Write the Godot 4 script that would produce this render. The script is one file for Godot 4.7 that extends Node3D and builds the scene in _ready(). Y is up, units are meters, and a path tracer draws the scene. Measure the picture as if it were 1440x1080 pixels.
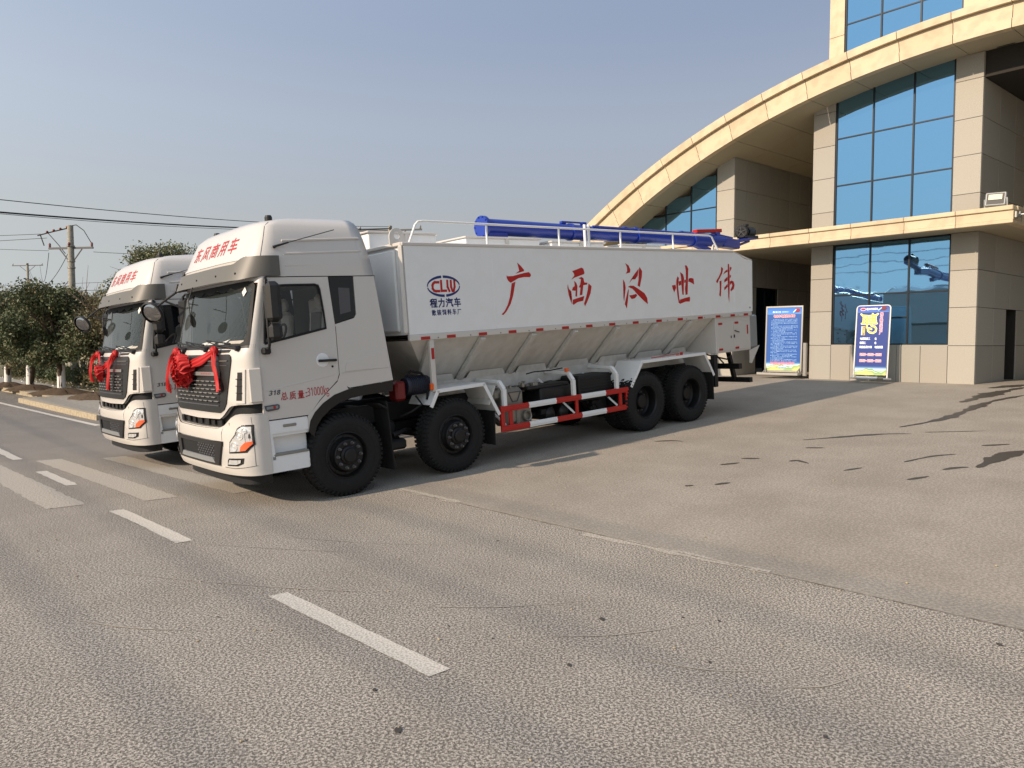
extends Node3D

class MB:
	var v := PackedVector3Array()
	var n := PackedVector3Array()
	var uv := PackedVector2Array()
	var uv2 := PackedVector2Array()
	var c := PackedColorArray()
	func tri(a: Vector3, b: Vector3, d: Vector3) -> void:
		var m := (b - a).cross(d - a).normalized()
		v.append(a); v.append(d); v.append(b)
		n.append(m); n.append(m); n.append(m)
	func trin(a: Vector3, b: Vector3, d: Vector3, na: Vector3, nb: Vector3, nd: Vector3) -> void:
		v.append(a); v.append(d); v.append(b)
		n.append(na); n.append(nd); n.append(nb)
	func quad(a: Vector3, b: Vector3, d: Vector3, e: Vector3) -> void:
		tri(a, b, d); tri(a, d, e)
	func quadn(a: Vector3, b: Vector3, d: Vector3, e: Vector3, na: Vector3, nb: Vector3, nd: Vector3, ne: Vector3) -> void:
		trin(a, b, d, na, nb, nd); trin(a, d, e, na, nd, ne)
	# chamfered box
	func box(p: Vector3, s: Vector3, bev := 0.0, b := Basis()) -> void:
		var h := s * 0.5
		if bev <= 0.0:
			for ax in 3:
				for sg in [-1.0, 1.0]:
					var u := (ax + 1) % 3
					var w := (ax + 2) % 3
					var q := []
					for k in [[-1, -1], [1, -1], [1, 1], [-1, 1]]:
						var t := Vector3()
						t[ax] = h[ax] * sg; t[u] = h[u] * k[0] * sg; t[w] = h[w] * k[1]
						q.append(p + b * t)
					quad(q[0], q[1], q[2], q[3])
			return
		var g := minf(bev, minf(h.x, minf(h.y, h.z)) * 0.98)
		# face-corner points: F(ax, signs)
		for ax in 3:
			for sg in [-1.0, 1.0]:
				var u := (ax + 1) % 3
				var w := (ax + 2) % 3
				var q := []
				for k in [[-1, -1], [1, -1], [1, 1], [-1, 1]]:
					var t := Vector3()
					t[ax] = h[ax] * sg; t[u] = (h[u] - g) * k[0] * sg; t[w] = (h[w] - g) * k[1]
					q.append(p + b * t)
				quad(q[0], q[1], q[2], q[3])
		for ax in 3:
			var u := (ax + 1) % 3
			var w := (ax + 2) % 3
			for su in [-1.0, 1.0]:
				for sw in [-1.0, 1.0]:
					var q := []
					for k in [[-1, 0], [1, 0], [1, 1], [-1, 1]]:
						var t := Vector3()
						t[ax] = (h[ax] - g) * k[0]
						t[u] = (h[u] - (g if k[1] == 1 else 0.0)) * su
						t[w] = (h[w] - (g if k[1] == 0 else 0.0)) * sw
						q.append(p + b * t)
					if su * sw > 0.0:
						quad(q[0], q[3], q[2], q[1])
					else:
						quad(q[0], q[1], q[2], q[3])
		for sx in [-1.0, 1.0]:
			for sy in [-1.0, 1.0]:
				for sz in [-1.0, 1.0]:
					var a := p + b * Vector3(h.x * sx, (h.y - g) * sy, (h.z - g) * sz)
					var d := p + b * Vector3((h.x - g) * sx, h.y * sy, (h.z - g) * sz)
					var e := p + b * Vector3((h.x - g) * sx, (h.y - g) * sy, h.z * sz)
					if sx * sy * sz > 0.0: tri(a, d, e)
					else: tri(a, e, d)
	func bar(a: Vector3, d: Vector3, wd: float, ht: float, bev := 0.0, up := Vector3.UP) -> void:
		var z := (d - a).normalized()
		if absf(z.dot(up)) > 0.98: up = Vector3.RIGHT
		var x := up.cross(z).normalized()
		var y := z.cross(x)
		box((a + d) * 0.5, Vector3(wd, ht, a.distance_to(d)), bev, Basis(x, y, z))
	func tube(pts: Array, r: float, k := 8, caps := true, r2 := -1.0) -> void:
		var rings := []
		var nrm := []
		var prev := Vector3.ZERO
		for i in pts.size():
			var t: Vector3 = (pts[mini(i + 1, pts.size() - 1)] - pts[maxi(i - 1, 0)]).normalized()
			var x := prev
			if i == 0:
				x = (Vector3.UP if absf(t.y) < 0.9 else Vector3.RIGHT)
			x = (x - t * x.dot(t)).normalized()
			prev = x
			var y := t.cross(x)
			var rr := r if r2 < 0.0 else lerpf(r, r2, float(i) / maxf(1.0, pts.size() - 1))
			var ring := PackedVector3Array()
			var rn := PackedVector3Array()
			for j in k + 1:
				var a := TAU * j / k
				var d := x * cos(a) + y * sin(a)
				ring.append(pts[i] + d * rr); rn.append(d)
			rings.append(ring); nrm.append(rn)
		for i in pts.size() - 1:
			for j in k:
				quadn(rings[i][j], rings[i][j + 1], rings[i + 1][j + 1], rings[i + 1][j], nrm[i][j], nrm[i][j + 1], nrm[i + 1][j + 1], nrm[i + 1][j])
		if caps:
			var l := pts.size() - 1
			for j in k:
				tri(pts[0], rings[0][j + 1], rings[0][j])
				tri(pts[l], rings[l][j], rings[l][j + 1])
	# profile: [radius, height] pairs turned about the y axis of t
	func lathe(prof: Array, t: Transform3D, k := 24) -> void:
		var left := t.basis.determinant() < 0.0
		for i in prof.size() - 1:
			var p0: Array = prof[i]
			var p1: Array = prof[i + 1]
			var dr: float = p1[0] - p0[0]
			var dh: float = p1[1] - p0[1]
			var l := maxf(1e-6, sqrt(dr * dr + dh * dh))
			for j in k:
				var a := TAU * j / k
				var b := TAU * (j + 1) / k
				var ca := Vector3(cos(a), 0, -sin(a))
				var cb := Vector3(cos(b), 0, -sin(b))
				var na := t.basis * (ca * dh / l + Vector3.UP * (-dr / l))
				var nb := t.basis * (cb * dh / l + Vector3.UP * (-dr / l))
				var q0: Vector3 = t * (ca * p0[0] + Vector3.UP * p0[1])
				var q1: Vector3 = t * (cb * p0[0] + Vector3.UP * p0[1])
				var q2: Vector3 = t * (cb * p1[0] + Vector3.UP * p1[1])
				var q3: Vector3 = t * (ca * p1[0] + Vector3.UP * p1[1])
				if left:
					if p0[0] > 1e-5: trin(q0, q2, q1, na, nb, nb)
					if p1[0] > 1e-5: trin(q0, q3, q2, na, na, nb)
				else:
					if p0[0] > 1e-5: trin(q0, q1, q2, na, nb, nb)
					if p1[0] > 1e-5: trin(q0, q2, q3, na, nb, na)
	# polygon in the xy plane of t, pushed back along -z by depth
	func extr(poly: PackedVector2Array, t: Transform3D, depth: float, back := false) -> void:
		var ix := Geometry2D.triangulate_polygon(poly)
		var cw := Geometry2D.is_polygon_clockwise(poly)
		for i in range(0, ix.size(), 3):
			var a := poly[ix[i]]
			var b := poly[ix[i + 1]]
			var d := poly[ix[i + 2]]
			if (b - a).cross(d - a) < 0.0:
				var s := b; b = d; d = s
			tri(t * Vector3(a.x, a.y, 0), t * Vector3(b.x, b.y, 0), t * Vector3(d.x, d.y, 0))
			if back: tri(t * Vector3(a.x, a.y, -depth), t * Vector3(d.x, d.y, -depth), t * Vector3(b.x, b.y, -depth))
		if depth > 0.0:
			for i in poly.size():
				var a := poly[i]
				var b := poly[(i + 1) % poly.size()]
				if cw:
					var s := a; a = b; b = s
				quad(t * Vector3(a.x, a.y, 0), t * Vector3(a.x, a.y, -depth), t * Vector3(b.x, b.y, -depth), t * Vector3(b.x, b.y, 0))
	# frame between two polygons with equal numbers of points
	func ring(o: PackedVector2Array, q: PackedVector2Array, t: Transform3D, depth: float) -> void:
		var cw := Geometry2D.is_polygon_clockwise(o)
		for i in o.size():
			var j := (i + 1) % o.size()
			var a := Vector3(o[i].x, o[i].y, 0); var b := Vector3(o[j].x, o[j].y, 0)
			var d := Vector3(q[j].x, q[j].y, 0); var e := Vector3(q[i].x, q[i].y, 0)
			var z := Vector3(0, 0, -depth)
			if cw:
				quad(t * b, t * a, t * e, t * d)
				quad(t * a, t * b, t * (b + z), t * (a + z))
				quad(t * d, t * e, t * (e + z), t * (d + z))
			else:
				quad(t * a, t * b, t * d, t * e)
				quad(t * b, t * a, t * (a + z), t * (b + z))
				quad(t * e, t * d, t * (d + z), t * (e + z))
	# smooth surface through a grid of points
	func grid(p: Array, flip := false, closed := false) -> void:
		var nu := p.size()
		var nv: int = p[0].size()
		var nn := []
		for i in nu:
			var row := PackedVector3Array()
			for j in nv:
				var du: Vector3 = p[mini(i + 1, nu - 1)][j] - p[maxi(i - 1, 0)][j]
				var jl := j - 1; var jr := j + 1
				if closed:
					jl = (j - 1 + nv - 1) % (nv - 1) if j == 0 else j - 1
					jr = 1 if j == nv - 1 else j + 1
				else:
					jl = maxi(jl, 0); jr = mini(jr, nv - 1)
				var dv: Vector3 = p[i][jr] - p[i][jl]
				var m := du.cross(dv).normalized()
				row.append(-m if flip else m)
			nn.append(row)
		for i in nu - 1:
			for j in nv - 1:
				if flip:
					quadn(p[i][j], p[i][j + 1], p[i + 1][j + 1], p[i + 1][j], nn[i][j], nn[i][j + 1], nn[i + 1][j + 1], nn[i + 1][j])
				else:
					quadn(p[i][j], p[i + 1][j], p[i + 1][j + 1], p[i][j + 1], nn[i][j], nn[i + 1][j], nn[i + 1][j + 1], nn[i][j + 1])
	# polygon (x, y) laid on the surface z = f(x, y), pushed out by off, with walls back by depth
	func plate(poly: PackedVector2Array, f: Callable, off: float, depth: float, step := 0.07) -> void:
		if Geometry2D.is_polygon_clockwise(poly): poly.reverse()
		var lo := poly[0]; var hi := poly[0]
		for q in poly:
			lo = lo.min(q); hi = hi.max(q)
		var nx := maxi(1, int(ceil((hi.x - lo.x) / step)))
		var ny := maxi(1, int(ceil((hi.y - lo.y) / (step * 2.0))))
		for i in nx:
			for k in ny:
				var x0 := lerpf(lo.x, hi.x, float(i) / nx); var x1 := lerpf(lo.x, hi.x, float(i + 1) / nx)
				var y0 := lerpf(lo.y, hi.y, float(k) / ny); var y1 := lerpf(lo.y, hi.y, float(k + 1) / ny)
				for g in Geometry2D.intersect_polygons(poly, PackedVector2Array([Vector2(x0, y0), Vector2(x1, y0), Vector2(x1, y1), Vector2(x0, y1)])):
					var ix := Geometry2D.triangulate_polygon(g)
					for m in range(0, ix.size(), 3):
						var a: Vector2 = g[ix[m]]; var b: Vector2 = g[ix[m + 1]]; var d: Vector2 = g[ix[m + 2]]
						if (b - a).cross(d - a) < 0.0:
							var s := b; b = d; d = s
						var na := sn(f, a); var nb := sn(f, b); var nd := sn(f, d)
						trin(Vector3(a.x, a.y, f.call(a.x, a.y)) + na * off, Vector3(b.x, b.y, f.call(b.x, b.y)) + nb * off, Vector3(d.x, d.y, f.call(d.x, d.y)) + nd * off, na, nb, nd)
		if depth > 0.0:
			for i in poly.size():
				var a := poly[i]; var b := poly[(i + 1) % poly.size()]
				var k := maxi(1, int(ceil(a.distance_to(b) / step)))
				for j in k:
					var p := a.lerp(b, float(j) / k); var q := a.lerp(b, float(j + 1) / k)
					var np := sn(f, p); var nq := sn(f, q)
					var pp := Vector3(p.x, p.y, f.call(p.x, p.y)); var qq := Vector3(q.x, q.y, f.call(q.x, q.y))
					quad(pp + np * (off - depth), qq + nq * (off - depth), qq + nq * off, pp + np * off)
	func sn(f: Callable, p: Vector2) -> Vector3:
		var e := 0.004
		var zx: float = (f.call(p.x + e, p.y) - f.call(p.x - e, p.y)) / (2.0 * e)
		var zy: float = (f.call(p.x, p.y + e) - f.call(p.x, p.y - e)) / (2.0 * e)
		return Vector3(-zx, -zy, 1).normalized()
	# a stroke of constant or changing width on a flat plane t
	func stroke(pts: Array, w: float, t: Transform3D) -> void:
		for i in pts.size() - 1:
			var a: Vector2 = pts[i]; var b: Vector2 = pts[i + 1]
			var d := (b - a).normalized() * w * 0.5
			var m := Vector2(-d.y, d.x)
			var z := 0.0004 * (i % 2)
			var q := [a - d - m, b + d - m, b + d + m, a - d + m]
			quad(t * Vector3(q[0].x, q[0].y, z), t * Vector3(q[1].x, q[1].y, z), t * Vector3(q[2].x, q[2].y, z), t * Vector3(q[3].x, q[3].y, z))
	func mesh() -> ArrayMesh:
		var a := []
		a.resize(Mesh.ARRAY_MAX)
		a[Mesh.ARRAY_VERTEX] = v
		a[Mesh.ARRAY_NORMAL] = n
		if uv.size() == v.size(): a[Mesh.ARRAY_TEX_UV] = uv
		if uv2.size() == v.size(): a[Mesh.ARRAY_TEX_UV2] = uv2
		if c.size() == v.size(): a[Mesh.ARRAY_COLOR] = c
		var m := ArrayMesh.new()
		m.add_surface_from_arrays(Mesh.PRIMITIVE_TRIANGLES, a)
		return m

const EYE := Vector3(0, 1.9, 0)
var M := {}
var names := {}
var rng := RandomNumberGenerator.new()

func nm(parent: Node, called: String) -> String:
	var key := str(parent.get_instance_id()) + called
	var k: int = names.get(key, -1) + 1
	names[key] = k
	return called if k == 0 else "%s_%03d" % [called, k]

func put(called: String, b: MB, m: Material, parent: Node = self) -> MeshInstance3D:
	var o := MeshInstance3D.new()
	o.name = nm(parent, called)
	o.mesh = b.mesh()
	o.material_override = m
	parent.add_child(o, true)
	return o

func put_mesh(called: String, me: Mesh, m: Material, t: Transform3D, parent: Node = self) -> MeshInstance3D:
	var o := MeshInstance3D.new()
	o.name = nm(parent, called)
	o.mesh = me
	o.material_override = m
	o.transform = t
	parent.add_child(o, true)
	return o

func holder(called: String, parent: Node = self, at := Vector3.ZERO) -> Node3D:
	var o := Node3D.new()
	o.name = nm(parent, called)
	o.position = at
	parent.add_child(o, true)
	return o

func tag(o: Node, label: String, category: String, group := "") -> Node:
	o.set_meta("label", label)
	o.set_meta("category", category)
	if group != "": o.set_meta("group", group)
	return o

func structure(o: Node, label := "") -> Node:
	o.set_meta("kind", "structure")
	if label != "": o.set_meta("label", label)
	return o

func stuff(o: Node) -> Node:
	o.set_meta("kind", "stuff")
	return o

func mat(called: String, col: Color, rough := 0.6, metal := 0.0) -> StandardMaterial3D:
	var m := StandardMaterial3D.new()
	m.resource_name = called
	m.albedo_color = col
	m.roughness = rough
	m.metallic = metal
	M[called] = m
	return m

func noise_tex(size: int, freq: float, seedn: int, lo: Color, hi: Color, type := FastNoiseLite.TYPE_SIMPLEX_SMOOTH, oct := 4, a := 0.0, b := 1.0, normal := false, strength := 4.0, gain := 0.5) -> NoiseTexture2D:
	var f := FastNoiseLite.new()
	f.noise_type = type
	f.frequency = freq
	f.seed = seedn
	f.fractal_octaves = oct
	f.fractal_gain = gain
	var t := NoiseTexture2D.new()
	t.width = size; t.height = size
	t.seamless = true
	t.noise = f
	if normal:
		t.as_normal_map = true
		t.bump_strength = strength
	else:
		var g := Gradient.new()
		g.offsets = PackedFloat32Array([a, b])
		g.colors = PackedColorArray([lo, hi])
		t.color_ramp = g
	return t

func tri_map(m: StandardMaterial3D, scale: float, world := true) -> void:
	m.uv1_triplanar = true
	m.uv1_world_triplanar = world
	m.uv1_scale = Vector3.ONE * scale

func v2(a: Array) -> PackedVector2Array:
	var p := PackedVector2Array()
	for i in range(0, a.size(), 2): p.append(Vector2(a[i], a[i + 1]))
	return p

func T(x: Vector3, y: Vector3, z: Vector3, o: Vector3) -> Transform3D:
	return Transform3D(Basis(x, y, z), o)

# a plane facing +x whose local x runs along -z (reading direction seen from +x) and y is up
func side_t(x: float) -> Transform3D:
	return T(Vector3(0, 0, -1), Vector3.UP, Vector3.RIGHT, Vector3(x, 0, 0))

# side plane with (z, y) coordinates
func sidez(x: float) -> Transform3D:
	return T(Vector3(0, 0, 1), Vector3.UP, Vector3.LEFT, Vector3(x, 0, 0))

# ---------------------------------------------------------------- ground heights
func yard_in(x: float) -> float:
	return smoothstep(-24.5, -19.5, x)

func ground_y(x: float, z: float) -> float:
	var cross := -0.0192 * clampf(-8.6 - x, 0.0, 7.0) * (1.0 - smoothstep(-13.0, -19.0, z))
	var rise := 0.0
	if z < -4.4:
		var t := -4.4 - z
		rise = 0.0655 * t * t / (t + 0.15) * yard_in(x)
	return -0.035 * smoothstep(-1.0, -4.5, z) + cross + minf(rise, 1.0)

func materials() -> void:
	# roads
	var m := mat("asphalt", Color.WHITE, 0.92)
	m.albedo_texture = noise_tex(1024, 0.034, 3, Color(0.325, 0.303, 0.275), Color(0.825, 0.79, 0.735), FastNoiseLite.TYPE_SIMPLEX, 5, 0.30, 0.72, false, 4.0, 0.86)
	m.normal_enabled = true
	m.normal_texture = noise_tex(1024, 0.045, 3, Color.BLACK, Color.WHITE, FastNoiseLite.TYPE_SIMPLEX, 5, 0, 1, true, 6.0, 0.72)
	m.normal_scale = 0.35
	m.detail_enabled = true
	m.detail_blend_mode = BaseMaterial3D.BLEND_MODE_MUL
	m.detail_uv_layer = BaseMaterial3D.DETAIL_UV_2
	m.detail_albedo = noise_tex(1024, 0.008, 8, Color(0.94, 0.938, 0.935), Color(1, 1, 1), FastNoiseLite.TYPE_SIMPLEX_SMOOTH, 6, 0.2, 0.8, false, 4.0, 0.65)
	m.vertex_color_use_as_albedo = true
	m = mat("yard", Color.WHITE, 0.93)
	m.albedo_texture = noise_tex(1024, 0.022, 5, Color(0.50, 0.472, 0.43), Color(0.69, 0.655, 0.602), FastNoiseLite.TYPE_SIMPLEX, 6, 0.22, 0.78, false, 4.0, 0.80)
	m.detail_enabled = true
	m.detail_blend_mode = BaseMaterial3D.BLEND_MODE_MUL
	m.detail_uv_layer = BaseMaterial3D.DETAIL_UV_2
	m.detail_albedo = noise_tex(1024, 0.008, 18, Color(0.925, 0.92, 0.915), Color(1, 1, 1), FastNoiseLite.TYPE_SIMPLEX_SMOOTH, 6, 0.2, 0.8, false, 4.0, 0.65)
	m.vertex_color_use_as_albedo = true
	m = mat("road_paint", Color.WHITE, 0.8)
	m.albedo_texture = noise_tex(512, 0.09, 9, Color(0.66, 0.635, 0.585), Color(0.83, 0.80, 0.75), FastNoiseLite.TYPE_SIMPLEX, 4, 0.22, 0.6)
	tri_map(m, 0.9)
	m = mat("worn_paint", Color.WHITE, 0.85)
	m.albedo_texture = noise_tex(512, 0.07, 19, Color(0.56, 0.53, 0.485), Color(0.745, 0.715, 0.665), FastNoiseLite.TYPE_SIMPLEX, 5, 0.3, 0.75)
	tri_map(m, 0.9)
	m = mat("wet", Color(0.27, 0.245, 0.215), 0.5)
	mat("scuff", Color(0.64, 0.61, 0.56), 0.9)
	mat("seam", Color(0.42, 0.395, 0.36), 0.9)
	m = mat("kerb_stone", Color.WHITE, 0.9)
	m.albedo_texture = noise_tex(256, 0.05, 13, Color(0.55, 0.50, 0.41), Color(0.72, 0.67, 0.57))
	tri_map(m, 0.6)
	m = mat("paving", Color.WHITE, 0.9)
	m.albedo_texture = noise_tex(256, 0.05, 14, Color(0.50, 0.48, 0.44), Color(0.64, 0.61, 0.56))
	tri_map(m, 0.5)
	m = mat("soil", Color.WHITE, 1.0)
	m.albedo_texture = noise_tex(256, 0.05, 15, Color(0.22, 0.17, 0.12), Color(0.42, 0.34, 0.25))
	tri_map(m, 0.7)
	m = mat("dry_grass", Color.WHITE, 1.0)
	m.albedo_texture = noise_tex(512, 0.03, 16, Color(0.27, 0.26, 0.16), Color(0.50, 0.45, 0.31))
	tri_map(m, 0.3)
	# building
	for k in 4:
		m = mat("stone_%d" % k, [Color(0.97, 0.97, 0.97), Color(0.93, 0.93, 0.925), Color(1.0, 0.995, 0.985), Color(0.95, 0.94, 0.93)][k], 0.75)
		m.albedo_texture = noise_tex(512, 0.09, 21, Color(0.595, 0.58, 0.545), Color(0.675, 0.66, 0.62), FastNoiseLite.TYPE_SIMPLEX, 4, 0.2, 0.8) if k == 0 else M["stone_0"].albedo_texture
		tri_map(m, 0.8)
	for k in 2:
		m = mat("cream_%d" % k, [Color(1, 1, 1), Color(0.97, 0.965, 0.955)][k], 0.6)
		m.albedo_texture = noise_tex(512, 0.012, 22, Color(0.735, 0.665, 0.55), Color(0.785, 0.715, 0.595), FastNoiseLite.TYPE_SIMPLEX, 5, 0.15, 0.6) if k == 0 else M["cream_0"].albedo_texture
		tri_map(m, 0.35)
	mat("joint", Color(0.16, 0.145, 0.125), 0.9)
	mat("soffit", Color(0.655, 0.62, 0.53), 0.8)
	m = mat("blue_glass", Color(0.45, 0.625, 0.755), 0.02, 0.95)
	m.normal_enabled = true
	m.normal_texture = noise_tex(256, 0.008, 31, Color.BLACK, Color.WHITE, FastNoiseLite.TYPE_SIMPLEX_SMOOTH, 2, 0, 1, true, 1.2)
	m.normal_scale = 0.10
	tri_map(m, 0.45)
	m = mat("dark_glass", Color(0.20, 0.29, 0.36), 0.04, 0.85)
	mat("mullion", Color(0.09, 0.115, 0.14), 0.4, 0.3)
	mat("dark_room", Color(0.10, 0.10, 0.105), 0.9)
	mat("lamp_grey", Color(0.55, 0.56, 0.56), 0.5, 0.3)
	mat("lamp_face", Color(0.72, 0.71, 0.60), 0.3)
	# trucks
	m = mat("white_paint", Color(0.785, 0.765, 0.735), 0.32)
	m.clearcoat_enabled = true; m.clearcoat = 0.5; m.clearcoat_roughness = 0.08
	m = mat("tank_paint", Color.WHITE, 0.42)
	m.albedo_texture = noise_tex(512, 0.010, 33, Color(0.895, 0.895, 0.885), Color(0.905, 0.905, 0.897), FastNoiseLite.TYPE_SIMPLEX, 4, 0.3, 0.65)
	tri_map(m, 0.5, false)
	m = mat("dusty_white", Color.WHITE, 0.6)
	m.albedo_texture = noise_tex(512, 0.015, 34, Color(0.755, 0.745, 0.715), Color(0.80, 0.792, 0.768), FastNoiseLite.TYPE_SIMPLEX, 4, 0.3, 0.7)
	tri_map(m, 0.5, false)
	m = mat("visor", Color(0.36, 0.35, 0.325), 0.48)
	mat("black_plastic", Color(0.075, 0.073, 0.072), 0.5)
	mat("grille_black", Color(0.115, 0.11, 0.105), 0.42)
	mat("slat_grey", Color(0.47, 0.465, 0.455), 0.35)
	mat("bright_reflector", Color(0.93, 0.93, 0.92), 0.16, 0.55)
	mat("dark_red", Color(0.42, 0.06, 0.05), 0.4)
	mat("chassis", Color(0.06, 0.06, 0.062), 0.6)
	m = mat("rubber", Color.WHITE, 0.85)
	m.albedo_texture = noise_tex(256, 0.03, 35, Color(0.055, 0.054, 0.053), Color(0.105, 0.102, 0.098))
	tri_map(m, 1.4, false)
	mat("rim", Color(0.075, 0.075, 0.077), 0.5, 0.2)
	mat("bolt", Color(0.36, 0.36, 0.36), 0.45, 0.3)
	mat("chrome", Color(0.80, 0.80, 0.79), 0.12, 1.0)
	mat("steel", Color(0.58, 0.565, 0.53), 0.45, 0.7)
	mat("dull_iron", Color(0.36, 0.355, 0.35), 0.7, 0.2)
	m = mat("windshield", Color(0.66, 0.73, 0.73, 0.06), 0.02)
	m.metallic_specular = 0.42
	m.transparency = BaseMaterial3D.TRANSPARENCY_ALPHA
	m = mat("side_glass", Color(0.09, 0.10, 0.12, 0.55), 0.02)
	m.transparency = BaseMaterial3D.TRANSPARENCY_ALPHA
	mat("privacy_glass", Color(0.035, 0.038, 0.045), 0.04)
	m = mat("lens", Color(0.9, 0.92, 0.93, 0.04), 0.02)
	m.transparency = BaseMaterial3D.TRANSPARENCY_ALPHA
	m = mat("amber", Color(0.90, 0.36, 0.06), 0.12)
	mat("red_reflector", Color(0.66, 0.08, 0.07), 0.35)
	mat("lettering_red", Color(0.70, 0.08, 0.06), 0.5)
	mat("roof_red", Color(0.66, 0.15, 0.16), 0.5)
	mat("logo_blue", Color(0.10, 0.17, 0.42), 0.5)
	mat("badge_grey", Color(0.30, 0.30, 0.31), 0.4)
	m = mat("auger_blue", Color(0.03, 0.19, 0.58), 0.28)
	m.clearcoat_enabled = true; m.clearcoat = 0.4
	mat("red_paint", Color(0.70, 0.085, 0.055), 0.35)
	mat("guard_white", Color(0.90, 0.90, 0.89), 0.35)
	mat("navy", Color(0.09, 0.11, 0.17), 0.5)
	mat("seat_white", Color(0.92, 0.93, 0.92), 0.6)
	mat("interior", Color(0.55, 0.55, 0.54), 0.8)
	mat("paper", Color(0.88, 0.87, 0.83), 0.8)
	mat("mirror", Color(0.62, 0.62, 0.62), 0.03, 1.0)
	m = mat("silk", Color(0.68, 0.03, 0.025), 0.62)
	m.rim_enabled = true; m.rim = 0.25
	m.backlight_enabled = true; m.backlight = Color(0.25, 0.01, 0.01)
	mat("seal", Color(0.04, 0.04, 0.042), 0.7)
	# surroundings
	m = mat("concrete_pole", Color.WHITE, 0.9)
	m.albedo_texture = noise_tex(256, 0.04, 41, Color(0.52, 0.50, 0.45), Color(0.68, 0.655, 0.60))
	tri_map(m, 0.7)
	mat("wire", Color(0.11, 0.11, 0.12), 0.7)
	m = mat("bark", Color.WHITE, 0.95)
	m.albedo_texture = noise_tex(256, 0.05, 42, Color(0.24, 0.20, 0.16), Color(0.40, 0.35, 0.29))
	tri_map(m, 1.0)
	mat("whitewash", Color(0.88, 0.87, 0.85), 0.9)
	for k in 4:
		m = mat("leaf_%d" % k, [Color(0.27, 0.31, 0.19), Color(0.34, 0.37, 0.235), Color(0.42, 0.39, 0.27), Color(0.38, 0.41, 0.29)][k], 0.6)
		m.backlight_enabled = true
		m.backlight = m.albedo_color * 0.5
	mat("twig", Color(0.43, 0.37, 0.30), 0.95)
	mat("fence_white", Color(0.74, 0.70, 0.63), 0.8)
	mat("far_wall", Color(0.62, 0.60, 0.57), 0.9)
	mat("far_roof", Color(0.47, 0.49, 0.50), 0.7)
	mat("insulator", Color(0.45, 0.22, 0.17), 0.3)
	mat("alu", Color(0.70, 0.69, 0.665), 0.35, 0.6)

const P0 := Vector3(-5.5, 0, -5.45)
const DU := Vector3(0.998206, 0, -0.059873)
const DV := Vector3(0.059873, 0, 0.998206)

func rp(u: float, v: float, dy := 0.0) -> Vector3:
	var p := P0 + DU * u + DV * v
	p.y = ground_y(p.x, p.z) + dy
	return p

func to_uv(p: Vector3) -> Vector2:
	var d := p - P0
	d.y = 0
	return Vector2(d.dot(DU), d.dot(DV))

func sheet(us: Array, vs: Array, dy: float, flat := false) -> MB:
	var b := MB.new()
	var add := func(p: Vector3) -> void:
		b.uv.append(Vector2(p.x, p.z) / 0.9)
		b.uv2.append(Vector2(p.x + 3.0, p.z) / 14.0)
	for i in us.size() - 1:
		for j in vs.size() - 1:
			var q := []
			for k in [[0, 0], [1, 0], [1, 1], [0, 1]]:
				var p := rp(us[i + k[0]], vs[j + k[1]], dy)
				if flat: p.y = dy
				q.append(p)
			var e := 0.3
			var nn := []
			for p in q:
				if flat: nn.append(Vector3.UP)
				else: nn.append(Vector3(ground_y(p.x - e, p.z) - ground_y(p.x + e, p.z), 2.0 * e, ground_y(p.x, p.z - e) - ground_y(p.x, p.z + e)).normalized())
			b.quadn(q[0], q[3], q[2], q[1], nn[0], nn[3], nn[2], nn[1])
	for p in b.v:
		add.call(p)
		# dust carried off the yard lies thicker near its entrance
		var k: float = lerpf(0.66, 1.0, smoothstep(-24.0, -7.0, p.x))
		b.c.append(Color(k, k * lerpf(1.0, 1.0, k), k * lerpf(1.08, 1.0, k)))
	return b

func steps(list: Array) -> Array:
	# [start, step, end, step, end ...]
	var o := [list[0]]
	var x: float = list[0]
	for i in range(1, list.size(), 2):
		var e: float = list[i + 1]
		while x < e - 1e-4:
			x = minf(x + list[i], e)
			o.append(x)
	return o

# a painted strip between two points of the road, width w, with a slightly ragged outline
func paint(parent: Node, called: String, m: Material, a: Vector2, e: Vector2, w: float, ragged := 0.012, dy := 0.004) -> void:
	var b := MB.new()
	var d := (e - a).normalized()
	var s := Vector2(-d.y, d.x)
	var l := a.distance_to(e)
	var k := maxi(4, int(l / 0.12))
	var pl := []
	var pr := []
	for i in k + 1:
		var t := float(i) / k
		var c := a.lerp(e, t)
		pl.append(c + s * (w * 0.5 + rng.randf_range(-ragged, ragged)))
		pr.append(c - s * (w * 0.5 + rng.randf_range(-ragged, ragged)))
	var P := func(q: Vector2) -> Vector3: return Vector3(q.x, ground_y(q.x, q.y) + dy, q.y)
	for i in k:
		var q0: Vector3 = P.call(pl[i]); var q1: Vector3 = P.call(pl[i + 1]); var q2: Vector3 = P.call(pr[i + 1]); var q3: Vector3 = P.call(pr[i])
		if (q1 - q0).cross(q2 - q0).y < 0.0: b.quad(q0, q3, q2, q1)
		else: b.quad(q0, q1, q2, q3)
	put(called, b, m, parent)

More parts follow.
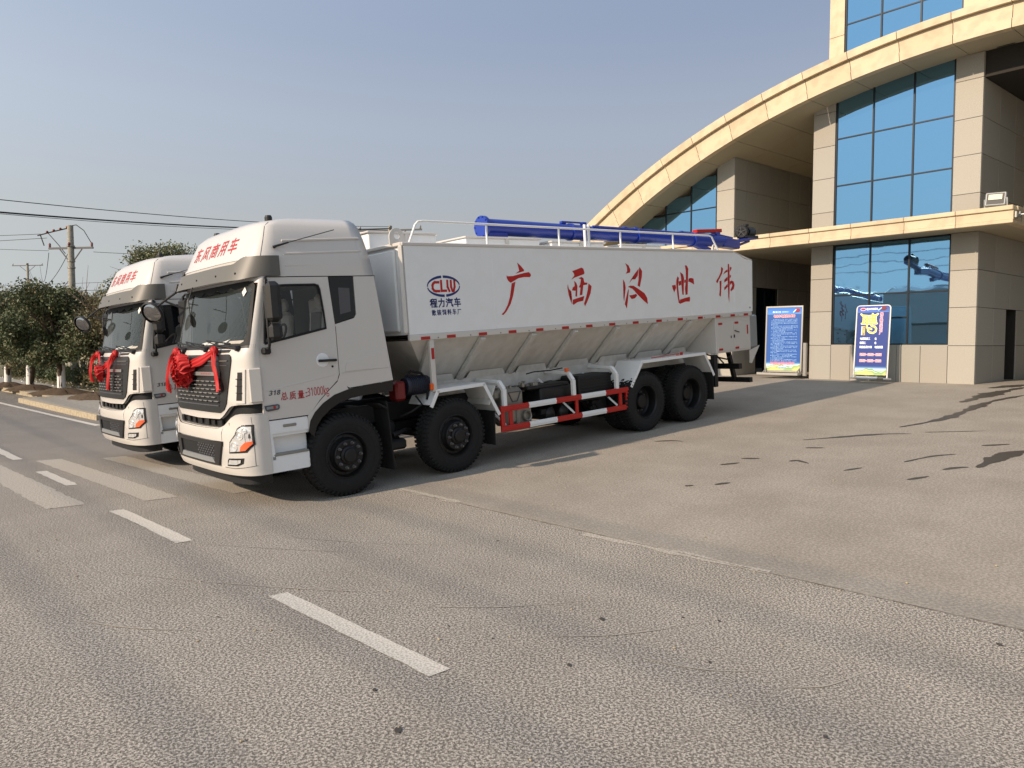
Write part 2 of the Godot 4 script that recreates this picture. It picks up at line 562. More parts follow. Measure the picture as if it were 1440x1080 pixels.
func ground() -> void:
	var b := MB.new()
	b.quad(Vector3(-600, -0.42, 600), Vector3(600, -0.42, 600), Vector3(600, -0.42, -600), Vector3(-600, -0.42, -600))
	structure(put("terrain", b, M.dry_grass))
	var us := steps([-150, 10, -30, 1.5, 14, 8, 90])
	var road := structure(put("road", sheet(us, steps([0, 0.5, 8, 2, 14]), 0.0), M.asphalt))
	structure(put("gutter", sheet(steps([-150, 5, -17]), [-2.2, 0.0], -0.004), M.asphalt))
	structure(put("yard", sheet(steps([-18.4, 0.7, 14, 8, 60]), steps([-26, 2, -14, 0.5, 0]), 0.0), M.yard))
	# painted markings, as parts of the road
	paint(road, "lane_dash", M.road_paint, Vector2(-5.52, -2.40), Vector2(-3.58, -2.53), 0.155, 0.006)
	paint(road, "lane_dash", M.road_paint, Vector2(-9.62, -2.26), Vector2(-7.58, -2.37), 0.155, 0.007)
	paint(road, "lane_dash", M.road_paint, Vector2(-13.85, -2.20), Vector2(-12.0, -2.27), 0.15)
	paint(road, "lane_dash", M.road_paint, Vector2(-18.9, -2.0), Vector2(-15.75, -2.15), 0.15)
	paint(road, "crosswalk_stripe", M.worn_paint, Vector2(-15.1, -1.62), Vector2(-10.25, -1.87), 0.42, 0.02)
	paint(road, "crosswalk_stripe", M.worn_paint, Vector2(-15.38, -2.56), Vector2(-10.05, -2.89), 0.40, 0.012)
	paint(road, "crosswalk_stripe", M.worn_paint, Vector2(-15.05, -3.52), Vector2(-9.85, -3.90), 0.40, 0.02)
	paint(road, "edge_line", M.worn_paint, Vector2(-5.2, -5.42), Vector2(-3.3, -5.60), 0.09, 0.03)
	paint(road, "edge_line", M.worn_paint, Vector2(-8.4, -5.30), Vector2(-7.2, -5.38), 0.09, 0.03)
	paint(road, "edge_line", M.road_paint, Vector2(-62, -1.5), Vector2(-21.2, -4.62), 0.15, 0.008)
	# tar seam where the yard meets the road
	b = MB.new()
	var px := -24.0
	for i in 260:
		var u := -3.0 + i * 0.07
		var p := rp(u, 0.0)
		var w := 0.002 + 0.008 * absf(sin(i * 1.7) * sin(i * 0.37))
		var q := rp(u + 0.07, 0.0)
		var o := Vector3(0, 0.005, 0)
		b.quad(p + DV * w + o, q + DV * w + o, q - DV * w + o, p - DV * w + o)
	stuff(put("seam", b, M.seam, road))
	# dark wet streaks on the yard: centre line points (x, z), width
	b = MB.new()
	for s in [[-5.36, -12.98, -5.13, -14.28, -5.2, -16.57, -4.99, -17.91, 0.09], [-5.61, -16.36, -5.55, -18.06, -5.38, -19.28, 0.16], [-5.94, -18.88, -5.64, -19.47, -5.54, -19.83, 0.13], [-6.04, -11.11, -5.71, -11.63, -5.35, -12.17, -4.97, -12.48, 0.045], [-3.4, -10.51, -3.39, -11.39, -3.3, -11.92, 0.11], [-4.21, -10.36, -4.08, -10.91, -3.89, -11.22, 0.035], [-3.67, -10.16, -3.59, -10.37, -3.49, -10.49, 0.05], [-3.78, -9.4, -3.66, -9.72, 0.04], [-5.39, -9.58, -5.32, -9.69, -5.12, -9.6, 0.05], [-5.99, -8.87, -5.86, -9.13, 0.035], [-6.0, -9.39, -5.8, -9.53, 0.04], [-3.84, -12.0, -3.58, -12.31, 0.05], [-4.87, -12.7, -4.47, -13.03, -4.17, -13.3, 0.02], [-7.85, -9.78, -7.66, -9.99, -7.48, -10.03, 0.04], [-5.39, -7.87, -5.31, -8.07, 0.03], [-4.57, -9.46, -4.47, -9.74, 0.02], [-5.69, -10.57, -5.47, -10.71, 0.03], [-5.63, -7.6, -5.57, -7.69, 0.02]]:
		var pts := []
		for k in range(0, s.size() - 1, 2):
			pts.append(Vector3(s[k], 0, s[k + 1]))
		blot(b, pts, s[s.size() - 1])
	for s in [[-3.2, -3.2, 0.035], [-2.69, -3.89, 0.03], [-3.64, -2.13, 0.03], [-3.19, -2.0, 0.05], [-3.62, -3.94, 0.05], [-3.05, -4.52, 0.03], [-5.69, -4.71, 0.03], [-5.32, -1.88, 0.02], [-3.81, -3.11, 0.02], [-3.26, -4.39, 0.03], [-1.6, -5.38, 0.04], [-1.79, -3.56, 0.03], [-4.17, -3.02, 0.02]]:
		var h := Vector3(s[0], 0, s[1])
		blot(b, [h, h + Vector3(s[2] * 1.1, 0, s[2] * 0.8)], s[2] * 0.26)
	stuff(put("water_stain", b, M.wet, road))
	# pale scuffs left by tyres and dragged loads
	b = MB.new()
	for s in [[-8.1, -2.0, -6.1, -3.6], [-6.9, -1.6, -5.0, -3.1], [-5.9, -1.1, -5.1, -1.75], [-7.2, -3.2, -5.9, -4.3], [-3.6, -3.4, -3.1, -4.4], [-3.0, -3.6, -2.4, -4.0], [-2.2, -3.9, -2.0, -4.5], [-4.6, -3.1, -3.9, -4.2]]:
		var a := Vector3(s[0], 0, s[1]); var e := Vector3(s[2], 0, s[3])
		blot(b, [a, a.lerp(e, 0.35) + Vector3(0.06, 0, 0.04), a.lerp(e, 0.7) + Vector3(0.04, 0, 0.05), e], 0.006)
	stuff(put("scuff", b, M.scuff, road))
	# small loose stones
	b = MB.new()
	rng.seed = 77
	for i in 150:
		var h := Vector3(rng.randf_range(-12, 0), 0, rng.randf_range(-9, -1.2))
		h.y = ground_y(h.x, h.z)
		var s := rng.randf_range(0.006, 0.016)
		b.box(h + Vector3(0, s * 0.4, 0), Vector3(s, s * 0.8, s * 1.3), s * 0.25, Basis(Vector3.UP, rng.randf() * 6.0))
	stuff(put("gravel", b, M.kerb_stone))

func blot(b: MB, pts: Array, w: float) -> void:
	var path := []
	for i in pts.size() - 1:
		var k := maxi(4, int(pts[i].distance_to(pts[i + 1]) / 0.05))
		var before: Vector3 = pts[maxi(i - 1, 0)]
		var after: Vector3 = pts[mini(i + 2, pts.size() - 1)]
		for j in k: path.append(pts[i].cubic_interpolate(pts[i + 1], before, after, float(j) / k))
	path.append(pts[-1])
	var l := path.size()
	var lp := []
	var rpt := []
	for i in l:
		var t: Vector3 = (path[mini(i + 1, l - 1)] - path[maxi(i - 1, 0)]).normalized()
		var s := Vector3(-t.z, 0, t.x)
		var f := pow(sin(PI * clampf((i + 0.15) / (l - 0.7), 0.0, 1.0)), 0.6)
		var ww := w * 0.95 * f * (1.0 + 0.35 * sin(i * 0.21 + w * 90.0) + 0.2 * sin(i * 0.67))
		var jig: float = rng.randf_range(-0.25, 0.25) * ww
		lp.append(path[i] + s * (ww * rng.randf_range(0.85, 1.12) + jig * 0.4))
		rpt.append(path[i] - s * (ww * rng.randf_range(0.85, 1.12) - jig * 0.4))
	for i in l - 1:
		var q := []
		for p in [lp[i], lp[i + 1], rpt[i + 1], rpt[i]]:
			q.append(Vector3(p.x, ground_y(p.x, p.z) + 0.005, p.z))
		if (q[1] - q[0]).cross(q[2] - q[0]).y < 0.0: b.quad(q[0], q[3], q[2], q[1])
		else: b.quad(q[0], q[1], q[2], q[3])

# ---------------------------------------------------------------- left side of the road
func flat_box(b: MB, u0: float, u1: float, v0: float, v1: float, y0: float, y1: float, bev := 0.0) -> void:
	var c := P0 + DU * ((u0 + u1) * 0.5) + DV * ((v0 + v1) * 0.5)
	c.y = (y0 + y1) * 0.5
	b.box(c, Vector3(absf(u1 - u0), y1 - y0, absf(v1 - v0)), bev, Basis(DU, Vector3.UP, DV))

func verge() -> void:
	var base := -0.14
	var b := MB.new()
	# the pavement behind the kerb and the strip that steps back further on
	flat_box(b, -25.9, -17.2, -3.6, -0.64, -0.4, base + 0.12)
	flat_box(b, -140, -25.92, -3.6, -1.62, -0.4, base + 0.12)
	structure(put("pavement", b, M.paving))
	var kerb := structure(holder("kerb"))
	for i in 11:
		b = MB.new()
		flat_box(b, -25.9 + i * 0.8, -25.9 + i * 0.8 + 0.792, -0.64, -0.46, -0.4, base + 0.125, 0.012)
		put("stone", b, M.kerb_stone, kerb)
	for i in 26:
		b = MB.new()
		flat_box(b, -26.0 - i * 0.8 - 0.79, -26.0 - i * 0.8, -1.62, -1.44, -0.4, base + 0.125, 0.012)
		put("stone", b, M.kerb_stone, kerb)
	b = MB.new()
	flat_box(b, -26.08, -25.9, -1.62, -0.64, -0.4, base + 0.125, 0.012)
	put("stone", b, M.kerb_stone, kerb)
	b = MB.new()
	flat_box(b, -140, -17.0, -30, -3.6, -0.4, base + 0.10)
	structure(put("grass_verge", b, M.dry_grass))
	# dry tufts
	var tuft := MB.new()
	rng.seed = 5
	for i in 9:
		var a := rng.randf() * TAU
		var d := Vector3(cos(a), 0, sin(a))
		var w := d.cross(Vector3.UP) * 0.006
		var r := d * rng.randf_range(0.0, 0.05)
		var top := r + d * rng.randf_range(0.02, 0.12) + Vector3.UP * rng.randf_range(0.05, 0.16)
		tuft.tri(r - w, r + w, top)
	var mm := MultiMesh.new()
	mm.transform_format = MultiMesh.TRANSFORM_3D
	mm.mesh = tuft.mesh()
	mm.instance_count = 2600
	for i in 2600:
		var p := P0 + DU * rng.randf_range(-48, -17.5) + DV * rng.randf_range(-9.5, -3.7)
		p.y = base + 0.1
		mm.set_instance_transform(i, Transform3D(Basis(Vector3.UP, rng.randf() * TAU).scaled(Vector3.ONE * rng.randf_range(0.5, 1.2)), p))
	var mi := MultiMeshInstance3D.new()
	mi.name = "dry_grass"
	mi.multimesh = mm
	mi.material_override = M.leaf_2
	add_child(mi)
	stuff(mi)
	# soil mounds round the trunks
	for q in [[-40.0, -5.2, 1.1], [-37.1, -5.6, 1.3], [-33.4, -6.06, 1.5], [-29.6, -6.35, 1.2]]:
		b = MB.new()
		var rows := []
		for i in 6:
			var row := []
			for j in 25:
				var a := -TAU * j / 24.0
				var rr: float = q[2] * (1.0 - i / 5.0) * (1.0 + 0.12 * sin(j * 2.1 + q[0]) * (1.0 if j < 24 else 0.0) + (0.12 * sin(q[0]) if j == 24 else 0.0))
				if j == 24: rr = q[2] * (1.0 - i / 5.0) * (1.0 + 0.12 * sin(q[0]))
				if j == 0: rr = q[2] * (1.0 - i / 5.0) * (1.0 + 0.12 * sin(q[0]))
				row.append(Vector3(q[0] + cos(a) * rr, base + 0.10 + 0.22 * sin(i / 5.0 * PI / 2.0) + 0.02 * sin(j * 3.0 + i), q[1] + sin(a) * rr * 0.7))
			rows.append(row)
		b.grid(rows, false, true)
		tag(put("soil_mound", b, M.soil), {-40.0: "low brown soil mound at the foot of the leftmost white trunk", -37.1: "dark soil mound under the middle of the three white trunks", -33.4: "wide soil mound round the white trunk nearest the trucks", -29.6: "soil mound half hidden behind the bumper of the far truck"}[q[0]], "soil mound", "soil mounds along the pavement")
	# dead leaves and rubbish by the pavement edge
	b = MB.new()
	for i in 90:
		var p := P0 + DU * rng.randf_range(-46, -17.5) + DV * rng.randf_range(-4.6, -3.2)
		p.y = base + 0.13
		b.box(p, Vector3(rng.randf_range(0.04, 0.14), 0.03, rng.randf_range(0.04, 0.1)), 0.01, Basis(Vector3.UP, rng.randf() * 6.0))
	stuff(put("litter", b, M.paper))
	# small red and white road block at the edge of the view
	var o := tag(holder("barrier_block", self, Vector3(-40.9, base + 0.12, -4.3)), "small red and white barrier block at the far left kerb", "barrier")
	b = MB.new(); b.box(Vector3(0, 0.2, 0), Vector3(0.9, 0.16, 0.3), 0.03); put("red_band", b, M.red_paint, o)
	b = MB.new(); b.box(Vector3(0, 0.06, 0), Vector3(1.0, 0.12, 0.4), 0.02); b.box(Vector3(0, 0.34, 0), Vector3(0.8, 0.12, 0.26), 0.03); put("base", b, M.guard_white, o)

func leaf_mesh(k: int, seedn: int, size: float, spread: float) -> ArrayMesh:
	var b := MB.new()
	var r := RandomNumberGenerator.new()
	r.seed = seedn
	for i in k:
		var o := Vector3(r.randfn(), r.randfn() * 0.7, r.randfn()) * spread
		var d := Vector3(r.randfn(), r.randfn() * 0.5 - 0.1, r.randfn()).normalized()
		var s := d.cross(Vector3(r.randfn(), r.randfn(), r.randfn())).normalized()
		var l := size * r.randf_range(0.6, 1.2)
		b.tri(o, o + d * l * 0.5 + s * l * 0.28, o + d * l)
		b.tri(o, o + d * l, o + d * l * 0.5 - s * l * 0.28)
	return b.mesh()

# limbs, then a crown of leaf clumps in lobes; whitewashed foot if given
func tree(called: String, at: Vector3, h: float, trunk_h: float, cr: float, label: String, leaf: Array, n_leaf: int, seedn: int, white := 0.0, twigs := 0, trunk_r := 0.13, group := "") -> Node3D:
	var o := holder(called, self, at)
	tag(o, label, "tree", group)
	var r := RandomNumberGenerator.new()
	r.seed = seedn
	var b := MB.new()
	var lean := Vector3(r.randf_range(-0.12, 0.12), 0, r.randf_range(-0.12, 0.12))
	var pts := []
	for i in 6:
		pts.append(Vector3(0, trunk_h * i / 5.0, 0) + lean * (i / 5.0) + Vector3(r.randf_range(-0.02, 0.02), 0, r.randf_range(-0.02, 0.02)))
	b.tube(pts, trunk_r, 9, true, trunk_r * 0.7)
	var top: Vector3 = pts[5]
	var ends := []
	for i in 7:
		var a := TAU * i / 7.0 + r.randf() * 0.7
		var e := top + Vector3(cos(a) * cr * r.randf_range(0.4, 0.75), (h - trunk_h) * r.randf_range(0.35, 0.8), sin(a) * cr * r.randf_range(0.4, 0.75))
		var mid := top.lerp(e, 0.5) + Vector3(0, (h - trunk_h) * 0.06, 0)
		b.tube([top - Vector3(0, trunk_h * 0.05 * (i % 3), 0), mid, e], trunk_r * 0.5, 6, false, trunk_r * 0.12)
		ends.append(e)
		for k in 3:
			var a2 := r.randf() * TAU
			var f := mid.lerp(e, r.randf_range(0.0, 0.8)) + Vector3(cos(a2), r.randf_range(0.1, 0.8), sin(a2)) * cr * 0.35
			b.tube([mid.lerp(e, 0.3 * k), f], trunk_r * 0.18, 5, false, trunk_r * 0.05)
			ends.append(f)
	put("trunk", b, M.bark, o)
	if white > 0.0:
		b = MB.new()
		b.lathe([[trunk_r + 0.02, 0.0], [trunk_r + 0.012, white * 0.5], [trunk_r * 0.95 + 0.006, white], [trunk_r * 0.8, white + 0.01]], Transform3D(Basis(), Vector3.ZERO), 14)
		put("whitewash", b, M.whitewash, o)
	if twigs > 0:
		b = MB.new()
		for i in twigs:
			var s: Vector3 = ends[r.randi() % ends.size()].lerp(top, r.randf_range(0.0, 0.6))
			var d := Vector3(r.randfn(), absf(r.randfn()) + 0.6, r.randfn()).normalized()
			var l := r.randf_range(0.5, 1.3)
			b.tube([s, s + d * l * 0.5 + Vector3(r.randfn(), r.randfn(), r.randfn()) * 0.05, s + d * l + Vector3(r.randfn(), r.randfn(), r.randfn()) * 0.12], 0.012, 4, false, 0.004)
		put("twigs", b, M.twig, o)
	if n_leaf > 0:
		var lobes := []
		for i in 34:
			var a := r.randf() * TAU
			var q := r.randf_range(0.15, 0.85)
			var yy := r.randf_range(0.0, 1.0)
			var rad := cr * q * (0.55 + 0.6 * sin(PI * clampf(yy * 0.85 + 0.1, 0, 1)))
			lobes.append([top + Vector3(cos(a) * rad, lerpf(-0.12, 0.84, yy) * (h - trunk_h), sin(a) * rad), cr * r.randf_range(0.18, 0.42)])
		var per := int(1.35 * n_leaf / float(leaf.size()))
		for k in leaf.size():
			var mm := MultiMesh.new()
			mm.transform_format = MultiMesh.TRANSFORM_3D
			mm.mesh = leaf_mesh(9, seedn * 7 + k, 0.105, 0.13)
			mm.instance_count = per
			for i in per:
				var lo: Array = lobes[(i * 3 + k * 7 + r.randi() % 5) % lobes.size()]
				var d := Vector3(r.randfn(), r.randfn(), r.randfn()).normalized() * pow(r.randf(), 0.42)
				var p: Vector3 = lo[0] + d * lo[1] * Vector3(1, 0.72, 1)
				mm.set_instance_transform(i, Transform3D(Basis(Vector3(r.randfn(), r.randfn(), r.randfn()).normalized(), r.randf() * TAU).scaled(Vector3.ONE * r.randf_range(0.7, 1.3)), p))
			var mi := MultiMeshInstance3D.new()
			mi.name = nm(o, "crown")
			mi.multimesh = mm
			mi.material_override = M["leaf_%d" % leaf[k]]
			o.add_child(mi, true)
			stuff(mi)
	return o

func shrub(at: Vector3, s: Vector3, label: String, leaf: Array, n: int, seedn: int) -> void:
	var o := holder("shrub", self, at)
	tag(o, label, "shrub", "clipped shrubs behind the pavement")
	var r := RandomNumberGenerator.new()
	r.seed = seedn
	var b := MB.new()
	for i in 8:
		var a := r.randf() * TAU
		b.tube([Vector3(cos(a) * 0.05, 0, sin(a) * 0.05), Vector3(cos(a) * s.x * 0.6, s.y * 0.7, sin(a) * s.z * 0.6)], 0.02, 5, false, 0.006)
	put("stem", b, M.twig, o)
	for k in leaf.size():
		var mm := MultiMesh.new()
		mm.transform_format = MultiMesh.TRANSFORM_3D
		mm.mesh = leaf_mesh(7, seedn + k, 0.09, 0.08)
		mm.instance_count = n / leaf.size()
		for i in mm.instance_count:
			var d := Vector3(r.randfn(), r.randfn(), r.randfn()).normalized() * pow(r.randf(), 0.3)
			d *= 1.0 + 0.15 * sin(d.x * 7.0 + k) * cos(d.z * 6.0)
			mm.set_instance_transform(i, Transform3D(Basis(Vector3(r.randfn(), r.randfn(), r.randfn()).normalized(), r.randf() * TAU), Vector3(d.x * s.x, maxf(0.03, s.y * 0.5 + d.y * s.y * 0.5), d.z * s.z)))
		var mi := MultiMeshInstance3D.new()
		mi.name = nm(o, "foliage")
		mi.multimesh = mm
		mi.material_override = M["leaf_%d" % leaf[k]]
		o.add_child(mi, true)
		stuff(mi)

func pole(at: Vector3, h: float, label: String, big: bool) -> Node3D:
	var o := holder("utility_pole", self, at)
	tag(o, label, "utility pole")
	var b := MB.new()
	var s := 1.0 if big else 0.9
	b.lathe([[0.19 * s, -0.3], [0.185 * s, 0.0], [0.13 * s, h], [0.0, h]], Transform3D(), 16)
	put("post", b, M.concrete_pole, o)
	for y in ([h - 1.05] if big else [h - 0.25]):
		b = MB.new()
		var w := 1.15 if big else 1.9
		var d := Vector3(0.76, 0, -0.65)
		b.bar(Vector3(0, y, 0) - d * w, Vector3(0, y, 0) + d * w, 0.07, 0.09)
		put("crossarm", b, M.dull_iron, o)
		b = MB.new()
		b.bar(Vector3(0, y - 0.75, 0) , Vector3(0, y - 0.05, 0) + d * w * 0.5, 0.04, 0.04)
		b.bar(Vector3(0, y - 0.75, 0), Vector3(0, y - 0.05, 0) - d * w * 0.5, 0.04, 0.04)
		put("brace", b, M.dull_iron, o)
		for k in [-0.95, 0.0, 0.95]:
			b = MB.new()
			b.lathe([[0.02, 0.0], [0.06, 0.04], [0.035, 0.08], [0.06, 0.12], [0.03, 0.2], [0.0, 0.22]], Transform3D(Basis(), Vector3(0, y + 0.045, 0) + d * w * k + (Vector3(0.12, 0, 0.1) if k == 0.0 else Vector3.ZERO)), 10)
			put("insulator", b, M.insulator if big else M.steel, o)
	if big:
		for k in 4:
			b = MB.new()
			b.lathe([[0.03, 0.0], [0.06, 0.03], [0.03, 0.07], [0.06, 0.1], [0.03, 0.16], [0.0, 0.18]], Transform3D(Basis(Vector3(0, 0, 1), -1.2), Vector3(-0.15 - 0.3 * k, h - 0.12 - 0.06 * k, 0.12 + 0.22 * k)), 8)
			put("insulator", b, M.insulator, o)
		b = MB.new()
		b.tube([Vector3(0, h - 0.1, 0), Vector3(-0.7, h - 0.25, 0.55), Vector3(-1.4, h - 0.42, 1.1)], 0.03, 6)
		b.tube([Vector3(0, h - 0.02, 0), Vector3(0.25, h + 0.02, -0.2), Vector3(0.55, h - 0.25, -0.45), Vector3(0.85, h - 0.9, -0.72)], 0.02, 6)
		b.tube([Vector3(-1.3, h - 0.42, 1.0), Vector3(-1.1, h - 0.9, 0.9)], 0.025, 6)
		b.tube([Vector3(-1.0, h - 0.3, 0.75), Vector3(-0.5, h - 0.9, 0.4), Vector3(-0.2, h - 1.3, 0.2)], 0.02, 6)
		put("jumper_cable", b, M.wire, o)
		for y in [h - 1.7, h - 2.0, h - 3.3, h - 1.0]:
			b = MB.new()
			b.lathe([[0.16, 0.0], [0.175, 0.01], [0.175, 0.07], [0.16, 0.08]], Transform3D(Basis(), Vector3(0, y, 0)), 16)
			b.box(Vector3(0.18, y + 0.04, 0), Vector3(0.08, 0.06, 0.05))
			put("clamp_band", b, M.steel, o)
	return o

func wire(a: Vector3, e: Vector3, sag: float, r: float, label: String) -> void:
	var pts := []
	for i in 25:
		var t := i / 24.0
		pts.append(a.lerp(e, t) - Vector3(0, sag * 4.0 * t * (1.0 - t), 0))
	var b := MB.new()
	b.tube(pts, r, 6, false)
	tag(put("overhead_wire", b, M.wire), label, "wire", "overhead wires")

func surroundings() -> void:
	var g := -0.07
	var grp := "whitewashed street trees"
	tree("street_tree", Vector3(-40.0, g, -5.2), 4.3, 1.75, 2.0, "leftmost dark green street tree with a whitewashed foot", [0, 0, 1, 2], 3600, 11, 1.05, 10, 0.12, grp)
	tree("street_tree", Vector3(-37.1, g, -5.6), 4.35, 1.75, 2.1, "dark green street tree with whitewashed foot, middle of the three", [0, 1, 0, 2], 4000, 23, 1.05, 12, 0.13, grp)
	tree("street_tree", Vector3(-33.4, g, -6.06), 4.25, 1.7, 2.0, "street tree whose whitewashed trunk stands nearest the far truck", [0, 0, 1, 2], 4000, 37, 1.2, 12, 0.13, grp)
	tree("twiggy_tree", Vector3(-31.3, g, -7.3), 4.5, 1.0, 1.6, "bare twiggy bush tree between the concrete pole and the far truck", [2], 280, 51, 0.0, 240, 0.07)
	tree("roadside_tree", Vector3(-33.2, g, -9.9), 6.15, 2.0, 2.5, "taller thin leaved tree rising behind the far truck's roof", [1, 2, 3], 3800, 64, 0.0, 160, 0.15)
	tree("roadside_tree", Vector3(-47.0, g, -9.6), 4.7, 1.8, 2.6, "dense tree behind the leftmost whitewashed trunk", [0, 1], 3200, 71, 0.0, 0, 0.14)
	tree("roadside_tree", Vector3(-40.5, g, -10.6), 4.6, 1.7, 2.4, "dense dark tree behind the grass, left of the concrete pole", [0, 1], 3200, 83, 0.0, 0, 0.14)
	tree("roadside_tree", Vector3(-36.2, g, -12.6), 4.9, 1.7, 2.0, "brownish tree behind the concrete pole", [2, 1], 2200, 91, 0.0, 60, 0.12)
	var labels := ["round shrub behind the leftmost white trunk", "low shrub between the left and middle white trunks", "broad green shrub behind the middle white trunk", "dark green shrub left of the far truck's red bow", "small yellowish shrub at the left edge of the hedge row"]
	var i := 0
	for q in [[-47.5, -7.9, 0.9, 0.95, 0], [-44.0, -8.0, 0.9, 0.8, 1], [-39.8, -8.3, 1.25, 1.0, 1], [-35.0, -8.6, 1.5, 1.2, 0], [-51.5, -7.4, 1.0, 0.8, 2]]:
		shrub(Vector3(q[0], g, q[1]), Vector3(q[2], q[3], q[2] * 0.8), labels[i], [q[4], 0], 900, 100 + i)
		i += 1
	# picket fence and low buildings far behind
	var fence := tag(holder("picket_fence", self, Vector3(0, g, 0)), "pale picket fence running behind the shrubs", "fence")
	var b := MB.new()
	for y in [0.45, 1.15]:
		b.bar(Vector3(-66, y, -11.5), Vector3(-28, y, -15.5), 0.05, 0.07)
	put("rail", b, M.fence_white, fence)
	for k in 130:
		b = MB.new()
		var t := k / 129.0
		b.box(Vector3(lerpf(-66, -28, t), 0.72, lerpf(-11.5, -15.5, t) + 0.05), Vector3(0.085, 1.44, 0.03))
		put("picket", b, M.fence_white, fence)
	var shed := tag(holder("far_shed", self, Vector3(-50, g, -22.5)), "low grey roofed shed behind the picket fence", "shed")
	b = MB.new(); b.box(Vector3(0, 1.3, 0), Vector3(9, 2.6, 5)); put("wall", b, M.far_wall, shed)
	b = MB.new(); b.box(Vector3(0, 2.75, 0), Vector3(9.8, 0.3, 5.8), 0.05); put("roof", b, M.far_roof, shed)
	b = MB.new(); b.box(Vector3(2.0, 1.5, 2.52), Vector3(1.2, 1.0, 0.06)); put("window", b, M.dark_glass, shed)
	# poles and wires
	var p1 := Vector3(-41.0, g, -8.0)
	pole(p1, 7.45, "concrete power pole with crossarm standing behind the street trees", true)
	var p2 := Vector3(-100.0, -0.2, -15.2)
	pole(p2, 10.9, "slim distant power pole far down the road", false)
	var p3 := Vector3(-38.6, 0.3, -23.9)
	pole(p3, 8.35, "pole whose top shows above the tank of the near truck", false)
	var t1 := p1 + Vector3(0, 7.2, 0)
	var t3 := p3 + Vector3(0, 8.2, 0)
	wire(t3 + Vector3(0, 0.1, 0), Vector3(-27.73, 6.2, -2.52), 0.22, 0.013, "uppermost thin wire crossing the left sky to the pole behind the tank")
	wire(t3 - Vector3(0, 0.0, 0), Vector3(-27.73, 5.81, -2.52), 0.26, 0.026, "thick black cable crossing the left sky above the far truck")
	wire(t3 - Vector3(0, 0.02, 0), Vector3(-27.73, 5.77, -2.52), 0.31, 0.009, "thin wire hanging just under the thick black cable")
	wire(t1 + Vector3(-1.3, -0.1, 1.0), Vector3(-80, 9.8, 8), 0.3, 0.012, "wire leaving the concrete pole's top to the left")
	wire(t1 + Vector3(-1.0, -0.3, 0.8), Vector3(-80, 9.0, 8), 0.3, 0.012, "second wire leaving the concrete pole's top to the left")
	wire(t1 + Vector3(0.9, -1.0, -0.75), Vector3(-26, 5.6, -19), 0.2, 0.011, "wire running right from the concrete pole's crossarm")
	wire(t1 + Vector3(-0.9, -0.9, 0.75), Vector3(-60, 8.0, 4), 0.15, 0.010, "wire running left from the concrete pole's crossarm")
	wire(t1 + Vector3(-0.9, -1.0, 0.75), p2 + Vector3(1.2, 10.7, -1), 1.6, 0.014, "slack wire from the concrete pole to the distant pole")
	wire(t1 + Vector3(0.0, -1.0, 0.1), p2 + Vector3(0.2, 10.7, 0), 1.9, 0.014, "second slack wire from the concrete pole to the distant pole")
	wire(t1 + Vector3(-0.1, -2.3, 0.1), p2 + Vector3(0.6, 10.0, 0), 1.7, 0.014, "lowest slack wire from the concrete pole to the distant pole")
	wire(Vector3(-75, 5.2, 3), Vector3(-27, 4.7, -17.5), 0.25, 0.012, "low wire passing behind the concrete pole")
	wire(Vector3(-75, 5.75, 3), Vector3(-27, 5.0, -17.5), 0.25, 0.009, "low thin wire passing behind the concrete pole, the upper of two")
	# across the road, behind the photographer: what the windows mirror
	b = MB.new()
	flat_box(b, -150, 90, 14.0, 14.2, -0.4, 0.12)
	flat_box(b, -150, 90, 14.2, 40, -0.4, 0.10)
	structure(put("far_pavement", b, M.paving))
	for k in 4:
		var q: Array = [[-30.0, 22.0], [-25.5, 23.5], [-21.0, 22.5], [-12.0, 24.0]][k]
		tree("bare_tree", Vector3(q[0], 0.1, q[1]), 7.5, 2.2, 2.0, ["bare tree across the road, mirrored leftmost in the window", "bare tree across the road, second mirrored in the window", "bare tree across the road, third mirrored in the window", "bare tree across the road, mirrored behind the yellow character board"][k], [], 0, 200 + k, 0.0, 90, 0.12, "bare trees across the road")
	for k in 5:
		wire(Vector3(-60, 7.0 + k * 0.55, 13.5), Vector3(40, 8.6 + k * 0.6, 12.5), 1.0, 0.018, ["lowest", "second lowest", "middle", "second highest", "highest"][k] + " wire along the far roadside mirrored in the window")

# ---------------------------------------------------------------- office building
func arc_low(a: float) -> Vector2: return Vector2(-6.04, -11.6) + Vector2(-sin(a), cos(a)) * 20.08
func arc_hit(a: float, c: Vector2, r: float) -> Vector2:
	var o := Vector2(-6.04, -11.6)
	var d := Vector2(-sin(a), cos(a))
	var m := o - c
	var bq := m.dot(d)
	return o + d * (-bq + sqrt(maxf(0.0, bq * bq - m.length_squared() + r * r)))
func low_y(x: float) -> float: return -11.6 + sqrt(maxf(0.0, 20.08 * 20.08 - (x + 6.04) * (x + 6.04)))

var bld: Node3D
func bput(called: String, b: MB, m: Material) -> MeshInstance3D:
	var o := put(called, b, m, bld)
	o.position = -bld.position
	return o

func slab(called: String, m: Material, x0: float, x1: float, y0: float, y1: float, z0: float, z1: float, bev := 0.0, under: Node3D = null) -> void:
	var b := MB.new()
	b.box(Vector3((x0 + x1) * 0.5, (y0 + y1) * 0.5, (z0 + z1) * 0.5), Vector3(absf(x1 - x0), absf(y1 - y0), absf(z1 - z0)), bev)
	if under: put(called, b, m, under)
	else: bput(called, b, m)

var stone_i := 0
func stone() -> Material:
	stone_i += 1
	return M["stone_%d" % ((stone_i * 7 + (stone_i * stone_i) % 5) % 4)]

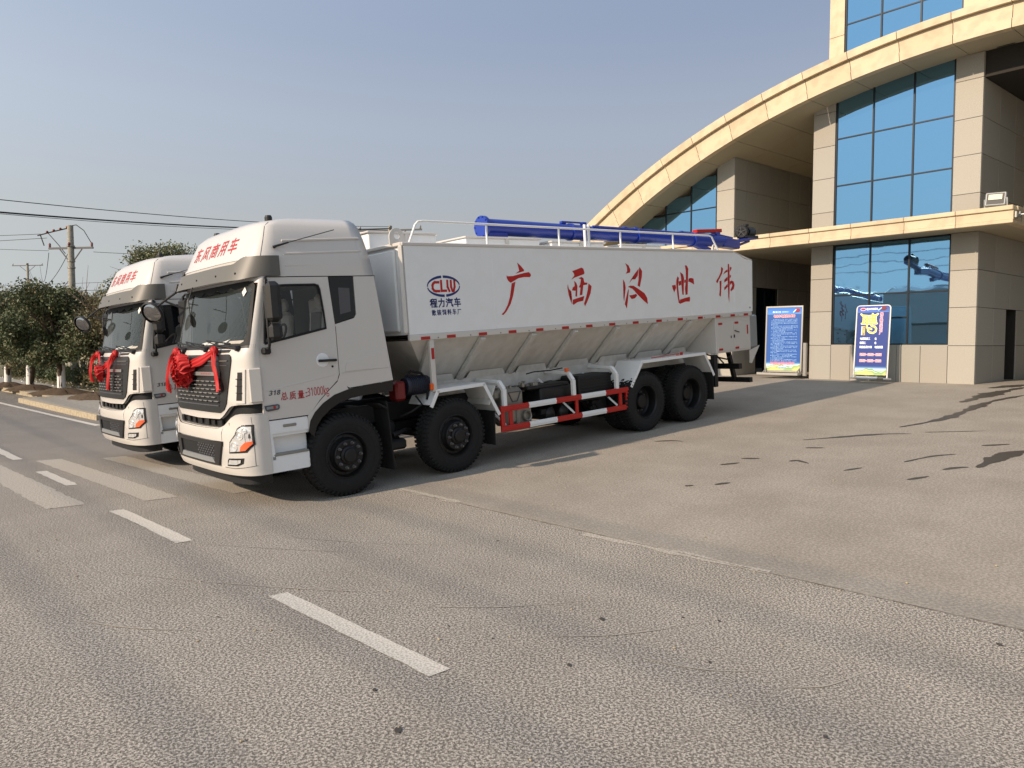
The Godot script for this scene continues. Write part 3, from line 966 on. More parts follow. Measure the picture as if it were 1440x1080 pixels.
func panel_f(x0: float, x1: float, y0: float, y1: float, z := -19.6) -> void:
	slab("cladding_panel", stone(), x0 + 0.005, x1 - 0.005, y0 + 0.005, y1 - 0.005, z, z - 0.03, 0.004)
func panel_s(x: float, z0: float, z1: float, y0: float, y1: float) -> void:
	slab("cladding_panel", stone(), x, x - 0.03, y0 + 0.005, y1 - 0.005, z0 - 0.005, z1 + 0.005, 0.004)

func glazing(xs: Array, ys: Array, z: float, m: Material, under_arch := false) -> void:
	var w := holder("window", bld, -bld.position)
	for i in xs.size() - 1:
		for j in ys.size() - 1:
			var x0: float = xs[i]; var x1: float = xs[i + 1]
			var y0: float = ys[j]; var y1: float = ys[j + 1]
			if under_arch: y1 = minf(y1, low_y(x0) + 0.22)
			if y1 - y0 < 0.1: continue
			slab("pane", m, x0 + 0.02, x1 - 0.02, y0 + 0.02, y1 - 0.02, z + 0.004 * rng.randf(), z - 0.04, 0.0, w)
	for i in xs.size():
		slab("mullion", M.mullion, xs[i] - 0.022, xs[i] + 0.022, ys[0], minf(ys[-1], low_y(xs[i]) + 0.15) if under_arch else ys[-1], z + 0.022, z - 0.05, 0.004, w)
	for j in ys.size():
		if under_arch and j == ys.size() - 1: continue
		slab("transom", M.mullion, xs[0] + (0.022 if not under_arch or j < 2 else 1.6), xs[-1] - 0.022, ys[j] - 0.018, ys[j] + 0.018, z + 0.016, z - 0.05, 0.004, w)

func building() -> void:
	rng.seed = 12
	bld = holder("office_building", self, Vector3(-8.5, 1.0, -19.6))
	tag(bld, "stone clad office building with a great cream arch and blue windows", "building")
	# solid bodies behind the cladding, glass bays left open
	slab("wall", M.joint, -10.47, -6.86, 0.3, 8.6, -19.86, -27.0)
	for x in [[-10.475, -9.915], [-7.035, -6.495]]:
		slab("wall", M.joint, x[0], x[1], 0.3, 8.5, -19.627, -19.88)
	slab("wall", M.joint, -9.92, -7.03, 0.3, 1.82, -19.627, -19.88)
	for z in [[-19.85, -21.6, 0.3, 8.5], [-22.4, -27.0, 0.3, 8.5], [-21.6, -22.4, 2.97, 8.5]]:
		slab("wall", M.joint, -6.87, -6.488, z[2], z[3], z[0], z[1])
	slab("doorway", M.dark_room, -6.86, -6.80, 0.9, 2.96, -21.61, -22.39)
	# pillars
	for y in [[0.9, 1.83], [1.83, 2.72], [2.72, 3.58], [3.58, 4.45], [4.79, 5.32], [5.32, 6.2], [6.2, 7.03], [7.03, 7.9], [7.9, 8.47]]:
		if y[0] < 8.0: panel_f(-10.5, -9.9, y[0], minf(y[1], low_y(-9.9) + 0.05))
		panel_f(-7.05, -6.46, y[0], y[1])
		# side wall of the right pillar, joints every 1.1 m
		for k in 6:
			var z0 := -19.632 - k * 1.1
			var z1 := z0 - 1.1
			if y[1] < 3.0 and z0 > -22.4 and z1 < -21.6:
				if z0 > -21.6: panel_s(-6.46, z0, -21.6, y[0], minf(y[1], 2.97))
				if z1 < -22.4: panel_s(-6.46, -22.4, z1, y[0], minf(y[1], 2.97))
				if y[1] > 2.97: panel_s(-6.46, -21.6, -22.4, 2.97, y[1])
			else:
				panel_s(-6.46, z0, z1, y[0], y[1])
	var sx := [-9.9, -9.38, -8.8, -8.22, -7.66, -7.05]
	for i in 5: panel_f(sx[i], sx[i + 1], 0.9, 1.83)
	slab("window_sill", M.stone_1, -9.9, -7.05, 1.822, 1.85, -19.615, -19.8)
	glazing([-9.88, -8.95, -8.0, -7.07], [1.86, 3.13, 4.43], -19.67, M.blue_glass)
	slab("transom", M.mullion, -8.93, -8.02, 2.50, 2.54, -19.652, -19.72, 0.004)
	glazing([-9.88, -8.94, -7.97, -7.07], [4.92, 5.97, 7.175, 8.6], -19.65, M.blue_glass)
	# wing left of the recess
	slab("wall", M.joint, -20.0, -13.2, 0.3, 4.6, -19.86, -27.0)
	slab("wall", M.joint, -17.2, -13.2, 4.6, 5.0, -19.86, -27.0)
	slab("wall", M.joint, -13.25, -12.922, 0.3, 7.7, -19.627, -20.77)
	slab("wall", M.joint, -13.48, -13.24, 0.3, 7.45, -19.627, -19.88)
	slab("wall", M.joint, -13.25, -12.922, 3.57, 7.7, -20.77, -22.0)
	slab("wall", M.joint, -13.25, -12.922, 0.3, 7.7, -22.0, -27.0)
	for y in [[0.9, 1.83], [1.83, 2.72], [2.72, 3.57], [3.57, 4.45], [4.79, 5.5], [5.5, 6.36], [6.36, 7.25], [7.25, 7.70]]:
		panel_f(-13.5, -12.89, y[0], minf(y[1], 7.52))
		for k in 9:
			var z0 := -19.632 - k * 0.605
			if k == 0: z0 = -19.632
			if y[1] < 3.6 and (k == 2 or k == 3): continue
			panel_s(-12.89, z0, -19.632 - (k + 1) * 0.605, y[0], y[1])
	glazing([-17.2, -16.3, -15.37, -14.41, -13.5], [4.92, 5.92, 7.55], -19.62, M.blue_glass, true)
	for k in 2:
		var z0 := -20.87 - k * 0.6
		slab("door_leaf", M.dark_glass, -12.99, -13.03, 1.0, 3.52, z0 - 0.03, z0 - 0.56)
	slab("door_frame", M.mullion, -12.955, -13.05, 1.0, 3.57, -20.845, -20.89)
	slab("door_frame", M.mullion, -12.955, -13.05, 1.0, 3.57, -21.44, -21.49)
	slab("door_frame", M.mullion, -12.955, -13.05, 1.0, 3.57, -22.0, -22.05)
	slab("door_frame", M.mullion, -12.955, -13.05, 3.52, 3.565, -20.89, -22.0)
	for i in 7: panel_f(-19.7 + i * 0.885, -19.7 + (i + 1) * 0.885, 0.6, 1.83)
	for i in 4: panel_f(-19.7 + i * 1.55, -19.7 + (i + 1) * 1.55, 1.83, 4.45)
	# back of the recess
	slab("wall", M.joint, -12.95, -10.4, 0.3, 8.3, -26.6, -27.0)
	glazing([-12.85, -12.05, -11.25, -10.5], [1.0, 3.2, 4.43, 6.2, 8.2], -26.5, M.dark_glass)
	# the far side of the central entrance, mirrored
	slab("wall", M.stone_1, 1.5, 6.0, 0.3, 8.0, -19.6, -27.0)
	slab("wall", M.joint, -6.5, 1.6, 0.3, 8.6, -26.6, -27.0)
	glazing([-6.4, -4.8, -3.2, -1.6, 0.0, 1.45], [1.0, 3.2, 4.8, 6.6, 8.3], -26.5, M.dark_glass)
	# canopy over the ground floor
	slab("canopy", M.soffit, -19.9, -5.56, 4.452, 4.785, -18.70, -27.2)
	var jx := [-19.9, -18.65, -17.4, -16.15, -14.9, -13.65, -12.35, -11.15, -10.05, -8.97, -7.72, -6.62, -5.5]
	for i in jx.size() - 1:
		var x0: float = jx[i] + 0.004
		var x1: float = jx[i + 1] - 0.004
		var cm: Material = M["cream_%d" % (i % 2)]
		slab("canopy_cap", cm, x0, x1, 4.70, 4.80, -18.60, -18.84, 0.012)
		slab("canopy_fascia", cm, x0, x1, 4.505, 4.698, -18.645, -18.80, 0.004)
		slab("canopy_lip", cm, x0, x1, 4.43, 4.503, -18.625, -18.82, 0.008)
	for i in 6:
		var z0 := -18.845 - i * 1.35
		slab("canopy_cap", M.cream_1, -5.48, -5.72, 4.70, 4.80, z0, z0 - 1.34, 0.012)
		slab("canopy_fascia", M.cream_1, -5.53, -5.66, 4.505, 4.698, z0, z0 - 1.34, 0.004)
		slab("canopy_lip", M.cream_1, -5.505, -5.70, 4.43, 4.503, z0, z0 - 1.34, 0.008)
	# the arch: a core with cap, fascia and lip in segments
	var da := 0.0563
	for k in range(-9, 17):
		var a0 := -0.0194 + da * (k - 0.0)
		var a1 := a0 + da
		var g := 0.0002
		var l0 := arc_low(a0 + g); var l1 := arc_low(a1 - g)
		var t0 := arc_hit(a0 + g, Vector2(-6.15, -12.61), 21.76); var t1 := arc_hit(a1 - g, Vector2(-6.15, -12.61), 21.76)
		var s0 := arc_hit(a0 + g, Vector2(-5.9, -12.95), 21.94); var s1 := arc_hit(a1 - g, Vector2(-5.9, -12.95), 21.94)
		var u0 := (t0 - l0).normalized(); var u1 := (t1 - l1).normalized()
		if t0.y < 0.4 or l1.y < -0.6: continue
		var n := 4
		var low := []; var lip := []; var stp := []; var top := []
		for i in n + 1:
			var a := lerpf(a0 + g, a1 - g, float(i) / n)
			var l := arc_low(a); var t := arc_hit(a, Vector2(-6.15, -12.61), 21.76)
			var s := arc_hit(a, Vector2(-5.9, -12.95), 21.94)
			if s.distance_to(l) > t.distance_to(l) - 0.14: s = t - (t - l).normalized() * 0.14
			low.append(l); top.append(t); stp.append(s); lip.append(l + (t - l) * 0.30)
		var cm: Material = M["cream_%d" % ((k + 20) % 2)]
		var z := Transform3D(Basis(), Vector3(0, 0, -18.55))
		var mk := func(lo: Array, hi: Array, z0: float, depth: float, inset: float) -> MB:
			var poly := PackedVector2Array()
			for q in lo: poly.append(q)
			for i in hi.size(): poly.append(hi[hi.size() - 1 - i])
			if inset > 0.0:
				var p2 := Geometry2D.offset_polygon(poly, -inset)
				if p2.size() > 0: poly = p2[0]
			var b := MB.new()
			b.extr(poly, Transform3D(Basis(), Vector3(0, 0, z0)), depth, true)
			return b
		bput("arch_cap", mk.call(stp, top, -18.54, 0.30, 0.003), cm)
		bput("arch_fascia", mk.call(lip, stp, -18.645, 0.12, 0.003), cm)
		bput("arch_lip", mk.call(low, lip, -18.615, 0.20, 0.003), cm)
		var cl := []; 
		for i in n + 1: cl.append(low[i] + (top[i] - low[i]) * 0.06)
		var ct := []
		for i in n + 1: ct.append(top[i] - (top[i] - low[i]) * 0.03)
		bput("arch_core", mk.call(cl, ct, -18.75, 8.4, 0.0), M.soffit)
		# soffit panels under the core
		var sl := []
		for i in n + 1: sl.append(low[i] + (top[i] - low[i]) * 0.055)
		bput("soffit_panel", mk.call(low, sl, -18.82, 1.6, 0.003), M.soffit)
		bput("soffit_panel", mk.call(low, sl, -20.43, 1.9, 0.003), M.soffit)
		bput("soffit_panel", mk.call(low, sl, -22.34, 4.6, 0.003), M.soffit)
	# tower above the arch
	slab("tower_wall", M.joint, -10.06, 3.0, 7.9, 15.6, -19.68, -27.0)
	for i in 6:
		panel_f(-10.1, -9.7, 8.55 + i * 1.22, 8.55 + (i + 1) * 1.22, -19.56)
		panel_f(-6.92, -6.4, 8.55 + i * 1.22, 8.55 + (i + 1) * 1.22, -19.56)
	for o in bld.get_children():
		if o.name.begins_with("cladding_panel") and o.mesh.get_aabb().position.y > 8.5: o.material_override = M.cream_0
	glazing([-9.68, -8.785, -7.85, -6.94], [8.5, 10.02, 11.6, 13.2, 15.0], -19.62, M.blue_glass)
	glazing([-6.38, -5.45, -4.5, -3.55, -2.6], [8.5, 10.02, 11.6, 13.2, 15.0], -19.62, M.blue_glass)
	slab("parapet", M.cream_0, -10.3, 3.2, 15.6, 16.1, -19.4, -27.2)

	# floodlight on the canopy
	var o := tag(holder("floodlight", self, Vector3(-5.93, 4.80, -18.92)), "square grey floodlight standing on the canopy edge beside the corner pillar", "floodlight")
	var bs := Basis(Vector3.RIGHT, -0.25) * Basis(Vector3.UP, 0.12)
	var b := MB.new()
	b.box(Vector3(0, 0.20, 0), Vector3(0.40, 0.31, 0.08), 0.02, bs); put("housing", b, M.lamp_grey, o)
	b = MB.new(); b.box(Vector3(0, 0.20, 0) + bs * Vector3(0, 0, 0.042), Vector3(0.33, 0.245, 0.008), 0.002, bs); put("bezel", b, M.black_plastic, o)
	b = MB.new(); b.box(Vector3(0, 0.235, 0) + bs * Vector3(0, 0, 0.048), Vector3(0.26, 0.12, 0.008), 0.002, bs); put("glass", b, M.lamp_face, o)
	b = MB.new(); b.box(Vector3(0, 0.12, 0) + bs * Vector3(0, 0, 0.052), Vector3(0.28, 0.05, 0.012), 0.004, bs); put("reflector", b, M.guard_white, o)
	b = MB.new(); b.bar(Vector3(-0.21, 0.0, -0.02), Vector3(-0.21, 0.22, 0), 0.012, 0.04); b.bar(Vector3(0.21, 0.0, -0.02), Vector3(0.21, 0.22, 0), 0.012, 0.04); b.box(Vector3(0, 0.006, -0.02), Vector3(0.43, 0.012, 0.05)); put("bracket", b, M.lamp_grey, o)
	# security camera at the canopy end
	o = tag(holder("security_camera", self, Vector3(-5.44, 4.62, -18.9)), "white bullet security camera fixed to the canopy end", "camera")
	b = MB.new(); b.box(Vector3(-0.01, 0, 0), Vector3(0.03, 0.12, 0.10), 0.006); put("base", b, M.lamp_grey, o)
	b = MB.new(); b.tube([Vector3(0, 0, 0), Vector3(0.10, 0.0, 0), Vector3(0.13, 0.08, 0)], 0.014, 8); put("arm", b, M.guard_white, o)
	b = MB.new(); b.lathe([[0.0, -0.10], [0.045, -0.10], [0.055, -0.08], [0.055, 0.12], [0.0, 0.12]], T(Vector3(0, 0, 1), Vector3(0.85, -0.25, 0.46).normalized(), Vector3(0, 1, 0), Vector3(0.14, 0.12, 0)), 16); put("body", b, M.guard_white, o)
	# cables on the canopy end
	b = MB.new()
	b.tube([Vector3(-5.47, 4.66, -18.75), Vector3(-5.45, 4.55, -18.8), Vector3(-5.42, 4.58, -18.88), Vector3(-5.44, 4.47, -18.95)], 0.008, 6)
	b.box(Vector3(-5.47, 4.6, -18.72), Vector3(0.05, 0.14, 0.10), 0.01)
	tag(put("junction_box", b, M.steel), "small metal box with a cable at the canopy end", "junction box")
	# grey post in front of the recess
	b = MB.new(); b.box(Vector3(-10.57, 1.45, -19.52), Vector3(0.09, 0.9, 0.09), 0.01)
	tag(put("metal_post", b, M.alu), "short grey metal post between notice board and pillar", "post")

const CALLI := [
	[[3.019,2.913,3.084,2.868,3.151,2.803,3.143,2.784,3.032,2.761,2.974,2.749,3.018,2.772,3.052,2.791,3.039,2.847], [2.8,2.729,2.818,2.712,2.914,2.714,3.147,2.758,3.243,2.77,3.277,2.743,3.282,2.714,3.251,2.695,3.142,2.698,3.025,2.681,2.871,2.616,2.824,2.646,2.8,2.689], [2.889,2.608,2.964,2.631,2.949,2.58,2.905,2.432,2.845,2.306,2.76,2.203,2.693,2.15,2.656,2.159,2.718,2.204,2.788,2.297,2.84,2.412,2.872,2.539]],
	[[4.165,2.782,4.241,2.798,4.377,2.835,4.423,2.819,4.445,2.753,4.432,2.731,4.344,2.709,4.216,2.678,4.136,2.646,4.21,2.711,4.205,2.738], [4.201,2.627,4.248,2.59,4.267,2.541,4.247,2.377,4.208,2.383,4.223,2.47,4.138,2.478,4.16,2.521,4.205,2.547], [4.301,2.666,4.366,2.687,4.412,2.67,4.43,2.598,4.502,2.594,4.491,2.564,4.403,2.555,4.367,2.401,4.306,2.395,4.336,2.517,4.297,2.524,4.333,2.572,4.355,2.649], [4.054,2.582,4.041,2.523,4.062,2.403,4.113,2.266,4.131,2.347,4.121,2.467,4.07,2.501], [4.145,2.33,4.253,2.352,4.413,2.383,4.383,2.307,4.248,2.289,4.154,2.248,4.134,2.271], [4.525,2.583,4.594,2.535,4.561,2.424,4.469,2.282,4.416,2.217,4.396,2.262,4.451,2.36,4.501,2.481]],
	[[5.443,2.908,5.529,2.868,5.568,2.798,5.556,2.751,5.448,2.731,5.486,2.775,5.483,2.844], [5.37,2.637,5.41,2.59,5.426,2.497,5.393,2.358,5.368,2.26,5.356,2.336,5.363,2.498], [5.49,2.474,5.501,2.449,5.466,2.274,5.43,2.145,5.382,2.219,5.416,2.311,5.458,2.403], [5.786,2.815,5.75,2.691,5.682,2.633,5.601,2.634,5.524,2.565,5.564,2.623,5.661,2.715], [5.812,2.846,5.875,2.773,5.862,2.678,5.794,2.501,5.737,2.526,5.772,2.632,5.782,2.762], [5.484,2.51,5.548,2.529,5.637,2.522,5.734,2.479,5.911,2.392,5.979,2.307,5.99,2.199,5.883,2.262,5.726,2.373,5.606,2.47], [5.509,2.364,5.599,2.37,5.69,2.386,5.715,2.355,5.648,2.31,5.566,2.301,5.533,2.331]],
	[[6.855,2.674,6.897,2.644,6.862,2.503,6.883,2.264,6.906,2.18,6.859,2.194,6.83,2.337,6.811,2.527,6.821,2.61], [6.684,2.512,6.786,2.522,6.803,2.468,6.744,2.387,6.704,2.446], [6.938,2.751,7.022,2.709,7.047,2.643,7.015,2.333,6.977,2.345,6.964,2.501,6.96,2.656], [7.089,2.869,7.142,2.869,7.187,2.809,7.16,2.569,7.134,2.342,7.074,2.331,7.063,2.451,7.103,2.594,7.11,2.786], [7.186,2.629,7.255,2.64,7.334,2.628,7.347,2.518,7.21,2.569,7.174,2.569], [6.902,2.252,7.05,2.278,7.191,2.298,7.208,2.255,7.184,2.208,7.065,2.211,6.896,2.175], [6.881,2.579,6.956,2.594,6.956,2.519,6.887,2.502], [7.054,2.607,7.098,2.612,7.09,2.558,7.047,2.553]],
	[[8.23,2.844,8.293,2.806,8.254,2.718,8.148,2.606,8.078,2.525,8.042,2.569,8.129,2.644,8.212,2.743], [8.156,2.568,8.223,2.58,8.206,2.429,8.18,2.272,8.127,2.298,8.158,2.43], [8.454,2.9,8.498,2.894,8.501,2.678,8.48,2.372,8.452,2.149,8.429,2.271,8.43,2.552], [8.285,2.692,8.344,2.755,8.435,2.793,8.436,2.742,8.387,2.736], [8.518,2.831,8.561,2.843,8.582,2.818,8.512,2.742], [8.311,2.591,8.426,2.653,8.425,2.583,8.319,2.54], [8.51,2.678,8.539,2.684,8.548,2.652,8.506,2.617], [8.301,2.439,8.418,2.514,8.423,2.456,8.308,2.389], [8.502,2.557,8.543,2.575,8.621,2.562,8.662,2.49,8.622,2.408,8.529,2.365,8.509,2.397,8.581,2.473,8.562,2.524,8.497,2.487]],
]
# written characters as pen strokes in a unit square: each stroke x, y, x, y ...
const GLYPHS := {
	"dong": [[.1,.85,.9,.85],[.45,1,.2,.5,.85,.5],[.52,.68,.52,.05,.40,.08],[.28,.33,.12,.1],[.72,.33,.9,.1]],
	"feng": [[.18,.95,.18,.4,.05,.02],[.18,.95,.8,.95,.8,.3,.97,.03],[.33,.72,.65,.15],[.65,.72,.32,.15]],
	"shang": [[.05,.86,.95,.86],[.5,1,.5,.86],[.33,.8,.38,.7],[.67,.8,.62,.7],[.1,.02,.1,.66,.9,.66,.9,.02],[.38,.6,.3,.45],[.62,.6,.72,.45],[.32,.36,.32,.12,.68,.12,.68,.36,.32,.36]],
	"yong": [[.18,.95,.18,.35,.08,.03],[.18,.95,.85,.95,.85,.03],[.18,.66,.85,.66],[.18,.38,.85,.38],[.5,.95,.5,.03]],
	"che": [[.12,.84,.88,.84],[.42,1,.2,.52,.85,.52],[.05,.26,.95,.26],[.53,.68,.53,0]],
	"cheng": [[.4,.95,.1,.85],[.03,.68,.45,.68],[.25,.9,.25,.02],[.25,.6,.05,.3],[.27,.55,.43,.4],[.55,.92,.9,.92,.9,.65,.55,.65,.55,.92],[.52,.48,.93,.48],[.72,.48,.72,.05],[.55,.27,.9,.27],[.48,.05,.97,.05]],
	"li": [[.08,.7,.85,.7,.8,.1,.65,.05],[.48,.97,.45,.5,.1,.03]],
	"qi": [[.08,.9,.2,.8],[.03,.62,.15,.53],[.05,.05,.2,.35],[.42,.97,.3,.7],[.4,.84,.95,.84],[.38,.68,.85,.68],[.33,.5,.8,.5,.82,.15,.95,.05,.97,.2]],
	"san": [[.03,.82,.52,.82],[.05,.62,.55,.62],[.18,.95,.18,.62],[.38,.95,.38,.62],[.12,.02,.12,.48,.45,.48,.45,.03],[.12,.33,.45,.33],[.12,.18,.45,.18],[.68,.97,.55,.6],[.62,.75,.97,.75],[.88,.75,.6,.03],[.62,.6,.97,.03]],
	"zhuang": [[.08,.88,.18,.78],[.2,.97,.2,.55],[.03,.6,.2,.68],[.35,.83,.95,.83],[.65,.97,.65,.6],[.4,.6,.9,.6],[.05,.42,.95,.42],[.5,.5,.5,.42],[.45,.42,.08,.15],[.35,.28,.35,.03,.5,.1],[.55,.35,.95,.03],[.85,.32,.65,.22]],
	"si": [[.2,.97,.05,.65],[.15,.8,.38,.8,.33,.65],[.22,.65,.22,.08,.38,.2],[.48,.9,.92,.9,.92,.05,.8,.08],[.52,.7,.8,.7],[.55,.5,.55,.2,.78,.2,.78,.5,.55,.5]],
	"liao": [[.1,.85,.17,.68],[.42,.88,.35,.68],[.03,.58,.5,.58],[.26,.97,.26,.02],[.25,.55,.05,.25],[.28,.5,.45,.35],[.6,.85,.7,.75],[.57,.62,.68,.53],[.52,.28,.98,.42],[.83,.97,.83,.02]],
	"chang": [[.15,.88,.95,.88],[.2,.88,.2,.4,.05,.02]],
	"zong": [[.3,.97,.4,.82],[.7,.97,.6,.82],[.25,.5,.25,.78,.75,.78,.75,.5,.25,.5],[.12,.35,.05,.1],[.3,.38,.3,.08,.7,.08,.72,.2],[.48,.38,.55,.25],[.82,.35,.95,.15]],
	"zhi": [[.85,.97,.2,.88],[.2,.88,.2,.4,.05,.02],[.2,.68,.95,.68],[.55,.9,.55,.55],[.35,.15,.35,.52,.82,.52,.82,.15],[.58,.42,.55,.25,.28,.02],[.62,.2,.92,.02]],
	"liang": [[.25,.95,.75,.95,.75,.7,.25,.7,.25,.95],[.25,.83,.75,.83],[.05,.6,.95,.6],[.22,.5,.78,.5,.78,.28,.22,.28,.22,.5],[.22,.39,.78,.39],[.5,.5,.5,.04],[.15,.16,.85,.16],[.05,.04,.95,.04]],
	"pin": [[.04,.93,.48,.93],[.12,.93,.12,.2],[.4,.93,.4,.02],[.12,.70,.4,.70],[.12,.48,.4,.48],[.03,.24,.48,.28],[.72,1,.72,.55],[.55,.88,.92,.88,.92,.56,.55,.56,.55,.88],[.55,.72,.92,.72],[.5,.46,.98,.46],[.66,.46,.6,.3,.88,.3,.86,.08,.72,.04]],
	"zhao": [[.03,.75,.4,.75],[.22,.97,.22,.05,.12,.1],[.03,.38,.4,.52],[.5,.9,.92,.9,.88,.6,.78,.58],[.68,.9,.62,.65,.48,.52],[.52,.42,.52,.05,.9,.05,.9,.42,.52,.42]],
	"pinb": [[.25,.95,.25,.58,.75,.58,.75,.95,.25,.95],[.08,.45,.08,.05,.42,.05,.42,.45,.08,.45],[.58,.45,.58,.05,.92,.05,.92,.45,.58,.45]],
	"gong": [[.1,.85,.9,.85],[.5,.85,.5,.1],[.03,.1,.97,.1]],
	"ming": [[.45,.97,.1,.55],[.35,.8,.8,.8,.6,.45,.08,.2],[.38,.42,.38,.03,.85,.03,.85,.42,.38,.42],[.3,.62,.45,.52]],
	"dian": [[.15,.8,.15,.3,.85,.3,.85,.8,.15,.8],[.15,.55,.85,.55],[.5,.97,.5,.08,.95,.05,.95,.22]],
	"han": [[.15,.85,.1,.65],[.25,.95,.25,.5,.05,.05],[.4,.8,.32,.65],[.28,.4,.42,.2],[.55,.95,.55,.6,.9,.6,.9,.95,.55,.95],[.55,.78,.9,.78],[.5,.42,.95,.42],[.45,.22,.98,.22],[.72,.42,.72,.02]],
	"jing": [[.05,.7,.95,.7],[.05,.35,.95,.35],[.3,.95,.3,.35,.12,.05],[.7,.95,.7,.05]],
}

# ---------------------------------------------------------------- feed trucks (their own axes: z forward, y up, x to the driver's side)
var tk: Node3D

func se(x: float, zf: float, zd: float, w: float, n: float) -> float:
	return zd + (zf - zd) * pow(maxf(0.0, 1.0 - pow(minf(1.0, absf(x) / w), n)), 1.0 / n)

func pw(t: float, k: Array) -> float:
	for i in range(0, k.size() - 2, 2):
		if t <= k[i + 2]: return lerpf(k[i + 1], k[i + 3], clampf((t - k[i]) / (k[i + 2] - k[i]), 0.0, 1.0))
	return k[k.size() - 1]

func cab_zf(y: float) -> float: return pw(y, [1.0, 1.365, 1.2, 1.357, 1.87, 1.30, 1.93, 1.262, 2.75, 1.03])
func cab_zd(y: float) -> float: return pw(y, [1.0, 1.03, 1.92, 1.03, 2.75, 0.868])
func f_cab(x: float, y: float) -> float: return se(x, cab_zf(y), cab_zd(y), 1.262, 3.2)
func f_bump(x: float, y: float) -> float: return se(x, pw(y, [0.44, 1.37, 0.54, 1.40, 0.95, 1.40, 1.05, 1.375]), 1.0, 1.262, 3.2)
func roof_w(y: float) -> float: return pw(y, [2.745, 1.257, 2.95, 1.25, 3.2, 1.20, 3.35, 1.14, 3.42, 1.07, 3.47, 0.96, 3.505, 0.78, 3.525, 0.5, 3.53, 0.05])
func roof_zf(y: float) -> float: return pw(y, [2.745, 1.04, 2.95, 1.09, 3.0, 1.065, 3.2, 0.965, 3.35, 0.88, 3.42, 0.80, 3.47, 0.55, 3.505, 0.22, 3.525, -0.1, 3.53, -0.25])
func roof_zd(y: float) -> float: return pw(y, [2.745, 0.62, 3.35, 0.58, 3.42, 0.45, 3.47, 0.2, 3.505, -0.1, 3.525, -0.25, 3.53, -0.3])
func f_roof(x: float, y: float) -> float: return se(x, roof_zf(y), roof_zd(y), roof_w(y), 4.0)
func f_visor(x: float, y: float) -> float: return se(x, pw(y, [2.70, 1.265, 2.99, 1.12]), 0.70, 1.285, 3.2)

func tput(called: String, b: MB, m: Material, parent: Node = null) -> MeshInstance3D:
	return put(called, b, m, parent if parent else tk)

# shell wrapped round the front: rows from yb(x) to yt(x)
func shell(b: MB, zf: Callable, zd: Callable, w: float, n: float, yb: Callable, yt: Callable, rows: int, th0 := 0.0, th1 := PI, seg := 48) -> void:
	var g := []
	for i in rows + 1:
		var row := []
		for j in seg + 1:
			var th := lerpf(th0, th1, float(j) / seg)
			# even spacing along the curve: bunch points at the corners
			var c := cos(th); var s := sin(th)
			var x := w * signf(c) * pow(absf(c), 2.0 / n)
			var y: float = lerpf(yb.call(x), yt.call(x), float(i) / rows)
			var z: float = zd.call(y) + (zf.call(y) - zd.call(y)) * pow(absf(s), 2.0 / n)
			row.append(Vector3(x, y, z))
		g.append(row)
	b.grid(g, true)

func sp(b: MB, zy: Array, sx: float, x: float, depth: float) -> void:
	var p := PackedVector2Array()
	for i in range(0, zy.size(), 2): p.append(Vector2(-zy[i] if sx > 0 else zy[i], zy[i + 1]))
	b.extr(p, side_t(x) if sx > 0 else sidez(-x), depth)

func glyph(b: MB, g: String, o: Vector2, s: Vector2, w: float, t: Transform3D) -> void:
	for st in GLYPHS[g]:
		var pts := []
		for i in range(0, st.size(), 2): pts.append(o + Vector2(st[i], st[i + 1]) * s)
		b.stroke(pts, w, t)

func text_mesh(txt: String, h: float, bold := true) -> TextMesh:
	var t := TextMesh.new()
	var f := SystemFont.new()
	f.font_names = PackedStringArray(["Droid Sans"])
	f.font_weight = 700 if bold else 400
	t.font = f
	t.text = txt
	t.font_size = 64
	t.pixel_size = h / 46.0
	t.depth = 0.004
	t.horizontal_alignment = HORIZONTAL_ALIGNMENT_LEFT
	t.vertical_alignment = VERTICAL_ALIGNMENT_BOTTOM
	return t

func mirrored(pts: Array) -> Array:
	var o := []
	for i in range(pts.size() - 2, -1, -2): o.append_array([-pts[i], pts[i + 1]])
	return o

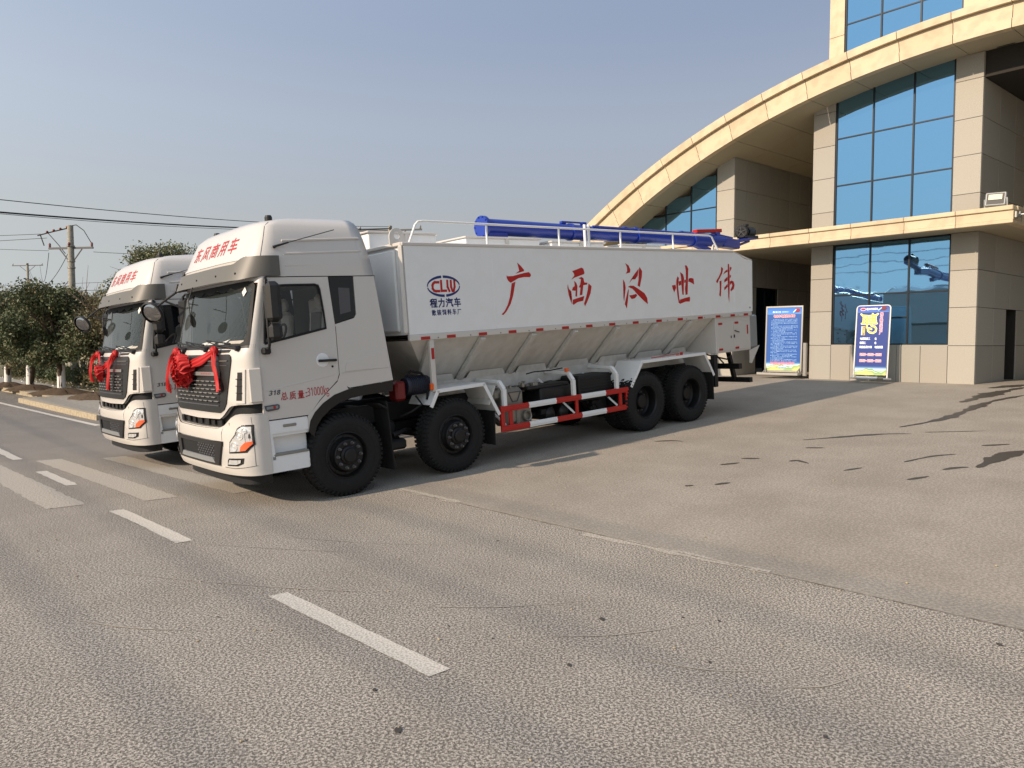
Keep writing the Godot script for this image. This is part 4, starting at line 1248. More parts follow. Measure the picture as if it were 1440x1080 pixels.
func cab() -> void:
	var b: MB
	# ---- lower front shell with grille surround
	b = MB.new()
	var ybot := func(x: float) -> float: return pw(absf(x), [0.0, 1.095, 0.70, 1.11, 0.80, 1.155, 0.95, 1.265, 1.1, 1.285, 1.27, 1.285])
	var cst := func(k: float) -> Callable: return func(_x: float) -> float: return k
	shell(b, cab_zf, cab_zd, 1.262, 3.2, ybot, cst.call(1.935), 9)
	# turned-in lower edge
	shell(b, func(y: float) -> float: return cab_zf(y) - 0.05, func(y: float) -> float: return cab_zd(y), 1.25, 3.2, ybot, func(x: float) -> float: return ybot.call(x) + 0.04, 1)
	tput("front_panel", b, M.white_paint)
	# ---- header above the windscreen and pillars
	b = MB.new()
	shell(b, cab_zf, cab_zd, 1.262, 3.2, cst.call(2.68), cst.call(2.76), 2)
	for q in [[0.0, 0.275], [PI - 0.275, PI]]:
		shell(b, cab_zf, cab_zd, 1.262, 3.2, cst.call(1.93), cst.call(2.69), 8, q[0], q[1], 10)
	tput("windscreen_pillars", b, M.white_paint)
	b = MB.new()
	shell(b, cab_zf, cab_zd, 1.262, 3.2, cst.call(1.93), cst.call(1.975), 1)
	tput("cowl", b, M.black_plastic)
	# ---- windscreen with dark border
	var ws := tput("windscreen", quick_plate([-1.20, 1.975, 1.20, 1.975, 1.225, 2.05, 1.19, 2.64, 1.14, 2.69, -1.14, 2.69, -1.19, 2.64, -1.225, 2.05], f_cab, -0.004, 0.0), M.windshield)
	b = MB.new()
	for s in [-1.0, 1.0]:
		var side := v2([s * 1.232, 1.97, s * 1.232, 2.10, s * 1.205, 2.65, s * 1.17, 2.70, s * 1.06, 2.70, s * 1.13, 2.65, s * 1.165, 2.60, s * 1.19, 2.10, s * 1.16, 2.01, s * 1.08, 1.975, s * 1.08, 1.965])
		b.plate(side, f_cab, 0.006, 0.02, 0.03)
	b.plate(v2([-1.10, 2.655, 1.10, 2.655, 1.10, 2.705, -1.10, 2.705]), f_cab, 0.006, 0.0)
	# scalloped shade band at the top
	var sc := [-1.1, 2.66]
	for k in 5:
		var x0 := -1.1 + k * 0.44
		for j in 6: sc.append_array([x0 + 0.44 * j / 5.0 if j < 5 else x0 + 0.4399, 2.655 - 0.045 * sin(PI * j / 5.0)])
	sc.append_array([1.1, 2.66])
	b.plate(v2(sc), f_cab, 0.005, 0.0)
	b.plate(v2([-1.10, 1.965, 1.10, 1.965, 1.10, 1.99, -1.10, 1.99]), f_cab, 0.006, 0.0)
	tput("windscreen_seal", b, M.seal, ws)
	b = MB.new()
	b.plate(v2([0.98, 2.585, 1.03, 2.64, 1.08, 2.585, 1.03, 2.53]), f_cab, 0.007, 0.0)
	tput("sticker", b, M.paper, ws)
	for q in [[-0.58, -0.98, 0.55], [0.25, -0.5, 0.62], [1.10, 0.30, 0.62]]:
		var wp := holder("wiper", tk)
		b = MB.new()
		var p0 := Vector3(q[0], 1.935, f_cab(q[0], 1.935) + 0.015)
		b.lathe([[0.0, 0.03], [0.028, 0.03], [0.034, 0.0], [0.034, -0.03]], T(Vector3.RIGHT, Vector3(0, 0, 1), Vector3.UP, p0), 12)
		tput("pivot", b, M.black_plastic, wp)
		b = MB.new()
		var e := Vector3(q[1], 2.03, f_cab(q[1], 2.03) + 0.035)
		var mid := p0.lerp(e, 0.55) + Vector3(0, 0.0, 0.02)
		mid.z = f_cab(mid.x, mid.y) + 0.05
		b.tube([p0 + Vector3(0, 0, 0.02), mid], 0.013, 6)
		b.tube([mid, e], 0.008, 6)
		tput("arm", b, M.black_plastic, wp)
		b = MB.new()
		var pts := []
		for k in 9:
			var x: float = lerpf(q[1] - 0.1, q[1] + 0.62, k / 8.0)
			x = clampf(x, -1.15, 1.15)
			var y := lerpf(2.045, 1.995, k / 8.0)
			pts.append(Vector3(x, y, f_cab(x, y) + 0.012))
		b.tube(pts, 0.010, 5)
		tput("blade", b, M.black_plastic, wp)
	# ---- grille
	var gr := tput("grille_panel", quick_plate([-0.73, 1.185, 0.73, 1.185, 0.83, 1.225, 0.885, 1.30, 0.93, 1.50, 1.0, 1.80, 0.995, 1.845, 0.96, 1.87, -0.96, 1.87, -0.995, 1.845, -1.0, 1.80, -0.93, 1.50, -0.885, 1.30, -0.83, 1.225], f_cab, 0.014, 0.03), M.grille_black)
	tput("mesh_recess", quick_plate([-0.73, 1.29, 0.73, 1.29, 0.75, 1.59, -0.75, 1.59], f_cab, 0.016, 0.0), M.seal, gr)
	b = MB.new()
	for r in 6:
		var y := 1.312 + r * 0.047
		for k in 9:
			var x := -0.66 + k * 0.165 + (0.08 if r % 2 else 0.0)
			if x + 0.09 > 0.75: continue
			b.plate(v2([x - 0.055, y + 0.006, x + 0.05, y, x + 0.085, y + 0.010, x + 0.055, y + 0.014, x - 0.04, y + 0.014]), f_cab, 0.036, 0.02)
	stuff(tput("grille_slats", b, M.slat_grey, gr))
	tput("lower_trim", quick_plate([-0.72, 1.262, 0.72, 1.262, 0.725, 1.275, -0.725, 1.275], f_cab, 0.024, 0.012), M.badge_grey, gr)
	tput("badge_bar", quick_plate([-0.74, 1.622, 0.74, 1.622, 0.745, 1.667, -0.745, 1.667], f_cab, 0.034, 0.022), M.slat_grey, gr)
	b = MB.new()
	for k in 6:
		var x := 0.22 + k * 0.055
		b.plate(v2([x, 1.637, x + 0.03, 1.637, x + 0.03, 1.652, x, 1.652]), f_cab, 0.036, 0.0)
	tput("badge_letters", b, M.roof_red, gr)
	tput("upper_trim", quick_plate([-0.93, 1.79, 0.93, 1.79, 0.94, 1.803, -0.94, 1.803], f_cab, 0.024, 0.012), M.visor, gr)
	tput("upper_trim", quick_plate([-0.92, 1.74, 0.92, 1.74, 0.925, 1.746, -0.925, 1.746], f_cab, 0.020, 0.008), M.badge_grey, gr)
	for s in [-1.0, 1.0]:
		tput("cowl_slot", quick_plate([s * 0.56, 1.893, s * 0.93, 1.893, s * 0.95, 1.923, s * 0.57, 1.925], f_cab, 0.004, 0.006), M.black_plastic)
		# corner air intake
		var it := tput("air_intake", quick_plate([s * 1.06, 1.30, s * 1.19, 1.30, s * 1.205, 1.69, s * 1.10, 1.685], f_cab, 0.012, 0.02, 0.02), M.white_paint)
		tput("vent", quick_plate([s * 1.085, 1.335, s * 1.160, 1.335, s * 1.175, 1.66, s * 1.115, 1.66], f_cab, 0.016, 0.0, 0.02), M.seal, it)
		for k in 3:
			var y := 1.42 + k * 0.08
			tput("vane", quick_plate([s * 1.09, y, s * 1.165, y, s * 1.165, y + 0.008, s * 1.09, y + 0.008], f_cab, 0.026, 0.01, 0.02), M.black_plastic, it)
		b = MB.new()
		b.box(Vector3(s * 1.262, 1.50, 1.105), Vector3(0.035, 0.40, 0.15), 0.014, Basis(Vector3.UP, s * -0.18))
		tput("corner_fin", b, M.white_paint, it)
		# engine bay dark gap
	b = MB.new()
	shell(b, func(_y: float) -> float: return 1.30, func(_y: float) -> float: return 0.98, 1.225, 3.2, cst.call(0.9), cst.call(1.29), 1)
	tput("engine_bay_gap", b, M.seal)
	b = MB.new()
	for k in 9:
		var x := -0.95 + k * 0.23
		b.box(Vector3(x, 1.05, 1.315), Vector3(0.05 + 0.03 * (k % 3), 0.06 + 0.02 * (k % 2), 0.03), 0.006)
	stuff(tput("engine_bay_fittings", b, M.black_plastic))
	# ---- bumper
	b = MB.new()
	var ytop := func(x: float) -> float: return pw(absf(x), [0.0, 0.985, 0.70, 0.995, 0.82, 1.03, 0.97, 1.125, 1.04, 1.155, 1.12, 1.168, 1.27, 1.16])
	var bzf := func(y: float) -> float: return pw(y, [0.44, 1.36, 0.52, 1.395, 0.62, 1.40, 0.95, 1.40, 1.02, 1.385, 1.18, 1.375])
	var bzd := func(y: float) -> float: return pw(y, [0.44, 0.985, 0.52, 1.0, 1.18, 1.0])
	shell(b, bzf, bzd, 1.262, 3.2, cst.call(0.45), ytop, 12, 0.0, PI, 64)
	# rolled top and bottom lips
	shell(b, func(y: float) -> float: return 1.375 - (y - 0.0) * 0.0, func(_y: float) -> float: return 0.985, 1.25, 3.2, func(x: float) -> float: return ytop.call(x) - 0.001, func(x: float) -> float: return ytop.call(x) + 0.012, 1)
	for s in [-1.0, 1.0]:
		b.box(Vector3(s * 1.252, 0.80, 0.995), Vector3(0.02, 0.66, 0.03), 0.006)
	var bp := tput("bumper", b, M.white_paint)
	# bumper shelf behind the lip so that the gap is closed
	b = MB.new()
	var shelf := []
	for i in 2:
		var row := []
		for j in 41:
			var x := lerpf(-1.24, 1.24, j / 40.0)
			row.append(Vector3(x, ytop.call(x) + (0.01 if i == 1 else 0.0), se(x, 1.37 if i == 1 else 1.22, 0.98, 1.255, 3.2)))
		shelf.append(row)
	b.grid(shelf)
	tput("bumper_lip", b, M.white_paint, bp)
	var lg := tput("lower_intake", quick_plate([-0.69, 0.565, 0.69, 0.565, 0.79, 0.845, -0.79, 0.845], f_bump, 0.004, 0.0), M.seal, bp)
	b = MB.new()
	for q in [[-0.79, 0.80, 0.79, 0.80, 0.80, 0.85, -0.80, 0.85], [-0.70, 0.56, 0.70, 0.56, 0.70, 0.60, -0.70, 0.60], [0.69, 0.56, 0.80, 0.85, 0.62, 0.85, 0.57, 0.56], [-0.69, 0.56, -0.57, 0.56, -0.62, 0.85, -0.80, 0.85]]:
		b.plate(v2(q), f_bump, 0.026, 0.03)
	tput("intake_frame", b, M.grille_black, bp)
	b = MB.new()
	for r in 5:
		for k in 14:
			var x := -0.52 + k * 0.08 + (0.04 if r % 2 else 0.0)
			if x < -0.02: continue
			b.plate(v2([x, 0.665 + r * 0.030, x + 0.03, 0.652 + r * 0.030, x + 0.06, 0.665 + r * 0.030, x + 0.03, 0.678 + r * 0.030]), f_bump, 0.010, 0.006)
	stuff(tput("intake_mesh", b, M.badge_grey, bp))
	tput("number_plate_step", quick_plate([-0.60, 0.585, 0.60, 0.585, 0.53, 0.645, -0.53, 0.645], f_bump, 0.028, 0.02), M.lamp_grey, bp)
	for s in [-1.0, 1.0]:
		for line in [[0.81, 1.03, 0.775, 0.95, 0.772, 0.86], [0.80, 0.545, 1.0, 0.54, 1.15, 0.555, 1.245, 0.57], [1.225, 1.14, 1.235, 0.9, 1.235, 0.57]]:
			var sb := MB.new()
			var sp3 := []
			for i in range(0, line.size() - 2, 2):
				for k in 6:
					var q := Vector2(line[i], line[i + 1]).lerp(Vector2(line[i + 2], line[i + 3]), k / 5.0)
					sp3.append(Vector3(s * q.x, q.y, f_bump(q.x, q.y) + 0.0005))
			sb.tube(sp3, 0.003, 5, false)
			tput("panel_gap", sb, M.badge_grey, bp)
		var hp := [0.915, 0.715, 0.94, 0.85, 1.04, 0.94, 1.07, 1.01, 1.13, 1.055, 1.238, 1.05, 1.242, 0.82, 1.18, 0.73]
		var hq := [0.94, 0.735, 0.962, 0.84, 1.06, 0.93, 1.092, 1.0, 1.145, 1.036, 1.228, 1.03, 1.232, 0.83, 1.17, 0.755]
		var am := [1.10, 0.748, 1.115, 0.80, 1.17, 0.852, 1.228, 0.862, 1.230, 0.832, 1.172, 0.758]
		if s < 0:
			hp = mirrored(hp); hq = mirrored(hq); am = mirrored(am)
		var hl := tput("headlight", quick_plate(hp, f_bump, 0.004, 0.01, 0.03), M.seal)
		tput("reflector", facets(hq, 0.007, 0.08), M.bright_reflector, hl)
		for q in [[1.03, 0.80, 0.055], [1.12, 0.93, 0.05], [1.17, 0.985, 0.032]]:
			b = MB.new()
			var c := Vector3(s * q[0], q[1], f_bump(q[0], q[1]) + 0.008)
			var nn := b.sn(f_bump, Vector2(s * q[0], q[1]))
			var xx := Vector3.UP.cross(nn).normalized()
			b.lathe([[q[2], 0.0], [q[2] * 0.97, 0.012], [q[2] * 0.8, 0.0], [q[2] * 0.45, -0.004], [q[2] * 0.35, 0.012], [0.0, 0.018]], T(xx, nn, xx.cross(nn), c), 16)
			tput("bowl", b, M.bright_reflector, hl)
		tput("turn_signal", quick_plate(am, f_bump, 0.012, 0.006, 0.03), M.amber, hl)
		tput("lens", quick_plate(hq, f_bump, 0.024, 0.016, 0.03), M.lens, hl)
		var fp := [0.86, 0.565, 1.05, 0.57, 1.13, 0.60, 1.145, 0.665, 0.90, 0.655, 0.875, 0.635]
		var fq := [0.89, 0.585, 1.04, 0.588, 1.105, 0.61, 1.115, 0.645, 0.92, 0.64]
		if s < 0:
			fp = mirrored(fp); fq = mirrored(fq)
		var fl := tput("fog_light", quick_plate(fp, f_bump, 0.004, 0.01, 0.03), M.black_plastic)
		tput("reflector", facets(fq, 0.010, 0.06), M.bright_reflector, fl)
	# under-run strip below the bumper
	b = MB.new()
	shell(b, func(_y: float) -> float: return 1.26, func(_y: float) -> float: return 0.92, 1.08, 4.0, cst.call(0.32), cst.call(0.46), 1)
	tput("front_skirt", b, M.chassis)
	# ---- sides
	for s in [1.0, -1.0]:
		b = MB.new()
		sp(b, [1.02, 1.08, 1.02, 1.94, 0.95, 1.955, 0.14, 2.10, 0.20, 2.65, 0.87, 2.65, 0.868, 2.745, -0.56, 2.745, -0.65, 1.99, -0.70, 1.40, -0.2, 1.34, 0.2, 1.32, 0.46, 1.08], s, 1.222, 0.004)
		# window hole is simply the dark liner behind the glass
		tput("side_liner", b, M.seal)
		var door := holder("door", tk)
		b = MB.new()
		sp(b, [1.035, 1.08, 1.035, 1.945, 0.95, 1.965, 0.15, 2.105, 0.034, 2.125, 0.034, 1.54, 0.06, 1.46, 0.17, 1.37, 0.32, 1.24, 0.42, 1.13, 0.47, 1.08], s, 1.256, 0.03)
		sp(b, [0.034, 2.1252, 0.15, 2.1052, 0.21, 2.64, 0.21, 2.645, 0.075, 2.645], s, 1.256, 0.03)
		sp(b, [0.075, 2.6452, 0.21, 2.6452, 0.88, 2.638, 0.878, 2.733, 0.08, 2.735], s, 1.256, 0.03)
		sp(b, [1.034, 1.9452, 0.878, 2.733, 0.8802, 2.638, 0.90, 2.62, 0.95, 1.9652], s, 1.256, 0.03)
		tput("skin", b, M.white_paint, door)
		b = MB.new()
		sp(b, [0.95, 1.97, 0.15, 2.107, 0.205, 2.60, 0.25, 2.64, 0.86, 2.635, 0.895, 2.60], s, 1.240, 0.0)
		tput("window", b, M.privacy_glass if s < 0 else M.side_glass, door)
		b = MB.new()
		var loop := []
		for q in [[0.95, 1.97], [0.55, 2.04], [0.16, 2.11], [0.175, 2.3], [0.205, 2.58], [0.22, 2.625], [0.26, 2.642], [0.6, 2.641], [0.85, 2.636], [0.89, 2.60], [0.92, 2.3], [0.95, 1.97]]: loop.append(Vector3(s * 1.257, q[1], q[0]))
		b.tube(loop, 0.014, 6, false)
		tput("window_seal", b, M.seal, door)
		b = MB.new()
		b.lathe([[0.0, 0.006], [0.07, 0.005], [0.085, 0.0]], T(Vector3(0, 0, -1), Vector3(s, 0, 0), Vector3.UP, Vector3(s * 1.256, 1.725, 0.24)), 20)
		tput("handle_recess", b, M.tank_paint, door)
		b = MB.new()
		b.box(Vector3(s * 1.285, 1.715, 0.185), Vector3(0.03, 0.032, 0.25), 0.01, Basis(Vector3.RIGHT, -0.03))
		tput("handle", b, M.black_plastic, door)
		b = MB.new()
		b.lathe([[0.0, 0.006], [0.014, 0.005], [0.014, 0.0]], T(Vector3(0, 0, -1), Vector3(s, 0, 0), Vector3.UP, Vector3(s * 1.257, 1.635, 0.115)), 10)
		tput("lock", b, M.seal, door)
		# pressed crease along the lower door
		b = MB.new()
		b.bar(Vector3(s * 1.256, 1.455, 0.72), Vector3(s * 1.256, 1.535, 0.10), 0.006, 0.02, 0.003)
		b.bar(Vector3(s * 1.256, 1.42, 0.98), Vector3(s * 1.256, 1.455, 0.72), 0.006, 0.014, 0.003)
		tput("crease", b, M.white_paint, door)
		if s > 0:
			b = MB.new()
			b.plate(v2([-1.01, 1.195, -0.985, 1.18, -0.86, 1.19, -0.84, 1.205, -0.84, 1.245, -0.86, 1.255, -1.02, 1.25]), func(_x: float, _y: float) -> float: return 0.0, 0.012, 0.012)
			var lm := put("marker_lamp", b, M.badge_grey, door)
			lm.transform = side_t(1.256)
			b = MB.new()
			b.plate(v2([-1.0, 1.205, -0.86, 1.208, -0.86, 1.24, -1.0, 1.236]), func(_x: float, _y: float) -> float: return 0.0, 0.016, 0.006)
			lm = put("marker_lens", b, M.lamp_grey, door)
			lm.transform = side_t(1.256)
			b = MB.new()
			b.plate(v2([-0.92, 1.208, -0.89, 1.208, -0.89, 1.238, -0.92, 1.238]), func(_x: float, _y: float) -> float: return 0.0, 0.018, 0.004)
			lm = put("marker_reflector", b, M.roof_red, door)
			lm.transform = side_t(1.256)
			b = MB.new()
			var zz := 0.81
			for g in ["zong", "zhi", "liang"]:
				glyph(b, g, Vector2(-zz, 1.29), Vector2(0.085, 0.095), 0.009, side_t(1.259))
				zz -= 0.105
			for y in [1.305, 1.35]: b.stroke([Vector2(-zz + 0.002, y), Vector2(-zz + 0.014, y)], 0.012, side_t(1.259))
			tput("weight_lettering", b, M.roof_red, door)
			put_mesh("weight_lettering", text_mesh("31000kg", 0.10, false), M.roof_red, T(Vector3(0, 0, -0.55), Vector3.UP, Vector3.RIGHT, Vector3(1.257, 1.27, zz - 0.02)), door)
			put_mesh("model_number", text_mesh("318", 0.055, true), M.badge_grey, T(Vector3(0, -0.0, -1.15), Vector3(0, 1, -0.25), Vector3.RIGHT, Vector3(1.257, 1.345, 0.965)), door)
		# fixed panel behind the door with the dark quarter window
		b = MB.new()
		sp(b, [-0.272, 2.735, -0.565, 2.735, -0.66, 1.99, -0.725, 1.47, -0.735, 1.385, -0.45, 1.37, -0.1, 1.35, 0.02, 1.42, 0.024, 1.55, 0.024, 2.12, 0.05, 2.145, -0.24, 2.215, -0.272, 2.26], s, 1.256, 0.03)
		tput("side_panel", b, M.white_paint)
		b = MB.new()
		sp(b, [0.062, 2.735, 0.046, 2.155, -0.235, 2.225, -0.262, 2.27, -0.262, 2.735], s, 1.250, 0.0)
		var qw := tput("quarter_window", b, M.privacy_glass)
		b = MB.new()
		sp(b, [-0.05, 2.60, -0.05, 2.27, -0.20, 2.30, -0.205, 2.59], s, 1.2515, 0.0)
		tput("clear_pane", b, M.badge_grey, qw)
		b = MB.new()
		b.bar(Vector3(s * 1.258, 1.545, 0.0), Vector3(s * 1.258, 1.56, -0.70), 0.008, 0.008, 0.002)
		b.bar(Vector3(s * 1.258, 1.66, -0.08), Vector3(s * 1.258, 1.80, -0.66), 0.006, 0.01, 0.002)
		sp(b, [-0.05, 1.56, -0.08, 1.66, -0.66, 1.80, -0.69, 1.56], s, 1.262, 0.008)
		tput("rear_corner_moulding", b, M.white_paint)
		# wheel arch trim and steps
		b = MB.new()
		var arch := []
		for q in [[0.50, 0.88], [0.47, 1.0], [0.40, 1.10], [0.28, 1.20], [0.12, 1.285], [-0.08, 1.335], [-0.35, 1.36], [-0.73, 1.372]]: arch.append(q)
		var inner := []
		for q in [[0.42, 0.80], [0.38, 0.92], [0.30, 1.02], [0.18, 1.11], [0.05, 1.175], [-0.12, 1.215], [-0.36, 1.235], [-0.73, 1.24]]: inner.append(q)
		for i in arch.size() - 1:
			var a0 := Vector3(s * 1.262, arch[i][1], arch[i][0]); var a1 := Vector3(s * 1.262, arch[i + 1][1], arch[i + 1][0])
			var i0 := Vector3(s * 1.24, inner[i][1], inner[i][0]); var i1 := Vector3(s * 1.24, inner[i + 1][1], inner[i + 1][0])
			b.quad(a0, a1, i1, i0)
			b.quad(i0, i1, i1 - Vector3(s * 0.5, 0, 0), i0 - Vector3(s * 0.5, 0, 0))
		tput("wheel_arch", b, M.black_plastic)
		b = MB.new()
		var wb := []
		for q in [[0.50, 1.075], [0.44, 1.12], [0.33, 1.23], [0.18, 1.36], [0.07, 1.445], [0.03, 1.53], [0.03, 1.45], [0.0, 1.40]]: wb.append(q)
		for i in arch.size() - 1:
			var o0 := Vector3(s * 1.258, maxf(wb[i][1] - 0.006, arch[i][1]), wb[i][0] - 0.004); var o1 := Vector3(s * 1.258, maxf(wb[i + 1][1] - 0.006, arch[i + 1][1]), wb[i + 1][0] - 0.004)
			if i < 5: b.quad(Vector3(s * 1.258, arch[i][1], arch[i][0]), o0, o1, Vector3(s * 1.258, arch[i + 1][1], arch[i + 1][0]))
		tput("arch_moulding", b, M.white_paint)
		b = MB.new()
		sp(b, [0.985, 0.91, 0.985, 1.065, 0.50, 1.065, 0.47, 0.91], s, 1.252, 0.05)
		b.box(Vector3(s * 1.13, 0.55, 0.74), Vector3(0.24, 0.20, 0.48), 0.012)
		b.box(Vector3(s * 1.10, 0.75, 0.73), Vector3(0.10, 0.34, 0.50), 0.01)
		sp(b, [0.985, 0.45, 0.985, 0.60, 0.545, 0.60, 0.52, 0.45], s, 1.252, 0.06)
		sp(b, [0.985, 0.60, 0.985, 0.91, 0.95, 0.91, 0.93, 0.60], s, 1.250, 0.10)
		sp(b, [0.985, 0.872, 0.985, 0.908, 0.485, 0.908, 0.49, 0.872], s, 1.235, 0.10)
		var sf := tput("step_fairing", b, M.tank_paint)
		b = MB.new(); b.box(Vector3(s * 1.19, 0.655, 0.73), Vector3(0.14, 0.025, 0.44), 0.008)
		tput("step_tread", b, M.steel, sf)
		b = MB.new(); b.box(Vector3(s * 1.252, 0.99, 0.73), Vector3(0.02, 0.035, 0.17), 0.008)
		tput("step_grip", b, M.steel, sf)
		b = MB.new()
		b.box(Vector3(s * 1.06, 0.66, -0.655), Vector3(0.36, 0.92, 0.02), 0.004, Basis(Vector3.RIGHT, 0.06))
		b.bar(Vector3(s * 1.06, 1.10, -0.50), Vector3(s * 1.06, 1.02, -0.64), 0.36, 0.02)
		tput("mudflap", b, M.rubber)
	# ---- back, floor and roof lining, to close the cab
	b = MB.new()
	b.box(Vector3(0, 2.05, -0.60), Vector3(2.42, 1.4, 0.02))
	b.box(Vector3(0, 1.36, 0.2), Vector3(2.40, 0.02, 1.6))
	b.box(Vector3(0, 2.735, 0.15), Vector3(2.42, 0.02, 1.45))
	tput("interior", b, M.interior)
	for x in [0.62, -0.62]:
		var st := holder("seat", tk)
		b = MB.new()
		b.box(Vector3(x, 1.62, 0.18), Vector3(0.55, 0.16, 0.52), 0.05)
		b.box(Vector3(x, 2.02, -0.10), Vector3(0.52, 0.72, 0.16), 0.06, Basis(Vector3.RIGHT, -0.12))
		tput("cushion", b, M.seat_white, st)
		b = MB.new(); b.box(Vector3(x, 2.47, -0.14), Vector3(0.30, 0.20, 0.12), 0.05); tput("headrest", b, M.seat_white, st)
		b = MB.new(); b.box(Vector3(x, 2.02, -0.012), Vector3(0.28, 0.62, 0.02), 0.01, Basis(Vector3.RIGHT, -0.12)); tput("centre_strip", b, M.interior, st)
	b = MB.new()
	b.box(Vector3(0, 1.80, 0.85), Vector3(2.3, 0.26, 0.42), 0.06)
	tput("dashboard", b, M.badge_grey)
	b = MB.new()
	var hoop := []
	for k in 25: hoop.append(Vector3(0.62, 2.0, 0.55) + Vector3(cos(TAU * k / 24.0) * 0.23, sin(TAU * k / 24.0) * 0.19, sin(TAU * k / 24.0) * -0.13))
	b.tube(hoop, 0.016, 8, false)
	b.tube([Vector3(0.62, 2.0, 0.55), Vector3(0.62, 1.8, 0.75)], 0.03, 8)
	b.bar(Vector3(0.41, 2.0, 0.55), Vector3(0.83, 2.0, 0.55), 0.05, 0.02)
	tput("steering_wheel", b, M.black_plastic)
	b = MB.new()
	b.box(Vector3(0.05, 2.18, -0.4), Vector3(0.62, 0.7, 0.06), 0.02)
	tput("bunk_curtain", b, M.seat_white)
	b = MB.new()
	b.box(Vector3(0.86, 1.985, 1.03), Vector3(0.42, 0.08, 0.14), 0.03, Basis(Vector3.UP, 0.5)); tput("cloth_on_dash", b, M.fence_white)
	for q in [[-0.35, 0.3], [-0.12, -0.2], [0.28, 0.5]]:
		b = MB.new(); b.box(Vector3(q[0], 1.99, 1.10), Vector3(0.20, 0.006, 0.14), 0.0, Basis(Vector3.RIGHT, 0.5) * Basis(Vector3.UP, q[1])); tput("paper_on_dash", b, M.paper)
	# ---- visor
	b = MB.new()
	var vt := func(x: float) -> float: return pw(absf(x), [0.0, 2.91, 0.93, 2.915, 1.06, 2.985, 1.3, 2.985])
	var vb := func(x: float) -> float: return pw(absf(x), [0.0, 2.715, 1.1, 2.72, 1.29, 2.755])
	shell(b, func(y: float) -> float: return pw(y, [2.70, 1.275, 2.99, 1.135]), func(_y: float) -> float: return 0.70, 1.285, 3.2, vb, vt, 5)
	shell(b, func(y: float) -> float: return pw(y, [2.70, 1.255, 2.99, 1.105]), func(_y: float) -> float: return 0.70, 1.265, 3.2, vb, vt, 5)
	for f in [vb, vt]:
		var g := []
		for k in 2:
			var row := []
			for j in 49:
				var th := PI * j / 48.0
				var c := cos(th); var sn := sin(th)
				var w := 1.285 - 0.02 * k
				var x := w * signf(c) * pow(absf(c), 0.625)
				var y: float = f.call(x)
				var zf: float = pw(y, [2.70, 1.275, 2.99, 1.135]) - 0.02 * k
				row.append(Vector3(x, y, 0.70 + (zf - 0.70) * pow(absf(sn), 0.625)))
			g.append(row)
		b.grid(g)
	for s in [-1.0, 1.0]: b.box(Vector3(s * 1.275, 2.87, 0.702), Vector3(0.022, 0.23, 0.006))
	var vis := tput("sun_visor", b, M.visor)
	for x in [-1.02, -0.62, 0.0, 0.62, 1.02]:
		b = MB.new()
		var y := 2.80
		b.lathe([[0.0, 0.012], [0.012, 0.010], [0.014, 0.0]], T(Vector3.RIGHT, Vector3(0, 0, 1), Vector3.UP, Vector3(x, y, se(x, 1.225, 0.70, 1.285, 3.2))), 8)
		tput("bolt", b, M.black_plastic, vis)
	# ---- roof
	b = MB.new()
	var rows := []
	for y in [2.745, 2.80, 2.95, 3.0, 3.1, 3.2, 3.28, 3.35, 3.39, 3.42, 3.445, 3.47, 3.49, 3.505, 3.516, 3.525, 3.529, 3.53]:
		var row := []
		var w := roof_w(y); var zf := roof_zf(y); var zd := roof_zd(y)
		var zr: float = lerpf(-0.565, -0.42, (y - 2.745) / 0.785)
		zd = maxf(zd, zr + 0.02)
		zf = maxf(zf, zd + 0.01)
		for k in 7: row.append(Vector3(w, y, lerpf(zr, zd, k / 7.0)))
		for j in 41:
			var th := PI * j / 40.0
			var c := cos(th); var sn := sin(th)
			row.append(Vector3(w * signf(c) * sqrt(absf(c)), y, zd + (zf - zd) * sqrt(absf(sn))))
		for k in 7: row.append(Vector3(-w, y, lerpf(zd, zr, (k + 1) / 7.0)))
		for k in 5: row.append(Vector3(lerpf(-w, w, (k + 1) / 5.0), y, zr))
		rows.append(row)
	b.grid(rows, true, true)
	var rf := tput("roof_fairing", b, M.white_paint)
	for s in [-1.0, 1.0]:
		for q in [[3.155, 3.215, 1.215], [3.0, 3.055, 1.243], [2.86, 2.905, 1.252]]:
			b = MB.new()
			b.bar(Vector3(s * (q[2] - 0.004), q[0] + 0.01, 0.62), Vector3(s * (q[2] - 0.012), q[1], -0.42), 0.016, 0.028, 0.006)
			tput("pressed_rib", b, M.white_paint, rf)
	# seam between roof front and side
	b = MB.new()
	for s in [-1.0, 1.0]:
		var pts := []
		for k in 15:
			var y := lerpf(2.99, 3.40, k / 14.0)
			var x: float = s * roof_w(y) * 0.965
			pts.append(Vector3(x, y, f_roof(x, y) + 0.001))
		b.tube(pts, 0.0035, 5, false)
	tput("seam", b, M.badge_grey, rf)
	tput("lower_edge", quick_plate([-1.05, 2.955, 0.98, 2.955, 1.05, 2.985, 1.05, 2.995, -1.05, 2.985], f_roof, 0.010, 0.012), M.white_paint, rf)
	b = MB.new()
	var x0 := -0.68
	for g in ["dong", "feng", "shang", "yong", "che"]:
		for stk in GLYPHS[g]:
			for i in range(0, stk.size() - 2, 2):
				var pa := Vector2(x0 + stk[i] * 0.245, 3.075 + stk[i + 1] * 0.175); var pb := Vector2(x0 + stk[i + 2] * 0.245, 3.075 + stk[i + 3] * 0.175)
				var d := (pb - pa).normalized() * 0.011
				var m := Vector2(-d.y, d.x)
				b.plate(PackedVector2Array([pa - d - m, pb + d - m, pb + d + m, pa - d + m]), f_roof, 0.003 + 0.0006 * ((i / 2) % 2), 0.0, 0.09)
		x0 += 0.302
	tput("roof_lettering", b, M.roof_red, rf)
